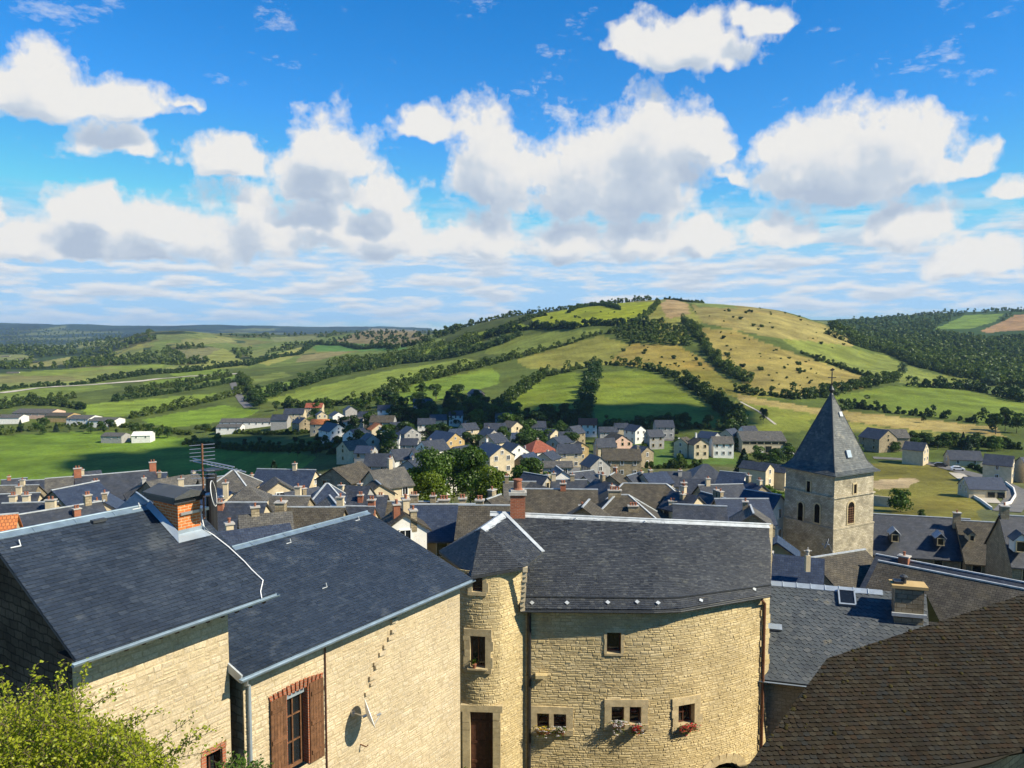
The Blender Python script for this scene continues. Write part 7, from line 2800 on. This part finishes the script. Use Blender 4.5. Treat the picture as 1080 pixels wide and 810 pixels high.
HEDGES = [
    ('thick hedge running down between the two square fields', [(628, 390), (624, 405), (620, 422), (613, 446)], (8, 12), 2),
    ('hedge along the top of the two square fields', [(600, 391), (634, 385), (665, 386), (700, 394), (722, 402)], (6, 10), 1),
    ('dark hedge down the right side of the right square field', [(718, 402), (740, 414), (758, 428), (770, 442), (778, 456)], (8, 12), 2),
    ('dark tree line climbing the ridge between the brown slopes', [(722, 340), (734, 352), (745, 368), (754, 381), (768, 392), (790, 404)], (7, 11), 2),
    ('hedge under the yellow-green top slopes', [(505, 358), (540, 350), (570, 346), (607, 346), (650, 344), (690, 344)], (7, 12), 2),
    ('hedge between the olive field and the tan field on the hill', [(548, 377), (580, 368), (607, 361), (634, 352)], (5, 8), 1),
    ('hedge down the left side of the left square field', [(600, 392), (572, 398), (555, 410), (540, 420), (522, 434)], (7, 11), 2),
    ('thick hedge above the second green field left of the square fields', [(398, 421), (425, 408), (450, 401), (485, 392), (520, 384), (545, 378)], (8, 12), 2),
    ('wooded hedge above the long light green field', [(262, 424), (290, 415), (330, 404), (370, 393), (420, 384), (480, 376), (520, 366), (548, 354)], (9, 14), 3),
    ('hedge below the long light green field', [(300, 430), (350, 428), (390, 424), (430, 413)], (6, 9), 1),
    ('row of trees along the hill crest left of the summit', [(452, 350), (480, 343), (510, 337), (545, 330), (580, 325), (615, 319), (650, 317), (690, 314)], (7, 11), 1),
    ('row of small trees on the summit plateau', [(700, 315), (730, 319), (742, 319)], (3, 5), 0),
    ('hedge across the upper yellow-green slope', [(600, 330), (622, 322), (640, 323), (655, 327)], (4, 8), 1),
    ('hedge slanting up from the square fields to the summit', [(655, 350), (672, 340), (688, 328), (695, 320)], (5, 9), 1),
    ('hedge on the left edge of the yellow-green slope', [(470, 372), (505, 360), (530, 348), (560, 336), (575, 333)], (6, 10), 2),
    ('hedge above the low round-ended field on the plain', [(135, 442), (180, 433), (235, 421), (262, 411)], (7, 10), 1),
    ('hedge between the two long fields on the plain', [(116, 424), (160, 418), (205, 411), (250, 403)], (6, 9), 1),
    ('dark copse line in the middle of the plain', [(135, 417), (160, 411), (200, 405), (245, 397)], (7, 11), 2),
    ('hedge with bushes left on the plain', [(0, 426), (30, 423), (55, 424), (80, 419)], (6, 9), 1),
    ('tree line beside the pale road on the plain', [(95, 404), (130, 399), (170, 394), (230, 388), (260, 385)], (7, 10), 2),
    ('thin hedge below the pale road at the left edge', [(0, 412), (40, 408), (90, 405)], (4, 7), 0),
    ('hedge along the tree-lined road, right side', [(252, 398), (262, 410), (272, 428)], (8, 11), 1),
    ('dark trees behind the works sheds', [(0, 432), (25, 427), (60, 428), (90, 432)], (6, 9), 1),
    ('hedge beneath the tan hillside, left of the spire', [(775, 412), (800, 417), (835, 420)], (6, 9), 1),
    ('hedge between the straw strip and the green field, right of the spire', [(880, 434), (905, 430), (940, 436), (975, 439), (1045, 447), (1080, 448)], (6, 9), 1),
    ('hedge from the spire up to the silvery tree', [(835, 421), (865, 419), (890, 412), (920, 407), (945, 401)], (7, 10), 2),
    ('hedge under the upper right green slope', [(845, 373), (870, 382), (895, 391), (920, 399)], (4, 7), 0),
    ('wooded hedge along the upper edge of the right green slope', [(870, 352), (900, 364), (935, 373), (975, 389), (1015, 399)], (8, 12), 2),
    ('hedge below the right green slope reaching the right edge', [(960, 408), (985, 409), (1020, 411), (1050, 417), (1082, 425)], (8, 12), 2),
    ('dark thicket along the lower edge of the shaded meadow, behind the old town', [(195, 468), (235, 472), (270, 474), (310, 474), (345, 474)], (2, 4), 2),
    ('thicket between the white houses and the old town on the left', [(335, 462), (365, 468), (395, 470), (425, 466)], (2, 4.5), 1),
    ('dark belt of trees behind the ochre gabled house', [(400, 446), (425, 442), (450, 448), (480, 444), (505, 438)], (4, 8), 2),
    ('dark belt of trees under the left square field', [(500, 440), (530, 442), (560, 442), (600, 446), (630, 448)], (5, 8), 2),
    ('thicket among the roofs in the middle of the village', [(470, 462), (500, 458), (535, 454), (575, 456), (610, 458)], (3, 5), 1),
    ('low trees behind the pink gabled house', [(625, 456), (660, 454), (690, 456), (715, 458)], (3, 5), 1),
    ('hedge at the bottom of the right square field', [(640, 449), (690, 452), (740, 452), (775, 456)], (3, 6), 1),
    ('thicket on the bank above the old town, left of the central clump', [(345, 478), (380, 478), (420, 482)], (2, 4), 1),
    ('scrub at the foot of the long white works hall', [(205, 452), (240, 456), (285, 458), (330, 456)], (1.5, 3), 1),
    ('bushes at the top edge of the big left meadow', [(0, 459), (40, 452), (90, 449), (140, 451), (200, 459)], (2, 5), 1),
    ('green scrub behind the bungalows at the right', [(955, 468), (985, 470), (1015, 470), (1050, 472), (1080, 474)], (4, 6), 2),
    ('hedge along the lane before the bungalows', [(1000, 487), (1030, 495), (1050, 502)], (1.5, 2.5), 0),
    ('hedge round the kitchen gardens under the grey house', [(660, 492), (690, 494), (715, 494), (740, 493)], (2, 4), 1),
    ('low hedge on the left edge of the garden lawn', [(682, 466), (678, 480), (676, 492)], (2, 3.5), 0),
    ('hedge at the right edge of the garden lawn', [(713, 466), (716, 480), (722, 492)], (2, 3.5), 0),
    ('hedge along the bottom of the terraced hill on the left', [(105, 386), (140, 383), (180, 383), (230, 383)], (8, 12), 1),
    ('hedge on the ridge of the terraced hill', [(130, 360), (155, 352), (180, 349), (205, 348)], (8, 12), 0),
    ('tree row on the brown hill left of the main hill', [(345, 356), (370, 350), (392, 346), (440, 347)], (7, 11), 0),
    ('hedge under the brown hill', [(322, 364), (360, 364), (420, 367), (455, 360)], (8, 12), 1),
    ('hedge between the pale fields left of the middle', [(262, 386), (290, 378), (318, 373), (330, 364)], (8, 11), 1),
]
for i, (label, pts, (h0, h1), wide) in enumerate(HEDGES):
    ps = [T(p[0], p[1], 150) for p in pts]
    stems = []
    for a, b in zip(ps[:-1], ps[1:]):
        Lg = (b - a).length
        stepm = (h0 + h1) / 2 * .31
        n = max(1, int(Lg / stepm))
        for k in range(n):
            for w_ in range(max(1, wide)):
                t_ = (k + rnd.random()) / n
                if rnd.random() < .08:
                    continue
                p = a.lerp(b, t_)
                d = (b - a)
                s_ = V(d.y, -d.x, 0).normalized()
                p = p + s_ * rnd.uniform(-.5, .5) * (1 + 2.4 * wide)
                h = rnd.uniform(h0, h1) * rnd.choice((.4, .55, .75, .8, 1.0))
                stems.append((p.x, p.y, ground_z(p.x, p.y) - .2, h, h * rnd.uniform(.38, .55)))
    mx = ps[0].y
    far_ = min(p.y for p in ps)
    leaf_ = .5 if far_ < 300 else (.62 if far_ < 700 else .95)
    run_mesh('hedgerow', stems, M['leaf_far'] if i % 4 else M['leaf_dark'], leaf_, 170 if far_ < 700 else 110, label, 'hedgerow', 'hedgerows between the fields', seed=100 + i)

# dry slope shrubs: small, one by one
rs = np.random.RandomState(77)
c, q, tn = crown_points(rs, 260, 2.6, 1.8, 0, 6)
vs, fs, tt = cards(c, q, .42, tn, rs)
sb = np_mesh('shrub', vs, fs, M['leaf_far'], tint=tt)
sb_me = sb.data
bpy.data.objects.remove(sb)
DRY = [([(735, 345), (770, 347), (830, 370), (922, 401), (919, 408), (835, 420), (790, 408), (762, 385)], 55, 'dark shrub dotted over the tan slope left of the spire'),
       ([(655, 372), (666, 363), (715, 363), (752, 386), (740, 391), (690, 384)], 24, 'dark shrub dotted over the tan patch above the square fields'),
       ([(728, 321), (800, 321), (870, 343), (905, 362), (880, 368), (800, 350), (740, 340)], 34, 'dark shrub on the olive-brown summit slope'),
       ([(571, 334), (690, 319), (690, 330), (661, 338), (607, 343)], 14, 'shrub on the yellow-green top slope')]
for poly, cnt, label in DRY:
    xs, ys = [p[0] for p in poly], [p[1] for p in poly]
    n = 0
    while n < cnt:
        x, y = rnd.uniform(min(xs), max(xs)), rnd.uniform(min(ys), max(ys))
        if inpoly(x, y, poly):
            p = T(x, y, 300)
            o = bpy.data.objects.new('shrub', sb_me)
            COL.objects.link(o)
            o.location = p - UP * .2
            s_ = rnd.choice((.4, .5, .65, .85, 1.2))
            o.scale = (s_ * rnd.uniform(.9, 1.5), s_ * rnd.uniform(.9, 1.5), s_)
            o.rotation_euler = (0, 0, rnd.uniform(0, 6))
            tag(o, label, 'shrub', label.replace('dark shrub', 'shrubs').replace('shrub ', 'shrubs ', 1))
            n += 1


# woods that read as one mass
def wood_stuff(name, regions, spacing, hr, leaf, per, seed, avoid=(), keep=1.0, clumped=0):
    rs = random.Random(seed)
    stems = []
    for poly in regions:
        xs, ys = [p[0] for p in poly], [p[1] for p in poly]
        y = min(ys)
        while y < max(ys):
            x = min(xs)
            sx, sy = spacing
            while x < max(xs):
                xx, yy = x + rs.uniform(-.6, .6) * sx, y + rs.uniform(-.6, .6) * sy
                x += sx
                if rs.random() > keep or not inpoly(xx, yy, poly) or any(inpoly(xx, yy, a) for a in avoid):
                    continue
                p = T(xx, yy, 300)
                if clumped and float(fbm(np.array([p.x / 170]), np.array([p.y / 330]), 41, 3)[0]) < clumped:
                    continue
                h = rs.uniform(*hr)
                stems.append((p.x, p.y, p.z - .3, h, h * rs.uniform(.42, .58)))
            y += spacing[1]
    return run_mesh(name, stems, M['leaf_far'], leaf, per, kind='stuff', seed=seed)


FP = [f[0] for f in FIELDS]
wood_stuff('woods', [[(870, 343), (900, 337), (960, 333), (1000, 329), (1090, 325), (1090, 411), (1050, 408), (1019, 399), (975, 389), (940, 375), (905, 366)]], (4, 2.4), (8, 13), 1.5, 80, 5, [[(980, 350), (1019, 331), (1064, 330), (1050, 346), (1024, 354)], [(1024, 356), (1066, 334), (1072, 329), (1095, 329), (1095, 355), (1041, 359)]])
wood_stuff('woods', [[(640, 352), (662, 338), (700, 340), (724, 352), (728, 366), (700, 364), (664, 362)]], (5, 3), (5, 9), .8, 110, 6)
wood_stuff('woods', [[(340, 384), (400, 376), (470, 362), (500, 352), (505, 362), (470, 376), (420, 386), (360, 395)]], (6, 3.2), (7, 12), .95, 100, 7, FP[17:24])
wood_stuff('woods', [[(0, 350), (60, 352), (130, 356), (250, 352), (345, 352), (345, 372), (330, 392), (262, 400), (250, 392), (0, 402)]], (5, 2.2), (7, 12), 1.9, 60, 8, FP[1:24], .95, .55)
wood_stuff('woods', [[(-20, 347), (60, 347), (140, 352), (120, 362), (60, 372), (-20, 376)]], (5, 1.8), (10, 16), 2.6, 60, 10, (), .85)
wood_stuff('woods', [[(300, 350), (460, 349), (500, 342), (480, 352), (440, 362), (300, 366)]], (5, 2.0), (7, 12), 1.8, 60, 9, FP[17:26], .95, .53)

# cushions of moss on the brown tiles
mo = MB()
r = random.Random(8)
for k in range(70):
    a, b = polyb[r.choice((6, 7, 7, 8))], polyb[r.choice((0, 2, 3, 4))]
    i = r.choice((6, 7))
    q = polyb[i].lerp(polyb[i + 1], r.random()) if r.random() < .55 else polyb[8].lerp(polyb[0], r.random())
    c = V((polyb[0].x + polyb[4].x) / 2, (polyb[0].y + polyb[6].y) / 2, 0)
    g_ = r.random() ** 2.2 * .8 + .01
    q = q.lerp(sum(polyb, V(0, 0, 0)) / len(polyb), g_)
    s_ = r.uniform(.03, .085)
    vx = pnb.cross(V(r.random(), r.random(), .2)).normalized()
    mo.lathe(q + pnb * .02, [(s_, 0), (s_ * .9, s_ * .35), (s_ * .5, s_ * .65), (.002, s_ * .7)], 8, ax=(vx, pnb.cross(vx), pnb))
tag(mo.build('moss', M['moss'], hb, smooth=True), kind='stuff')

# sunlit shrub at the lower left, close to the viewer
shr = thing('leafy_shrub', P(60, 850, 9.5), 'sunlit yellow-green leafy shrub in front of the nearest stone house', 'shrub')
OUT = [(-40, 732), (0, 738), (28, 732), (58, 724), (80, 730), (92, 754), (120, 764), (146, 780), (164, 794), (178, 808), (182, 830), (-40, 830)]
rs = np.random.RandomState(12)
C_, Q_, T_ = [], [], []
stem = MB()
n = 0
rr_ = random.Random(3)


def twig(p, d, ln, nl, sz):
    q = p + d * ln
    stem.tube([p, p.lerp(q, .5) + V(rr_.uniform(-.02, .02), 0, rr_.uniform(0, .02)), q], .005, 4, r2=.0015)
    for k in range(nl):
        t = .15 + .85 * (k + rr_.random()) / nl
        c = p.lerp(q, t) + V(rr_.gauss(0, .03), rr_.gauss(0, .03), rr_.gauss(0, .025))
        C_.append(c)
        Q_.append(V(rr_.gauss(0, .6), rr_.gauss(0, .6) - .1, rr_.uniform(.1, 1.2)))
        T_.append(min(1, max(0, rr_.gauss(.6, .25))))


while n < 2300:
    x, y = rr_.uniform(-40, 190), rr_.uniform(705, 830)
    if not inpoly(x, y, OUT) or rr_.random() > .2 + (y - 732) / 50:
        continue
    p = P(x, y + 6, 9.3 + rr_.uniform(-.9, .9) + (830 - y) * .004)
    d = V(rr_.gauss(.1, .5), rr_.gauss(-.1, .5), rr_.uniform(.3, 1)).normalized()
    twig(p, d, rr_.uniform(.12, .3), rr_.randint(8, 13), .02)
    n += 1
for x0, y0, x1, y1 in ((88, 752, 126, 728), (100, 770, 168, 752), (150, 800, 204, 756), (160, 806, 222, 772), (60, 740, 66, 700), (84, 730, 90, 704), (30, 735, 34, 706), (10, 735, -4, 708), (150, 812, 232, 790), (180, 800, 210, 770), (120, 775, 150, 760)):
    a, b = P(x0, y0, 9.4), P(x1, y1, 9.2)
    stem.tube([a, a.lerp(b, .5) + UP * .03, b], .007, 5, r2=.002)
    for k in range(13):
        p = a.lerp(b, k / 12)
        twig(p, V(rr_.gauss(.2, .6), rr_.gauss(0, .6), rr_.gauss(.4, .6)).normalized(), rr_.uniform(.05, .13), 6, .02)
for k in range(12):
    a = P(rr_.uniform(-30, 150), 850, 9.6)
    b = P(rr_.uniform(-30, 150), rr_.uniform(740, 790), 9.4)
    stem.tube([a, a.lerp(b, .6) + V(rr_.uniform(-.1, .1), 0, 0), b], .016, 5, r2=.004)
off = np.array(shr.location)
c = np.array([tuple(p) for p in C_]) - off
vs, fs, tt = cards(c, np.array([tuple(p) for p in Q_]), .0205, np.array(T_), rs)
np_mesh('foliage', vs, fs, M['leaf_shrub'], shr, tint=tt)
stem.build('branches', M['bark'], shr)
sh2 = thing('leafy_shrub', P(250, 822, 13), 'small green shrub tip rising below the brick-framed window', 'shrub')
C_, Q_, T_ = [], [], []
stem = MB()
for k in range(160):
    x, y = rr_.uniform(222, 284), rr_.uniform(800, 835)
    if y < 797 + abs(x - 250) * .35:
        continue
    twig(P(x, y + 6, 13 + rr_.uniform(-.5, .5)), V(rr_.gauss(0, .5), rr_.gauss(0, .5), rr_.uniform(.3, 1)).normalized(), rr_.uniform(.12, .3), 9, .02)
off = np.array(sh2.location)
c = np.array([tuple(p) for p in C_]) - off
vs, fs, tt = cards(c, np.array([tuple(p) for p in Q_]), .03, np.array(T_), rs)
np_mesh('foliage', vs, fs, M['leaf'], sh2, tint=tt)
stem.build('branches', M['bark'], sh2)

# ------------------------------------------------------------------ clouds overhead to the right of the view, whose shade falls on the village
mcl, t, b = newmat('cloud')
b.inputs['Base Color'].default_value = (.85, .86, .88, 1)
b.inputs['Roughness'].default_value = 1
SHADE = [
    [(95, 482), (150, 478), (230, 474), (330, 470), (345, 488), (300, 500), (180, 504), (110, 500)],
    [(215, 464), (300, 462), (320, 474), (230, 476)],
    [(505, 434), (560, 434), (620, 430), (700, 430), (768, 434), (770, 446), (690, 452), (600, 458), (520, 450)],
    [(420, 440), (500, 428), (520, 446), (470, 452), (430, 452)],
]
for si, poly in enumerate(SHADE):
    pts3 = []
    xs, ys = [p[0] for p in poly], [p[1] for p in poly]
    n = 0
    rs = random.Random(si)
    while n < 46:
        x, y = rs.uniform(min(xs), max(xs)), rs.uniform(min(ys), max(ys))
        if inpoly(x, y, poly):
            pts3.append(T(x, y, 150))
            n += 1
    bm = bmesh.new()
    Hc = 560
    org = sum(pts3, V(0, 0, 0)) / len(pts3) + SUN * (Hc / SUN.z)
    for p in pts3:
        g = p + SUN * ((Hc - p.z) / SUN.z)
        r_ = rs.uniform(9, 17) * (1 if si != 1 else .7)
        ret = bmesh.ops.create_icosphere(bm, subdivisions=2, radius=1)
        for v in ret['verts']:
            k = 1 + .25 * math.sin(v.co.x * 7 + p.x) * math.sin(v.co.y * 6 + p.y)
            v.co = V(g.x + v.co.x * r_ * k * 1.3, g.y + v.co.y * r_ * k * 1.3, g.z + v.co.z * r_ * .6 * k + (v.co.z > 0) * r_ * .3) - org
    me = bpy.data.meshes.new('cloud')
    bm.to_mesh(me)
    bm.free()
    me.materials.append(mcl)
    me.polygons.foreach_set('use_smooth', [True] * len(me.polygons))
    o = bpy.data.objects.new('cloud', me)
    o.location = org
    COL.objects.link(o)
    tag(o, kind='structure')
